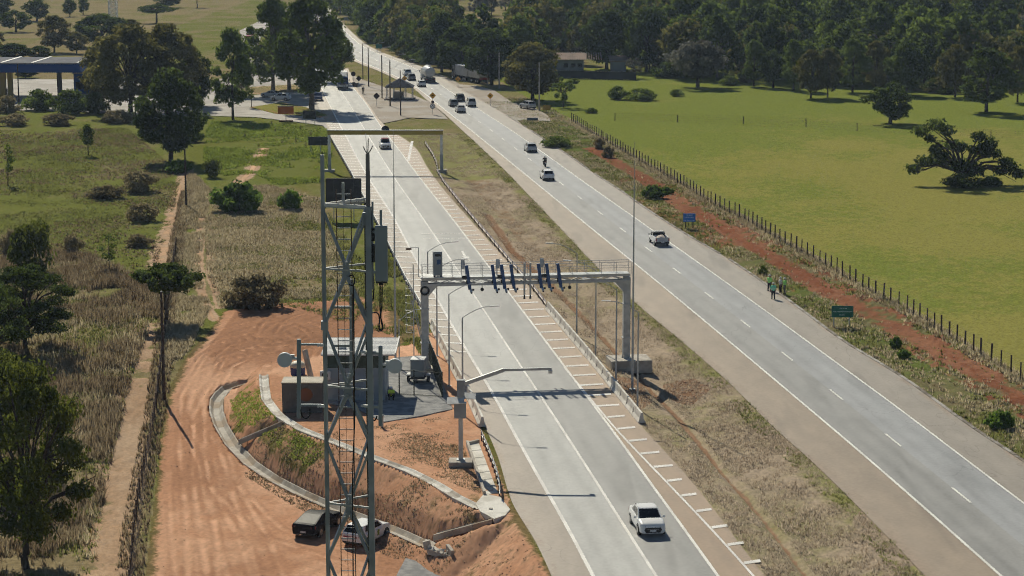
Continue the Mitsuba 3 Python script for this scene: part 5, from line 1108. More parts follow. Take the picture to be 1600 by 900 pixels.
t = thing('box_truck', 'white-topped truck coming on out of the shade of the tall trees', 'truck'); cab(t, 1.2, 'paint_blue', 3.0); part(t, 'box', MB().box((0, -1.7, 2.55), (2.5, 5.4, 2.5), bev=.05).mesh(), 'white_paint'); part(t, 'air_deflector', hull([(s * .9, y_, z_) for s in (-1, 1) for y_, z_ in ((1.3, 3.0), (1.3, 3.8), (2.6, 3.05))]), 'white_paint'); part(t, 'chassis', MB().box((0, -1.2, .85), (1.1, 6.4, .3)).mesh(), 'dark_metal')
part(t, 'bull_bar', MB().box((0, 3.34, .95), (2.2, .1, .5), bev=.03).mesh(), 'white_paint'); wheels(t, [(s * 1.0, y_) for s in (-1, 1) for y_ in (-3.2, 2.3)], .5, .35); p = plane(534, 140); settle(t, p[0], p[1] + 2, heading(OL1, p[1]) + math.pi)
t = thing('dump_truck', 'red truck on the service road seen between the roadside trees', 'truck'); cab(t, 1.0, 'paint_red', 2.9); part(t, 'bed', MB().box((0, -1.4, 1.9), (2.4, 4.4, 1.3), bev=.05).mesh(), 'paint_red'); part(t, 'chassis', MB().box((0, -1, .8), (1.1, 5.6, .4)).mesh(), 'dark_metal'); part(t, 'tail_panel', MB().box((0, -3.64, 1.0), (2.3, .08, .7)).mesh(), 'black_paint'); wheels(t, [(s * 1.0, y_) for s in (-1, 1) for y_ in (-2.6, -1.5, 2.0)], .5, .35); p = plane(389.5, 69); settle(t, p[0], p[1] + 2, .03, .05)
t = thing('box_truck', 'dark truck far up the road at the top edge of the frame', 'truck'); cab(t, 1.2, 'paint_dark', 3.0); part(t, 'box', MB().box((0, -1.7, 2.4), (2.5, 5.6, 2.8), bev=.05).mesh(), 'paint_blue'); part(t, 'chassis', MB().box((0, -1.2, .85), (1.1, 6.4, .3)).mesh(), 'dark_metal'); wheels(t, [(s * 1.0, y_) for s in (-1, 1) for y_ in (-3.2, 2.3)], .5, .35); p = plane(494, 8); settle(t, p[0] + 1, p[1] + 2, heading(IL2, p[1]), .08)
t = thing('pickup_truck', 'blue pickup standing in the shade under the tall roadside trees', 'pickup'); SH = SHAPES_['suv']
part(t, 'body', hull([(s * .9, y_, z_) for s in (-1, 1) for y_, z_ in ((-2.5, .45), (-2.5, 1.05), (2.45, .4), (2.5, .85), (2.2, 1.05))]), 'paint_blue', 30); k = part(t, 'cabin', hull([(s * w_, y_, z_) for s in (-1, 1) for w_, y_, z_ in ((.85, -.7, 1.0), (.7, -.5, 1.7), (.7, .7, 1.7), (.85, 1.3, 1.0))]), 'paint_blue'); part(k, 'windscreen', MB().plate([(-.72, 1.27, 1.1), (.72, 1.27, 1.1), (.62, .80, 1.62), (-.62, .80, 1.62)], .03).mesh(), 'glass_dark'); wheels(t, [(s * .8, y_) for s in (-1, 1) for y_ in (-1.6, 1.6)], .36, .24); p = plane(497, 157); settle(t, p[0], p[1], .1, .04)
# white pickup with a load
t = thing('pickup_truck', 'white pickup with an open loaded bed driving away on the dashed carriageway', 'pickup'); L, W = 4.45, 1.72; hw = W / 2
secs = []
for f, w, zb, zt in ((-.5, .93, .42, .78), (-.49, .97, .38, .80), (.05, 1, .34, .80), (.06, 1, .34, 1.0), (.28, 1, .34, .97), (.40, .97, .32, .90), (.47, .9, .34, .80), (.5, .78, .42, .64)):
    secs.append([(s * x_ * hw * w, f * L, z_) for s, pts in ((1, [(.82, zb), (.98, zb + .1), (1, (zb + zt) / 2), (.96, zt - .06), (.84, zt)]),) for x_, z_ in pts] + [(-x_ * hw * w, f * L, z_) for x_, z_ in [(.84, zt), (.96, zt - .06), (1, (zb + zt) / 2), (.98, zb + .1), (.82, zb)]])
part(t, 'body', loft(secs), 'paint_white', 38)
k = part(t, 'cabin', hull([(s * w_, y_, z_) for s in (-1, 1) for w_, y_, z_ in ((.80, .02, .95), (.66, .10, 1.50), (.62, .4, 1.54), (.64, .85, 1.50), (.80, 1.5, .95))]), 'paint_white', 30)
part(k, 'rear_window', MB().plate([(-.66, .035, 1.06), (.66, .035, 1.06), (.60, .075, 1.42), (-.60, .075, 1.42)], .03).mesh(), 'glass_dark'); part(k, 'windscreen', MB().plate([(-.7, 1.42, 1.03), (.7, 1.42, 1.03), (.6, .96, 1.45), (-.6, .96, 1.45)], .03).mesh(), 'glass_dark')
for s in (-1, 1):
    part(k, 'side_window', MB().plate([(s * .795, .25, 1.03), (s * .795, 1.25, 1.03), (s * .675, .82, 1.44), (s * .675, .25, 1.44)], .03).mesh(), 'glass_dark'); part(t, 'bed_side', MB().box((s * (hw - .05), -1.08, .93), (.09, 2.2, .32), bev=.02).mesh(), 'paint_white'); part(t, 'tail_light', MB().box((s * (hw - .08), -2.22, .82), (.14, .06, .36), bev=.02).mesh(), 'lamp_red'); part(t, 'mirror', MB().box((s * (hw + .08), 1.25, 1.05), (.2, .1, .14), bev=.03).mesh(), 'black_paint')
part(t, 'tailgate', MB().box((0, -2.2, .86), (1.5, .06, .44), bev=.02).mesh(), 'paint_silver'); bpr = part(t, 'rear_bumper', MB().box((0, -2.26, .48), (1.66, .12, .24), bev=.04).mesh(), 'black_paint'); part(bpr, 'number_plate', MB().box((0, -2.33, .52), (.4, .02, .13)).mesh(), 'plate_white'); part(t, 'sports_bar', MB().tube((-.72, -.05, .95), (-.66, -.02, 1.5), .04).tube((.72, -.05, .95), (.66, -.02, 1.5), .04).tube((-.66, -.02, 1.5), (.66, -.02, 1.5), .04).mesh(), 'black_paint')
wheels(t, [(s * .76, y_) for s in (-1, 1) for y_ in (-1.35, 1.42)], .32, .2)
ld = thing('load', 'pale tarpaulined load heaped in the open bed of the white pickup', 'load'); rg = np.random.default_rng(1)
part(ld, 'tarpaulin', hull([(x_, y_, z_) for x_, y_, z_ in ((-.55, -1.9, .85), (.5, -1.9, .85), (-.6, -.3, .9), (.6, -.3, .9), (-.3, -1.4, 1.22), (.3, -1.0, 1.28), (0, -.5, 1.2), (-.1, -1.7, 1.1))]), worn('tarp', (.55, .47, .42), (.45, .38, .34), 3, .8), 40); part(ld, 'rope', MB().poly([(-.6, -1, .95), (-.3, -1.02, 1.3), (.3, -1.02, 1.33), (.62, -1, .95)], .02, 5).mesh(), 'dark_metal')
p = plane(1031, 386); hd_ = heading(IL2, p[1]); settle(t, p[0], p[1] + 2.1, hd_); settle(ld, p[0], p[1] + 2.1, hd_)

# ---------------------------------------------------------------- people
def limb(pts, rad): return [hull([a, b], [ra, rb], 2) for a, b, ra, rb in zip(pts[:-1], pts[1:], rad[:-1], rad[1:])]
def union(ms, edge=.03, it=6):
    M = m3.Manifold.batch_boolean([m3.Manifold.hull_points(np.asarray(m.vertices)) for m in ms], m3.OpType.Add).refine_to_length(edge).to_mesh()
    t = trimesh.Trimesh(M.vert_properties[:, :3], M.tri_verts, process=False); trimesh.smoothing.filter_taubin(t, iterations=it); return t
solid('skin', (.30, .17, .11), .6); solid('vest_green', (.38, .86, .22), .6); solid('vest_lime', (.70, .88, .08), .6); solid('vest_teal', (.20, .70, .45), .6); solid('helmet_white', (.75, .75, .74), .35); solid('trousers_dark', (.018, .02, .03), .8); solid('trousers_grey', (.16, .15, .13), .8); solid('shirt_black', (.012, .012, .013), .8); solid('shirt_white', (.55, .55, .53), .8); solid('boot', (.02, .015, .012), .7); solid('reflective', (.7, .7, .68), .3)
def person(label, xyz, rz, vest, legs='trousers_dark', helmet='helmet_white', armL=None, armR=None, pose='stand', hat=True, group=None):
    """Faces local -y before turning; joints in metres."""
    t = thing('person', label, 'person', group)
    if pose == 'stand':
        hip = [np.array([s * .10, 0, .92]) for s in (-1, 1)]; knee = [np.array([s * .12, -.03, .50]) for s in (-1, 1)]; ank = [np.array([s * .14, .03, .09]) for s in (-1, 1)]; toe = [a + [0, -.15, -.05] for a in ank]; pel, che, neck, head = np.array([0, 0, .96]), np.array([0, 0, 1.32]), np.array([0, .01, 1.50]), np.array([0, -.02, 1.64])
    elif pose == 'ride':
        hip = [np.array([s * .13, .10, .86]) for s in (-1, 1)]; knee = [np.array([s * .24, -.30, .80]) for s in (-1, 1)]; ank = [np.array([s * .20, -.05, .38]) for s in (-1, 1)]; toe = [a + [0, -.15, -.05] for a in ank]; pel, che, neck, head = np.array([0, .12, .90]), np.array([0, -.02, 1.24]), np.array([0, -.06, 1.42]), np.array([0, -.10, 1.57])
    else:  # crouch
        hip = [np.array([s * .13, .10, .34]) for s in (-1, 1)]; knee = [np.array([s * .24, -.30, .52]) for s in (-1, 1)]; ank = [np.array([s * .18, -.10, .09]) for s in (-1, 1)]; toe = [a + [0, -.15, -.05] for a in ank]; pel, che, neck, head = np.array([0, .10, .36]), np.array([0, -.08, .68]), np.array([0, -.14, .86]), np.array([0, -.20, .99])
    sh = [che + [s * .19, 0, .08] for s in (-1, 1)]
    arms = []
    for s, a in ((-1, armL), (1, armR)):
        S_ = sh[0 if s < 0 else 1]
        if a is None: a = ((.08, -.02, -.27), (.06, -.10, -.50))
        arms.append((S_, S_ + np.array(a[0]) * [s, 1, 1], S_ + np.array(a[1]) * [s, 1, 1]))
    body = limb([pel, che, neck], [.14, .16, .065]) + [hull([neck, head], [.055, .05], 2), hull([head + [0, .01, .02], head + [0, -.015, -.06]], [.098, .07], 2), hull([head + [0, -.10, -.01], head + [0, -.085, .03]], [.022, .014], 1)] + [hull([head + [s * .10, .01, -.01], head + [s * .1, .015, .02]], [.022, .02], 1) for s in (-1, 1)]
    body += [hull([sh[0], sh[1], che + [0, 0, .05]], [.075, .075, .12], 2)]
    for h_, k_, a_, o_ in zip(hip, knee, ank, toe): body += limb([h_, k_, a_], [.095, .062, .045]) + [hull([a_, o_], [.05, .04], 2)]
    for S_, E_, H_ in arms:
        body += limb([S_, E_, H_], [.062, .045, .032]); d = (H_ - E_) / np.linalg.norm(H_ - E_); s_ = np.cross(d, [0, 1, 0.2]); s_ /= np.linalg.norm(s_)
        pm = H_ + d * .06; body.append(hull([H_, pm + s_ * .025, pm - s_ * .025], [.028, .022, .022], 1)); cur = np.array([0, -.018, 0])
        for o, l in ((-.032, .055), (-.011, .068), (.011, .064), (.032, .05)): body += limb([pm + s_ * o, pm + s_ * o + d * l * .55 + cur * .3, pm + s_ * o + d * l + cur], [.0105, .0095, .008])
        body += limb([H_ + d * .02 - s_ * .03, H_ + d * .06 - s_ * .06 + cur, H_ + d * .095 - s_ * .062 + cur], [.013, .011, .009])
    M = at(xyz[0], xyz[1], xyz[2], rz)
    def pp(par, nm, m, mat): return part(par, nm, m.apply_transform(M), mat, True)
    b = pp(t, 'body', union(body, .05, 4), 'skin')
    v_ = pp(t, 'vest', union(limb([pel + [0, 0, .02], che, neck - [0, 0, .06]], [.165, .185, .10]) + [hull([sh[0], sh[1], che], [.095, .095, .15], 2)] + limb([arms[0][0], arms[0][1]], [.085, .066]) + limb([arms[1][0], arms[1][1]], [.085, .066]), .06, 4), vest)
    if pose == 'stand': pp(v_, 'reflective_band', MB().tube(pel + [0, 0, .17], pel + [0, 0, .22], .187, n=18).mesh(), 'reflective')
    pp(t, 'trousers', union([hull([pel - [0, 0, .02], hip[0], hip[1]], [.155, .12, .12], 2)] + sum([limb([h_, k_, a_ + [0, 0, .05]], [.118, .085, .068]) for h_, k_, a_ in zip(hip, knee, ank)], []), .06, 4), legs)
    for a_, o_ in zip(ank, toe): pp(t, 'boot', hull([a_ + [0, .02, .02], a_ + [0, .03, -.03], o_], [.062, .06, .05], 2), 'boot')
    if hat:
        hm = trimesh.creation.icosphere(3, .128); hm = hm.slice_plane([0, 0, -.01], [0, 0, 1], cap=True, engine='earcut') if pose != 'ride' else hm
        hm.apply_translation(head + [0, .005, .045]); hk = pp(t, 'helmet', hm, helmet)
        if pose != 'ride': pp(hk, 'brim', MB().tube(head + [0, -.02, .03], head + [0, -.02, .042], .155, n=20).mesh(), helmet)
        else: pp(hk, 'visor', hull([head + [s * .07, -.10, z_] for s in (-1, 1) for z_ in (-.01, .05)] + [head + [0, -.125, z_] for z_ in (0, .05)]), 'glass_dark')
    return t
fold = ((.06, -.10, -.24), (-.10, -.26, -.20))
def stand(u, v): p = plane(u, v); return (p[0], p[1], max(float(gz(p[0], p[1])), .0) + .03)
person('person in a bright green jacket and white helmet behind the front worker', stand(1202, 455.5), math.radians(150), 'vest_green', armR=fold, group='road workers standing on the verge')
person('person in a teal vest standing nearest the camera on the road edge', stand(1208, 468), math.radians(185), 'vest_teal', group='road workers standing on the verge')
person('person in a black and white top with a pale helmet among the workers', stand(1219.5, 459), math.radians(-70), 'shirt_white', armL=fold, group='road workers standing on the verge')
person('person in a lime vest and pale trousers at the pasture side of the group', stand(1226, 460), math.radians(-100), 'vest_green', 'trousers_grey', armL=fold, armR=fold, group='road workers standing on the verge')
q = plane(611, 626); person('person crouching in a lime vest and white helmet by the hut wall', (q[0], q[1], .09), math.radians(10), 'vest_lime', pose='crouch', armL=((.02, -.20, -.16), (-.10, -.34, -.20)), armR=((.02, -.20, -.16), (-.10, -.34, -.20)))
q = plane(567.5, 147.5); person('person in dark clothes walking across the island by the diamond sign', (q[0], q[1], .06), .4, 'shirt_black', 'trousers_grey', hat=False)
# motorcycle
t = thing('motorcycle', 'dark motorcycle ridden away on the dashed carriageway between two white cars', 'motorcycle')
for y_ in (-.62, .66): w_ = part(t, 'wheel', trimesh.creation.torus(.24, .065, 24, 10).apply_transform(R3(0, 0, math.pi / 2)).apply_translation((0, y_, .305)), 'tyre', smooth=True); part(w_, 'rim', MB().tube((-.02, y_, .305), (.02, y_, .305), .19, n=16).mesh(), 'rim')
part(t, 'frame', MB().tube((0, -.62, .305), (0, -.1, .5), .05).tube((0, -.1, .5), (0, .35, .75), .06).tube((0, .66, .305), (0, .45, .95), .04).box((0, 0, .45), (.28, .45, .35), bev=.08).mesh(), 'dark_metal'); part(t, 'fuel_tank', hull([(0, .1, .78), (0, .38, .82)], [.13, .15], 2), 'paint_dark', True); part(t, 'seat', hull([(0, -.15, .78), (0, -.62, .84)], [.12, .10], 2), 'black_rubber', True); part(t, 'handlebar', MB().tube((-.36, .28, 1.02), (.36, .28, 1.02), .02).tube((0, .28, 1.02), (0, .45, .9), .03).mesh(), 'dark_metal'); part(t, 'tail_light', MB().box((0, -.76, .82), (.16, .06, .08)).mesh(), 'lamp_red'); part(t, 'number_plate', MB().box((0, -.82, .60), (.18, .02, .15), rx=.3).mesh(), 'plate_white'); part(t, 'rack_box', MB().box((0, -.68, 1.02), (.38, .34, .30), bev=.05).mesh(), 'black_paint')
p = plane(851.5, 261.5); hd_ = heading(IL2, p[1]); settle(t, p[0], p[1] + .6, hd_)
person('person in black riding the motorcycle, wearing a pale helmet', (p[0], p[1] + .5, ZR + .02), hd_ + math.pi, 'shirt_black', pose='ride', armL=((.10, -.16, -.14), (.10, -.40, -.24)), armR=((.10, -.16, -.14), (.10, -.40, -.24)))
# ---------------------------------------------------------------- foliage
def leaf_mat(name, c0, c1, c2, dt=1.0):
    def fn(p, n, uv):
        a = noise(p.x * .11, p.y * .11, p.z * .05); b = fbm(p.x * .9, p.y * .9, p.z * .9, 2); c = noise(p.x * 7, p.y * 7, p.z * 7)
        return mix(mix(c0, c1, smoothstep(.25, .75, .45 * a + .55 * b)), c2, .55 * smoothstep(.55, .95, c)) * (.72 + .55 * a)
    scene[name] = {'type': 'principledthin', 'base_color': mikit.proc(fn), 'roughness': .55, 'diff_trans': dt, 'spec_trans': 0.0, 'eta': 1.35}
    return name
leaf_mat('leaf_dark', (.060, .090, .022), (.100, .134, .032), (.16, .19, .048))
leaf_mat('leaf_mid', (.092, .134, .028), (.145, .192, .038), (.22, .255, .06))
leaf_mat('leaf_olive', (.125, .122, .038), (.185, .172, .056), (.26, .23, .085))
leaf_mat('leaf_lime', (.075, .098, .018), (.130, .150, .028), (.22, .23, .045))
leaf_mat('leaf_straw', (.20, .165, .09), (.29, .245, .14), (.37, .32, .20))
leaf_mat('leaf_grey', (.14, .137, .105), (.20, .195, .16), (.25, .24, .205))
leaf_mat('leaf_fresh', (.085, .145, .025), (.14, .215, .04), (.20, .275, .065))
worn('bark', (.085, .066, .05), (.05, .04, .032), 2.0, .95); worn('bark_pale', (.19, .16, .13), (.11, .09, .075), 2.0, .95)

def leaf_cards(P, N, size, rg, aspect=.55, soft=None):
    n = len(P); a = rg.normal(size=(n, 3)); N = N / (np.linalg.norm(N, axis=1, keepdims=True) + 1e-9)
    u = np.cross(N, a); u /= np.linalg.norm(u, axis=1, keepdims=True) + 1e-9; w = np.cross(N, u); s = size * (.6 + .8 * rg.random((n, 1)))
    v = np.stack([P - u * s, P + w * s * aspect, P + u * s, P - w * s * aspect], 1).reshape(-1, 3)
    i = np.arange(n)[:, None] * 4
    m = trimesh.Trimesh(v, np.vstack([i + [0, 1, 2], i + [0, 2, 3]]), process=False)
    m.metadata['soft'] = np.repeat(soft, 4, 0) if soft is not None else np.repeat(N, 4, 0); return m
def soft_ply(m, mat):
    """A mesh with given shading normals: leaves and blades shade with the clump they belong to."""
    return {'type': 'ply', 'filename': meshkit.write_ply((m.vertices, m.faces), False, normals=m.metadata['soft']), 'face_normals': False, 'bsdf': {'type': 'ref', 'id': mat}}
def crown_mesh(clumps, per, size, rg, flat=.7, aspect=.55, hollow=.45):
    Ps, Ns, Ss = [], [], []
    for c, r in clumps:
        d = rg.normal(size=(per, 3)); d /= np.linalg.norm(d, axis=1, keepdims=True); q = (hollow + (1 - hollow) * rg.random((per, 1)) ** .6) * (1 + .18 * rg.normal(size=(per, 1)))
        Ps.append(c + d * q * r * [1, 1, flat]); Ns.append(.7 * d + .9 * rg.normal(size=(per, 3)) * .7 + [0, 0, .45]); f = .55 * d + .62 * rg.normal(size=(per, 3)) + [0, 0, .40]; Ss.append(f / np.linalg.norm(f, axis=1, keepdims=True))
    return leaf_cards(np.vstack(Ps), np.vstack(Ns), size, rg, aspect, np.vstack(Ss))
def trunk_mesh(base_h, top, r, clumps, rg, limbs=10, lean=.0):
    m = MB(); k = np.array([lean * base_h, 0, base_h]); b = np.array([0, 0, -.3])
    m.tube(b, b * .3 + k * .35 + [rg.normal() * r * .5, 0, 0], r * 1.25, r * .95, n=9); m.tube(b * .3 + k * .35, k, r * .97, r * .78, n=9)
    idx = rg.permutation(len(clumps))[:limbs]
    for i in idx:
        c = np.array(clumps[i][0]); s = k * (.75 + .25 * rg.random()) if rg.random() < .6 else k + (top - k) * .35 * rg.random()
        mid = s + (c - s) * .5 + [0, 0, .12 * np.linalg.norm(c - s)] + rg.normal(size=3) * .2 * r
        m.tube(s, mid, r * .42, r * .28, n=6); m.tube(mid, c, r * .28, r * .10, n=5)
        for _ in range(2): m.tube(mid, c + rg.normal(size=3) * clumps[i][1] * .6, r * .16, r * .05, n=4)
    m.tube(k, k + (top - k) * .6, r * .7, r * .25, n=7)
    return m.mesh()
KINDS = {}
def kind(name, H, R, low, ncl, cr, per, size, mat, seed, flat=.75, top=1.0, tr=.22, limbs=10, bark='bark', inner=.35, shape=1.0, aspect=.55, lean=0., squash=1.0):
    """low: height where the crown begins; shape > 1 narrows the top, < 1 the bottom."""
    rg = np.random.default_rng(seed); cl = []
    while len(cl) < ncl:
        h = rg.random(); a = rg.random() * 2 * np.pi
        prof = (math.sin(math.pi * min(1, max(0, h * .92 + .06)) ** shape)) ** .6
        rr = R * prof * (inner + (1 - inner) * math.sqrt(rg.random())) - cr * .35
        c = np.array([rr * math.cos(a), rr * math.sin(a) * squash, low + (H * top - low - cr * .5) * h + .1 * cr]); cl.append((c, cr * (.65 + .6 * rg.random())))
    cr_m = crown_mesh(cl, per, size, rg, flat, aspect)
    KINDS[name] = (H, R, trunk_mesh(low + (H - low) * .25, np.array([lean * H, 0, H * .85]), tr, cl, rg, limbs, lean), cr_m, mat, bark)
kind('round_tree', 9, 5, 1.6, 46, 1.25, 105, .31, 'leaf_dark', 1, tr=.32)
kind('oval_tree', 15, 4.6, 3.2, 50, 1.35, 105, .37, 'leaf_mid', 2, tr=.26, shape=.75)
kind('umbrella_tree', 8, 5.5, 4.8, 40, 1.2, 120, .30, 'leaf_dark', 3, flat=.5, inner=.2, tr=.26, limbs=16)
kind('tall_tree', 24, 7.2, 4.5, 95, 1.75, 140, .42, 'leaf_mid', 4, tr=.5, limbs=18, shape=.85, bark='bark_pale')
kind('broad_tree', 11, 8, 3.2, 70, 1.6, 130, .36, 'leaf_grey', 5, flat=.55, tr=.42, limbs=22)
kind('olive_tree', 16, 7.5, 3.0, 84, 1.5, 115, .36, 'leaf_olive', 6, tr=.34, limbs=20)
kind('dark_tree', 13, 6, 2.2, 76, 1.4, 130, .35, 'leaf_dark', 7, tr=.34)
kind('bush', 2.6, 2.2, .2, 22, .75, 120, .16, 'leaf_mid', 8, tr=.06, limbs=6)
kind('lime_bush', 2.6, 2.2, .2, 22, .75, 120, .15, 'leaf_lime', 9, tr=.06, limbs=6)
kind('broadleaf_bush', 2.6, 2.6, .2, 26, .75, 90, .26, 'leaf_fresh', 10, tr=.06, limbs=6, aspect=.75)
kind('brown_bush', 2.4, 2.4, .2, 26, .75, 120, .16, 'leaf_straw', 11, tr=.05, limbs=8)
kind('sapling', 5, 1.1, 1.8, 10, .5, 45, .14, 'leaf_mid', 12, tr=.06, limbs=8)
kind('small_tree', 5, 1.6, 1.9, 14, .8, 110, .18, 'leaf_dark', 13, tr=.10, limbs=6)
kind('open_tree', 9, 5.5, 2.6, 24, 1.15, 150, .24, 'leaf_mid', 14, flat=.6, tr=.24, limbs=20, inner=.5)
for i, (mt, sh) in enumerate((('leaf_dark', .9), ('leaf_mid', .8), ('leaf_olive', .9), ('leaf_dark', .7), ('leaf_mid', 1.0), ('leaf_grey', .9))):
    kind(f'woodland_tree_{i}', 13, 5.6, 2.6, 34, 1.7, 46, .60, mt, 20 + i, tr=.28, limbs=8, shape=sh, bark='bark_pale' if i % 2 else 'bark')
def far_kind(name, mat, seed):
    kind(name, 13, 6.2, 2.0, 18, 2.4, 42, .95, mat, seed, tr=.3, limbs=3)
for i, mt in enumerate(('leaf_dark', 'leaf_mid', 'leaf_olive')): far_kind(f'woodland_far_{i}', mt, 40 + i)
# spreading tree of separate flat leaf pads in the pasture, and the two trees at the frame edge near the camera
rg = np.random.default_rng(77)
pads = [(-5.2, .6, 5.9, 1.2), (-3.4, .2, 6.6, 1.3), (-2.2, -.4, 6.0, 1.1), (-1.4, .5, 4.4, 1.2), (-.3, .2, 4.2, 1.0), (-3.6, -.5, 4.0, .9), (-6.3, -.4, 1.9, 1.0), (-4.9, .3, 2.6, 1.2), (-3.4, 0, 2.9, 1.3), (-1.9, .8, 2.4, 1.1), (-.5, -.6, 2.3, 1.4), (.9, .4, 2.1, 1.5), (1.8, -.4, 1.6, 1.1), (2.0, .3, 5.3, 1.0), (3.2, -.2, 4.7, 1.1), (3.0, .6, 3.6, 1.0), (4.0, .2, 3.5, 1.0), (1.6, .4, 3.8, .9), (5.4, -.3, 2.6, 1.0), (6.2, .4, 1.9, 1.2), (4.9, .5, 1.6, 1.0), (7.1, 0, 1.3, .9), (-2.6, -.2, 3.3, 1.0), (-4.3, 0, 5.1, .7), (2.6, 0, 4.2, .8)]
cl = [(np.array(p[:3]), p[3]) for p in pads]
KINDS['spreading_tree'] = (7.4, 7.4, trunk_mesh(1.0, np.array([0, 0, 3.2]), .42, cl, rg, 25), crown_mesh(cl, 190, .22, rg, .55), 'leaf_dark', 'bark')
def near_tree(name, seed, H, R, low, ncl, mat, per=380, size=.135, flat=.42):
    rg = np.random.default_rng(seed); cl = []
    for i in range(ncl):
        h = (i + .5) / ncl; a = i * 2.4 + rg.random(); rr = R * (.25 + .75 * math.sqrt(rg.random())) * (math.sin(math.pi * (h * .8 + .16)) ** .5)
        cl.append((np.array([rr * math.cos(a), rr * math.sin(a), low + (H - low - .6) * h]), .85 + .5 * rg.random()))
    KINDS[name] = (H, R, trunk_mesh(low + .5, np.array([0, 0, H * .8]), .26, cl, rg, ncl), crown_mesh(cl, per, size, rg, flat, .6, .3), mat, 'bark')
near_tree('near_lime', 31, 9, 4.6, 1.5, 42, 'leaf_lime'); near_tree('near_dark', 32, 8.5, 4.6, 1.6, 40, 'leaf_dark')
USED = {}
def group_of(k, mat=None):
    key = (k, mat)
    if key not in USED:
        H, R, tm, cm, mt, bk = KINDS[k]; g = f'shape_{k}_{mat or mt}'; scene[g] = {'type': 'shapegroup', 'trunk': mikit.ply(tm, bk, 40), 'crown': soft_ply(cm, mat or mt)}
        USED[key] = g
    return USED[key]
def inst(key, k, x, y, z, sx, sz, rz, mat=None):
    scene[key] = {'type': 'instance', 'g': {'type': 'ref', 'id': group_of(k, mat)}, 'to_world': T().translate([float(x), float(y), float(z)]).rotate([0, 0, 1], float(math.degrees(rz))).scale([float(sx), float(sx), float(sz)])}
RZ = np.random.default_rng(99)
def tree(name, k, u, vb, vt, wpx, label, group=None, mat=None, cat='tree', rz=None):
    p = S(u, vb); x, y = p[0], p[1]; zg = float(gz(x, y)) if y < 950 else 0.; h = height_at(y, vt) - zg
    dep = y * CP - (zg - CAM_H) * SP; w = wpx * dep / FOC; H, R = KINDS[k][:2]
    key = thing(name, label, cat, group); inst(key, k, x, y, zg - .05, w / (2 * R), h / H, RZ.random() * 6.28 if rz is None else rz, mat)
tree('tree', 'near_lime', 42, 888, 548, 205, 'yellow-green tree at the frame edge nearest the camera', rz=.4)
tree('tree', 'near_lime', -22, 742, 545, 190, 'yellow-green tree cut by the frame edge behind the nearest one', rz=2.2)
tree('tree', 'near_dark', 40, 548, 408, 150, 'dark green tree at the frame edge above the yellow-green ones', rz=1.0)
tree('tree', 'near_dark', -25, 600, 430, 130, 'dark tree half outside the frame beside the dark green tree', rz=2.0)
tree('tree', 'umbrella_tree', 259, 505, 413, 122, 'flat-topped dark tree over the footpath beside the timber pole')
tree('tree', 'dark_tree', 267, 252, 112, 118, 'dark round tree with a bare lower trunk in front of the brownish trees')
tree('tree', 'olive_tree', 205, 178, 40, 150, 'large brownish green tree behind the dark round tree'); tree('tree', 'olive_tree', 262, 172, 38, 125, 'brownish tree with its top in front of the far field fence'); tree('tree', 'dark_tree', 305, 165, 82, 66, 'dark tree between the brownish trees and the slim green one')
tree('tree', 'olive_tree', 160, 172, 66, 70, 'brownish tree at the end of the blue canopy')
tree('tree', 'oval_tree', 364, 187, 44, 68, 'slim green tree with a bare trunk on the forecourt edge'); tree('tree', 'sapling', 393, 168, 122, 22, 'thin young tree on the forecourt beside the slim green tree')
tree('tree', 'tall_tree', 487, 171, -6, 118, 'tallest roadside tree with a thick trunk shading the carriageway', rz=.3); tree('tree', 'tall_tree', 427, 149, -4, 88, 'tall roadside tree behind the orange board, second of the big trees', rz=1.9); tree('tree', 'tall_tree', 520, 128, 42, 62, 'tall tree behind the shaded carriageway', rz=2.9); tree('tree', 'tall_tree', 452, 140, 20, 82, 'tall tree between the two biggest roadside trees', rz=4.0); tree('tree', 'olive_tree', 378, 150, 82, 40, 'brownish tree between the slim green tree and the big trees')
tree('tree', 'small_tree', 138, 243, 194, 21, 'small dark tree standing alone in the rough field'); tree('tree', 'sapling', 13, 290, 222, 26, 'thin sapling at the frame edge in the rough field'); tree('tree', 'sapling', 171, 426, 362, 34, 'sparse sapling in the brush below the rough field')
tree('tree', 'round_tree', 1391, 193, 130, 88, 'dark round tree alone in the pasture'); tree('tree', 'spreading_tree', 1503, 288, 183, 182, 'dark spreading tree of separate leaf pads in the pasture', rz=0.0)
tree('tree', 'broad_tree', 1090, 136, 62, 104, 'broad grey-leaved tree at the pasture edge'); tree('tree', 'oval_tree', 1541, 175, 75, 92, 'tall dark tree at the pasture edge near the frame side', mat='leaf_dark')
for u, vb, vt, w, k, lab in ((1178, 135, 62, 42, 'oval_tree', 'slim tree at the pasture edge beside the broad grey one'), (1208, 137, 78, 50, 'round_tree', 'low dark tree at the pasture edge with two trunks'), (1240, 141, 62, 46, 'oval_tree', 'narrow tree fourth along the pasture edge from the grey one'), (1267, 153, 78, 58, 'olive_tree', 'olive tree standing out in front of the wood in the pasture'), (1293, 152, 76, 50, 'olive_tree', 'olive tree with a thin trunk beside the one standing out'), (1332, 144, 60, 56, 'oval_tree', 'green tree at the wood edge above the dark round pasture tree'), (1368, 142, 64, 52, 'olive_tree', 'olive tree at the wood edge past the dark round pasture tree'), (1416, 148, 66, 70, 'dark_tree', 'dark tree at the wood edge right behind the dark round pasture tree'), (1492, 152, 70, 62, 'olive_tree', 'dry-looking tree at the wood edge between two dark ones'), (1590, 160, 72, 60, 'olive_tree', 'brownish tree at the wood edge touching the frame side')):
    tree('tree', k, u, vb, vt, w, lab)
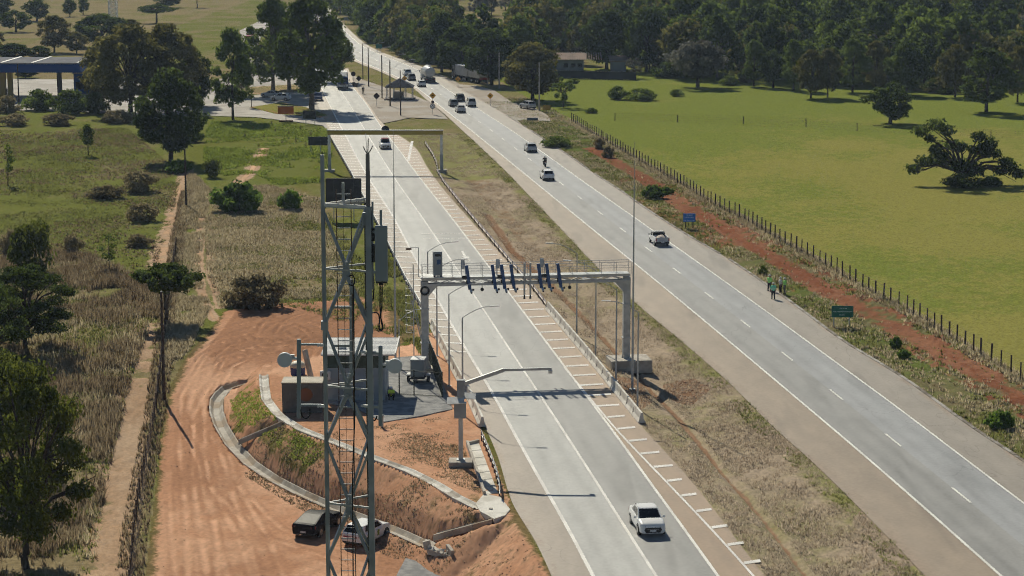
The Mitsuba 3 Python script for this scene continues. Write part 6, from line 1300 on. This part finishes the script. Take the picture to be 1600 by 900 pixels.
tree('tree', 'dark_tree', 832, 157, 70, 100, 'big dark tree over the car parked in the lay-by', mat='leaf_olive'); tree('tree', 'open_tree', 880, 168, 120, 42, 'small open tree behind the lay-by fence'); tree('tree', 'dark_tree', 768, 133, 48, 96, 'dark tree behind the lay-by over the parked truck'); tree('tree', 'dark_tree', 722, 120, 40, 86, 'dark tree behind the parked truck cab'); tree('tree', 'dark_tree', 690, 113, 20, 74, 'dark tree behind the tanker truck'); tree('tree', 'oval_tree', 648, 78, 8, 60, 'green tree at the dry grass bank by the bend'); tree('tree', 'dark_tree', 632, 86, 58, 30, 'small dark tree on the dry grass bank by the bend')
tree('tree', 'dark_tree', 948, 108, 18, 92, 'tall dark tree with a bare trunk behind the old wall'); tree('tree', 'dark_tree', 1010, 112, 14, 84, 'tall dark tree at the end of the old wall'); tree('tree', 'open_tree', 992, 122, 90, 34, 'pale leafy young tree at the end of the old wall', mat='leaf_grey'); tree('tree', 'olive_tree', 905, 101, 40, 46, 'olive tree behind the tiled roof')
for u, vb, vt, w, k, lab in ((25, 50, 16, 52, 'round_tree', 'dark round tree in the far dry field at the frame corner'), (58, 33, -3, 46, 'round_tree', 'round tree behind the corner tree in the far dry field'), (109, 26, -2, 24, 'round_tree', 'first of two small trees side by side in the far field'), (130, 23, -4, 20, 'round_tree', 'second of two small trees side by side in the far field'), (2, 30, -6, 44, 'dark_tree', 'dark tree cut by the frame corner'), (85, 82, 24, 62, 'olive_tree', 'light olive tree left of the white mast'), (160, 74, 23, 96, 'dark_tree', 'wide dark tree behind the white mast'), (120, 84, 50, 44, 'olive_tree', 'olive tree over the canopy roof'), (22, 94, 68, 60, 'dark_tree', 'dark tree directly behind the canopy roof'), (62, 94, 72, 42, 'dark_tree', 'dark tree behind the middle of the canopy roof'), (245, 36, 7, 64, 'umbrella_tree', 'flat-topped tree in the far field past the mast'), (262, 12, -14, 50, 'dark_tree', 'dark tree at the top edge beside the far track'), (308, 12, -12, 32, 'umbrella_tree', 'tree at the top edge in the pale field'), (-12, 80, 46, 46, 'olive_tree', 'olive tree cut by the frame side behind the canopy'), (205, 62, 30, 40, 'olive_tree', 'olive tree behind the big brownish trees'), (40, 122, 106, 40, 'dark_tree', 'dark tree seen under the canopy')):
    tree('tree', k, u, vb, vt, w, lab)
# shrubs
for u, vb, vt, w, k, lab in ((374, 331, 286, 82, 'broadleaf_bush', 'big broad-leaved bush in the dry grass below the green patch'), (455, 328, 298, 40, 'broadleaf_bush', 'smaller broad-leaved bush beside the big one'), (332, 277, 248, 32, 'lime_bush', 'bright yellow-green bush by the dark tree trunk'), (398, 480, 430, 108, 'brown_bush', 'large brownish bush at the edge of the orange yard'), (55, 432, 345, 84, 'lime_bush', 'tall yellow-green shrub in the brush at the frame side'), (18, 400, 360, 46, 'brown_bush', 'brown shrub at the frame side'), (112, 398, 368, 44, 'brown_bush', 'low brown shrub beside the tall yellow-green one'), (280, 270, 250, 44, 'broadleaf_bush', 'leafy bush at the foot of the dark round tree'),
        (1000, 157, 138, 58, 'bush', 'long dark bush in the pasture'), (965, 156, 134, 34, 'bush', 'dark bush touching the long one in the pasture'), (1058, 151, 139, 26, 'bush', 'small round bush in the pasture'), (898, 130, 122, 16, 'bush', 'tiny bush in front of the old wall'), (1138, 97 + 36, 118, 34, 'bush', 'bush at the wood edge by the broad grey tree'), (924, 177, 168, 22, 'bush', 'low bush in the pasture near the fence'), (1505, 292, 270, 70, 'bush', 'scrub under the spreading tree'), (1548, 290, 276, 44, 'broadleaf_bush', 'bright scrub beside the spreading tree trunk'),
        (1400, 545, 526, 20, 'broadleaf_bush', 'bright bush between the green sign and the red track'), (1412, 560, 546, 22, 'broadleaf_bush', 'second bright bush below the first past the green sign'), (1562, 668, 642, 46, 'broadleaf_bush', 'bright leafy bush on the verge near the frame side'), (1192, 428, 414, 16, 'bush', 'small bush on the verge above the workers'), (1022, 310, 290, 40, 'broadleaf_bush', 'fresh green bush on the verge above the pickup'), (1040, 303, 292, 26, 'broadleaf_bush', 'small fresh bush beside the verge bush'), (935, 232, 214, 24, 'brown_bush', 'brown bush by the fence at the start of the red track'), (950, 246, 228, 22, 'brown_bush', 'second brown bush by the fence'), (870, 230, 212, 50, 'bush', 'green scrub on the verge beyond the lay-by sign'),
        (60, 172, 140, 60, 'bush', 'hedge bush in front of the canopy'), (110, 178, 140, 70, 'bush', 'large hedge bush before the blue shop'), (150, 176, 144, 50, 'bush', 'hedge bush under the brownish trees'), (10, 176, 150, 46, 'brown_bush', 'brown hedge bush at the frame side'), (185, 192, 172, 60, 'brown_bush', 'brown scrub left of the dark round tree'), (25, 196, 178, 60, 'brown_bush', 'brown scrub at the top of the rough field'), (90, 196, 178, 60, 'brown_bush', 'brown scrub in the middle of the field top'), (238, 218, 196, 50, 'bush', 'dark scrub under the dark round tree'), (300, 222, 200, 40, 'bush', 'dark scrub beside the dark round tree trunk'), (165, 310, 290, 66, 'brown_bush', 'brown thicket in the middle of the rough field'), (215, 300, 268, 70, 'brown_bush', 'tall brown thicket beside the footpath'), (222, 345, 318, 60, 'brown_bush', 'dark thicket along the footpath'), (215, 385, 366, 54, 'brown_bush', 'low thicket along the footpath'), (500, 800 + 12, 800, 6, 'bush', 'weed by the drain')):
    if w > 8: tree('bush', k, u, vb, vt, w, lab, cat='bush')

for u, v in ((395, 205), (412, 216), (430, 207), (452, 212), (470, 204), (462, 224), (440, 226), (486, 214), (404, 232), (425, 197), (478, 231), (383, 215)):
    tree('tree', 'sapling', u, v, v - 9, 5, 'small dark planted sapling in the lush green patch below the forecourt', 'planted saplings in the green patch', 'leaf_olive')
# ---------------------------------------------------------------- the wood behind the pasture
rg = np.random.default_rng(12); spots = []
front = world([(553, 40), (566, 54), (585, 66), (605, 74), (628, 82), (660, 98), (700, 106), (745, 114), (800, 120), (850, 112), (868, 92), (925, 90), (1000, 104), (1060, 122), (1110, 124), (1200, 128), (1260, 132), (1340, 136), (1420, 142), (1500, 148), (1600, 152), (1760, 158), (1900, 160)])
back = np.array([[560, 1900], [-60, 1900], [-160, 1500]])
wood = Polygon(np.vstack([front, back])).buffer(0); shapely.prepare(wood)
clear = Polygon(world([(708, 102), (742, 104), (800, 100), (826, 50), (816, -22), (716, -22), (702, 40)])); shapely.prepare(clear)
yy = 500.0
while yy < 1880:
    step = 8.2 + (yy - 500) * .0045
    xs_ = np.arange(-200, 620, step)
    for xx in xs_:
        q = (xx + rg.normal() * step * .28, yy + rg.normal() * step * .28)
        if abs(q[0]) > .30 * q[1] + 25: continue
        pt = shapely.Point(q)
        if wood.contains(pt) and not clear.contains(pt): spots.append(q)
    yy += step
spots = np.array(spots); order = np.argsort(spots[:, 1]); spots = spots[order]
print('wood trees', len(spots))
MATS = ['leaf_dark', 'leaf_mid', 'leaf_olive', 'leaf_dark', 'leaf_mid', 'leaf_grey']
WORDS = ['dark green tree in the wood behind the pasture', 'mid green tree in the wood behind the pasture', 'olive brown tree in the wood behind the pasture', 'dark dense tree in the wood with a tapering crown', 'green tree in the wood with a full round crown', 'greyish tree in the wood behind the pasture']
PR = [.30, .24, .16, .16, .12, .02]
# hand-placed thin trees in the clearing
nthing = 0
tag('woodland', 'far wood behind the pasture reading as one mass of crowns', 'woodland', kind='stuff'); kf = 0
for i, (xx, yv) in enumerate(spots):
    k = int(rg.choice(6, p=PR)); s = .72 + .5 * rg.random(); sz = s * (.85 + .35 * rg.random()); rz = rg.random() * 6.28
    if nthing < 235:
        key = thing('woodland_tree', WORDS[k], 'tree', WORDS[k].replace('tree', 'trees')); inst(key, f'woodland_tree_{k}', xx, yv, -.1, s, sz, rz); nthing += 1
    else:
        kf += 1
        if yv < 900: inst(f'woodland__{kf:03d}', f'woodland_tree_{k}', xx, yv, -.1, s, sz, rz)
        else: inst(f'woodland__{kf:03d}', f'woodland_far_{k % 3}', xx, yv, -.1, s * 1.15, sz, rz)
for i, (u, v) in enumerate(((742, 24), (754, 25), (768, 24), (790, 16), (806, 14), (760, 8), (812, 18))):
    tree('tree', 'oval_tree', u, v, v - 34, 24, 'thin-trunked tree standing in the pale clearing of the wood', 'thin trees in the pale clearing', 'leaf_grey')
# understorey along the wood's front
m_ = 0
for i in range(90):
    a = rg.random() * (len(front) - 5) + 1; j = int(a); q = front[j] + (front[j + 1] - front[j]) * (a - j) + rg.normal(size=2) * [1.5, 4] + [0, 5]
    if 868 < 800 + FOC * q[0] / (q[1] * CP + CAM_H * SP) < 1000: continue
    m_ += 1; s = .7 + .9 * rg.random(); inst(f'undergrowth__{m_:03d}', 'bush', q[0], q[1], -.05, s * 1.3, s, rg.random() * 6.28, ('leaf_mid', 'leaf_olive', 'leaf_dark')[i % 3])
tag('undergrowth', 'low undergrowth along the front of the wood', 'undergrowth', kind='stuff')

# ---------------------------------------------------------------- grass and weeds
def tufts(name, label, mat, n, region, h, blades=5, spread=.10, width=.035, seed=0, keep=None, lean=.45, cat='grass'):
    """region: polygon on the plan; blades are single triangles."""
    rg = np.random.default_rng(seed); x0, y0, x1, y1 = region.bounds; out = []; shapely.prepare(region); P = np.zeros((0, 2))
    while len(P) < n:
        q = np.stack([x0 + (x1 - x0) * rg.random(n), y0 + (y1 - y0) * rg.random(n)], 1)
        ok = shapely.contains(region, shapely.points(q))
        if keep is not None: ok &= keep(q[:, 0], q[:, 1], rg)
        P = np.vstack([P, q[ok]])
        if not ok.any(): break
    P = P[:n]; zg = gz(P[:, 0], P[:, 1]); hh = h * (.35 + .8 * rg.random(len(P))) * (.45 + 1.1 * meshkit.fbm(np.stack([P[:, 0] * .45, P[:, 1] * .3, P[:, 0] * 0 + seed], 1), 3, 7)); V = []
    for b in range(blades):
        a = rg.random(len(P)) * 6.28; o = np.stack([np.cos(a), np.sin(a)], 1); r = spread * rg.random((len(P), 1)); base = P + o * r; hb = hh * (.6 + .5 * rg.random(len(P)))
        tip = base + o * (lean * hb * rg.random(len(P)))[:, None] + rg.normal(size=P.shape) * .12 * hb[:, None]; t_ = np.stack([-o[:, 1], o[:, 0]], 1) * width * (.6 + .8 * rg.random((len(P), 1)))
        V.append(np.stack([np.column_stack([base - t_, zg - .03]), np.column_stack([base + t_, zg - .03]), np.column_stack([tip, zg + hb])], 1))
    V = np.concatenate(V).reshape(-1, 3)
    m = trimesh.Trimesh(V, np.arange(len(V)).reshape(-1, 3), process=False); f = rg.normal(size=(len(V) // 3, 3)) * .38 + [0, 0, 1]; f[:, 2] = np.abs(f[:, 2]); m.metadata['soft'] = np.repeat(f / np.linalg.norm(f, axis=1, keepdims=True), 3, 0)
    k = key_free(name); scene[k] = soft_ply(m, mat); tag(k, label, cat, kind='stuff')
def blade_mat(name, c0, c1, c2):
    def fn(p, n, uv):
        a = fbm(p.x * .18, p.y * .14, 2.0, 2); c = noise(p.x * 9, p.y * 9, p.z * 2)
        return mix(mix(c0, c1, smoothstep(.3, .7, a)), c2, .6 * c) * (.8 + .4 * c)
    return diffuse(name, mikit.proc(fn))
blade_mat('grass_dry', (.34, .275, .165), (.44, .365, .225), (.52, .44, .29)); blade_mat('grass_brown', (.17, .12, .07), (.23, .17, .10), (.31, .245, .155)); blade_mat('grass_green', (.14, .15, .04), (.20, .205, .06), (.26, .26, .085)); blade_mat('grass_lush', (.18, .235, .035), (.24, .305, .05), (.33, .37, .08)); blade_mat('grass_median', (.33, .26, .185), (.42, .335, .245), (.50, .415, .31))
def patchy(f, t, s=0):
    return lambda x_, y_, r_: meshkit.fbm(np.stack([x_ * f, y_ * f, x_ * 0 + s], 1), 3, 5) + .18 * (r_.random(len(x_)) - .5) > t
pw_ = lambda px: Polygon(SS(px)[:, :2]).buffer(0)
yb = np.linspace(118, 395, 80)
med_poly = Polygon(np.vstack([np.stack([OPR(yb) + .15, yb], 1), np.stack([IML(yb) - .1, yb], 1)[::-1]])).buffer(0)
chn = LineString(SS([(940, 520), (1005, 590), (1020, 605), (1057, 640), (1090, 680), (1130, 730), (1190, 797), (1260, 890), (1340, 990)])[:, :2]).buffer(.55); shapely.prepare(chn)
not_ch = lambda x_, y_, r_: (~shapely.contains(chn, shapely.points(x_, y_))) & (meshkit.fbm(np.stack([x_ * .5, y_ * .35, x_ * 0], 1), 3, 5) + .26 * (r_.random(len(x_)) - .5) > .46) & (r_.random(len(x_)) < (140 / y_) ** 1.2)
tufts('median_grass', 'matted dry grass tufts covering the median', 'grass_median', 36000, med_poly, .20, 4, .22, .026, 1, not_ch, 1.6)
tufts('median_grass', 'greenish grass fringe and weeds on the median edge', 'grass_green', 3800, Polygon(np.vstack([np.stack([IML(yb) - 1.6, yb], 1), np.stack([IML(yb) + .15, yb], 1)[::-1]])).buffer(0), .20, 5, .12, .035, 2, patchy(.35, .5, 3), .7)
brush = pw_([(30, 390), (110, 396), (170, 410), (228, 440), (262, 470), (240, 500), (215, 560), (198, 620), (178, 700), (158, 790), (140, 930), (-90, 960), (-90, 400)])
tufts('brush_grass', 'tall brown grass and brush between the trees and the footpath', 'grass_brown', 15000, brush, .95, 7, .30, .040, 3, patchy(.28, .50), .6)
tufts('brush_grass', 'pale dry grass stems standing among the brown brush', 'grass_dry', 7000, brush, .70, 6, .28, .035, 4, patchy(.33, .50, 4), .7)
tufts('brush_grass', 'green undergrowth among the brown brush', 'grass_green', 12000, brush, .38, 5, .2, .05, 5, patchy(.25, .44, 9), .8)
mound = pw_([(320, 345), (345, 300), (420, 290), (500, 310), (530, 400), (560, 462), (500, 466), (420, 470), (345, 482), (325, 430)])
tufts('meadow_grass', 'waving pale dry grass between the green patch and the orange yard', 'grass_dry', 21000, mound, .40, 6, .3, .05, 6, patchy(.12, .38), 1.0)
tufts('meadow_grass', 'greener grass mixed in the pale dry meadow', 'grass_green', 9000, pw_([(320, 345), (345, 300), (420, 290), (500, 310), (560, 400), (640, 480), (650, 540), (600, 520), (420, 470), (345, 482)]), .32, 5, .3, .05, 7, patchy(.16, .50, 2), .9)
tufts('green_grass', 'lush bright green grass and weeds below the forecourt', 'grass_lush', 9000, pw_([(330, 190), (430, 194), (512, 202), (520, 240), (505, 285), (430, 290), (400, 272), (345, 275), (318, 250), (322, 208)]), .42, 6, .25, .07, 8, patchy(.12, .46, 1), .7)
field = pw_([(-60, 205), (200, 200), (262, 255), (285, 262), (270, 330), (245, 420), (215, 430), (120, 395), (-60, 385)])
tufts('field_grass', 'rough olive grass over the open field', 'grass_green', 17000, field, .17, 6, .4, .075, 9, patchy(.07, .42, 6), .6)
tufts('field_grass', 'dry brown grass patches over the open field', 'grass_brown', 6000, field, .28, 6, .3, .07, 10, patchy(.09, .54, 8), .5)
tufts('track_grass', 'dry grass between the footpath and the wheel tracks', 'grass_dry', 9500, pw_([(296, 262), (330, 300), (320, 350), (310, 430), (330, 480), (300, 540), (268, 580), (250, 590), (258, 500), (262, 450), (270, 380), (284, 330)]), .42, 6, .25, .045, 11, patchy(.3, .40, 3), .8)
fenceline = LineString(SS([(292, 300), (276, 385), (262, 480), (250, 592), (240, 660), (228, 728), (216, 790), (205, 880), (198, 960)])[:, :2]).buffer(.9)
tufts('fence_grass', 'dry weeds along the foot of the leaning fence', 'grass_brown', 3600, fenceline, .5, 6, .15, .04, 12, None, .4)
ym = np.linspace(140, 470, 80)
verge_poly = Polygon(np.vstack([np.stack([IMR(ym) + .1, ym], 1), np.stack([FX(ym) + .6, ym], 1)[::-1]])).buffer(0)
redl = LineString(world([(925, 232), (955, 250), (1000, 275), (1060, 318), (1130, 356), (1200, 398), (1280, 449), (1360, 490), (1440, 532), (1520, 578), (1620, 634), (1720, 690)])).buffer(1.7); shapely.prepare(redl)
off_red = lambda t, s: (lambda x_, y_, r_: (~shapely.contains(redl, shapely.points(x_, y_)) | (r_.random(len(x_)) < .06)) & (meshkit.fbm(np.stack([x_ * .3, y_ * .3, x_ * 0 + s], 1), 3, 5) > t))
tufts('verge_grass', 'green weeds on the verge beside the red track', 'grass_green', 9000, verge_poly, .34, 6, .2, .055, 13, off_red(.48, 1), .6)
tufts('verge_grass', 'dry grass on the verge beside the red track', 'grass_dry', 9000, verge_poly, .36, 6, .2, .045, 14, off_red(.45, 5), .5)
tufts('fence_grass', 'yellowish grass along the foot of the pasture fence', 'grass_dry', 5200, LineString(world(FENCE_R)[2:]).buffer(1.0), .55, 6, .2, .045, 15, None, .5)
bankp = Polygon(world([(358, 600), (404, 592), (409, 628), (436, 658), (500, 690), (512, 700), (480, 700), (440, 682), (398, 650), (372, 636)])).buffer(0)
tufts('bank_grass', 'fresh green grass taking hold on the earth bank below the pad', 'grass_lush', 1700, bankp, .15, 6, .12, .03, 17, patchy(.5, .42, 2), .7)
tufts('bank_grass', 'sparse brown grass on the earth bank below the pad', 'grass_brown', 3400, Polygon(world([(405, 640), (440, 660), (560, 705), (680, 758), (760, 808), (690, 832), (600, 800), (470, 735), (380, 690)])).buffer(0), .17, 5, .12, .03, 18, patchy(.4, .45, 6), .7)
tufts('pad_grass', 'thin dry grass on the bare equipment pad', 'grass_brown', 3200, Polygon(world([(440, 668), (600, 665), (700, 650), (735, 720), (760, 775), (700, 752), (600, 712), (500, 680)])).buffer(0), .12, 4, .15, .03, 19, patchy(.3, .52, 6), .8)
tufts('shoulder_weeds', 'weeds behind the shoulder guardrail above the hut', 'grass_green', 3800, pw_([(580, 390), (604, 392), (632, 445), (658, 505), (660, 560), (640, 520), (610, 470)]), .40, 6, .2, .05, 20, patchy(.3, .46, 6), .6)
# stones and clods
rg = np.random.default_rng(21); ms = []
ypg = pw_(YARD)
for poly, n, s0 in ((ypg, 300, .05), (pw_([(700, 850), (775, 822), (830, 850), (860, 905), (700, 905)]), 90, .06), (brush, 120, .10), (pw_([(1000, 275), (1140, 350), (1300, 440), (1420, 510), (1560, 600), (1500, 600), (1360, 510), (1180, 410), (1020, 310)]), 160, .08), (Polygon(world([(1035, 590), (1085, 588), (1112, 605), (1080, 625), (1045, 615)])), 90, .12)):
    x0, y0, x1, y1 = poly.bounds; c = 0
    while c < n:
        q = (x0 + (x1 - x0) * rg.random(), y0 + (y1 - y0) * rg.random())
        if not poly.contains(shapely.Point(q)): continue
        c += 1; m = trimesh.creation.icosphere(0, s0 * (.5 + rg.random())); m.vertices *= 1 + .4 * (rg.random((len(m.vertices), 1)) - .5); m.vertices[:, 2] *= .6; m.apply_translation((*q, float(gz(*q)) + .01)); ms.append(m)
tag(part('', 'earth_clods', trimesh.util.concatenate(ms), worn('clod', (.42, .26, .16), (.34, .20, .12), 2, .95)), 'loose earth clods and stones over the yard and the red track', 'clods', kind='stuff')
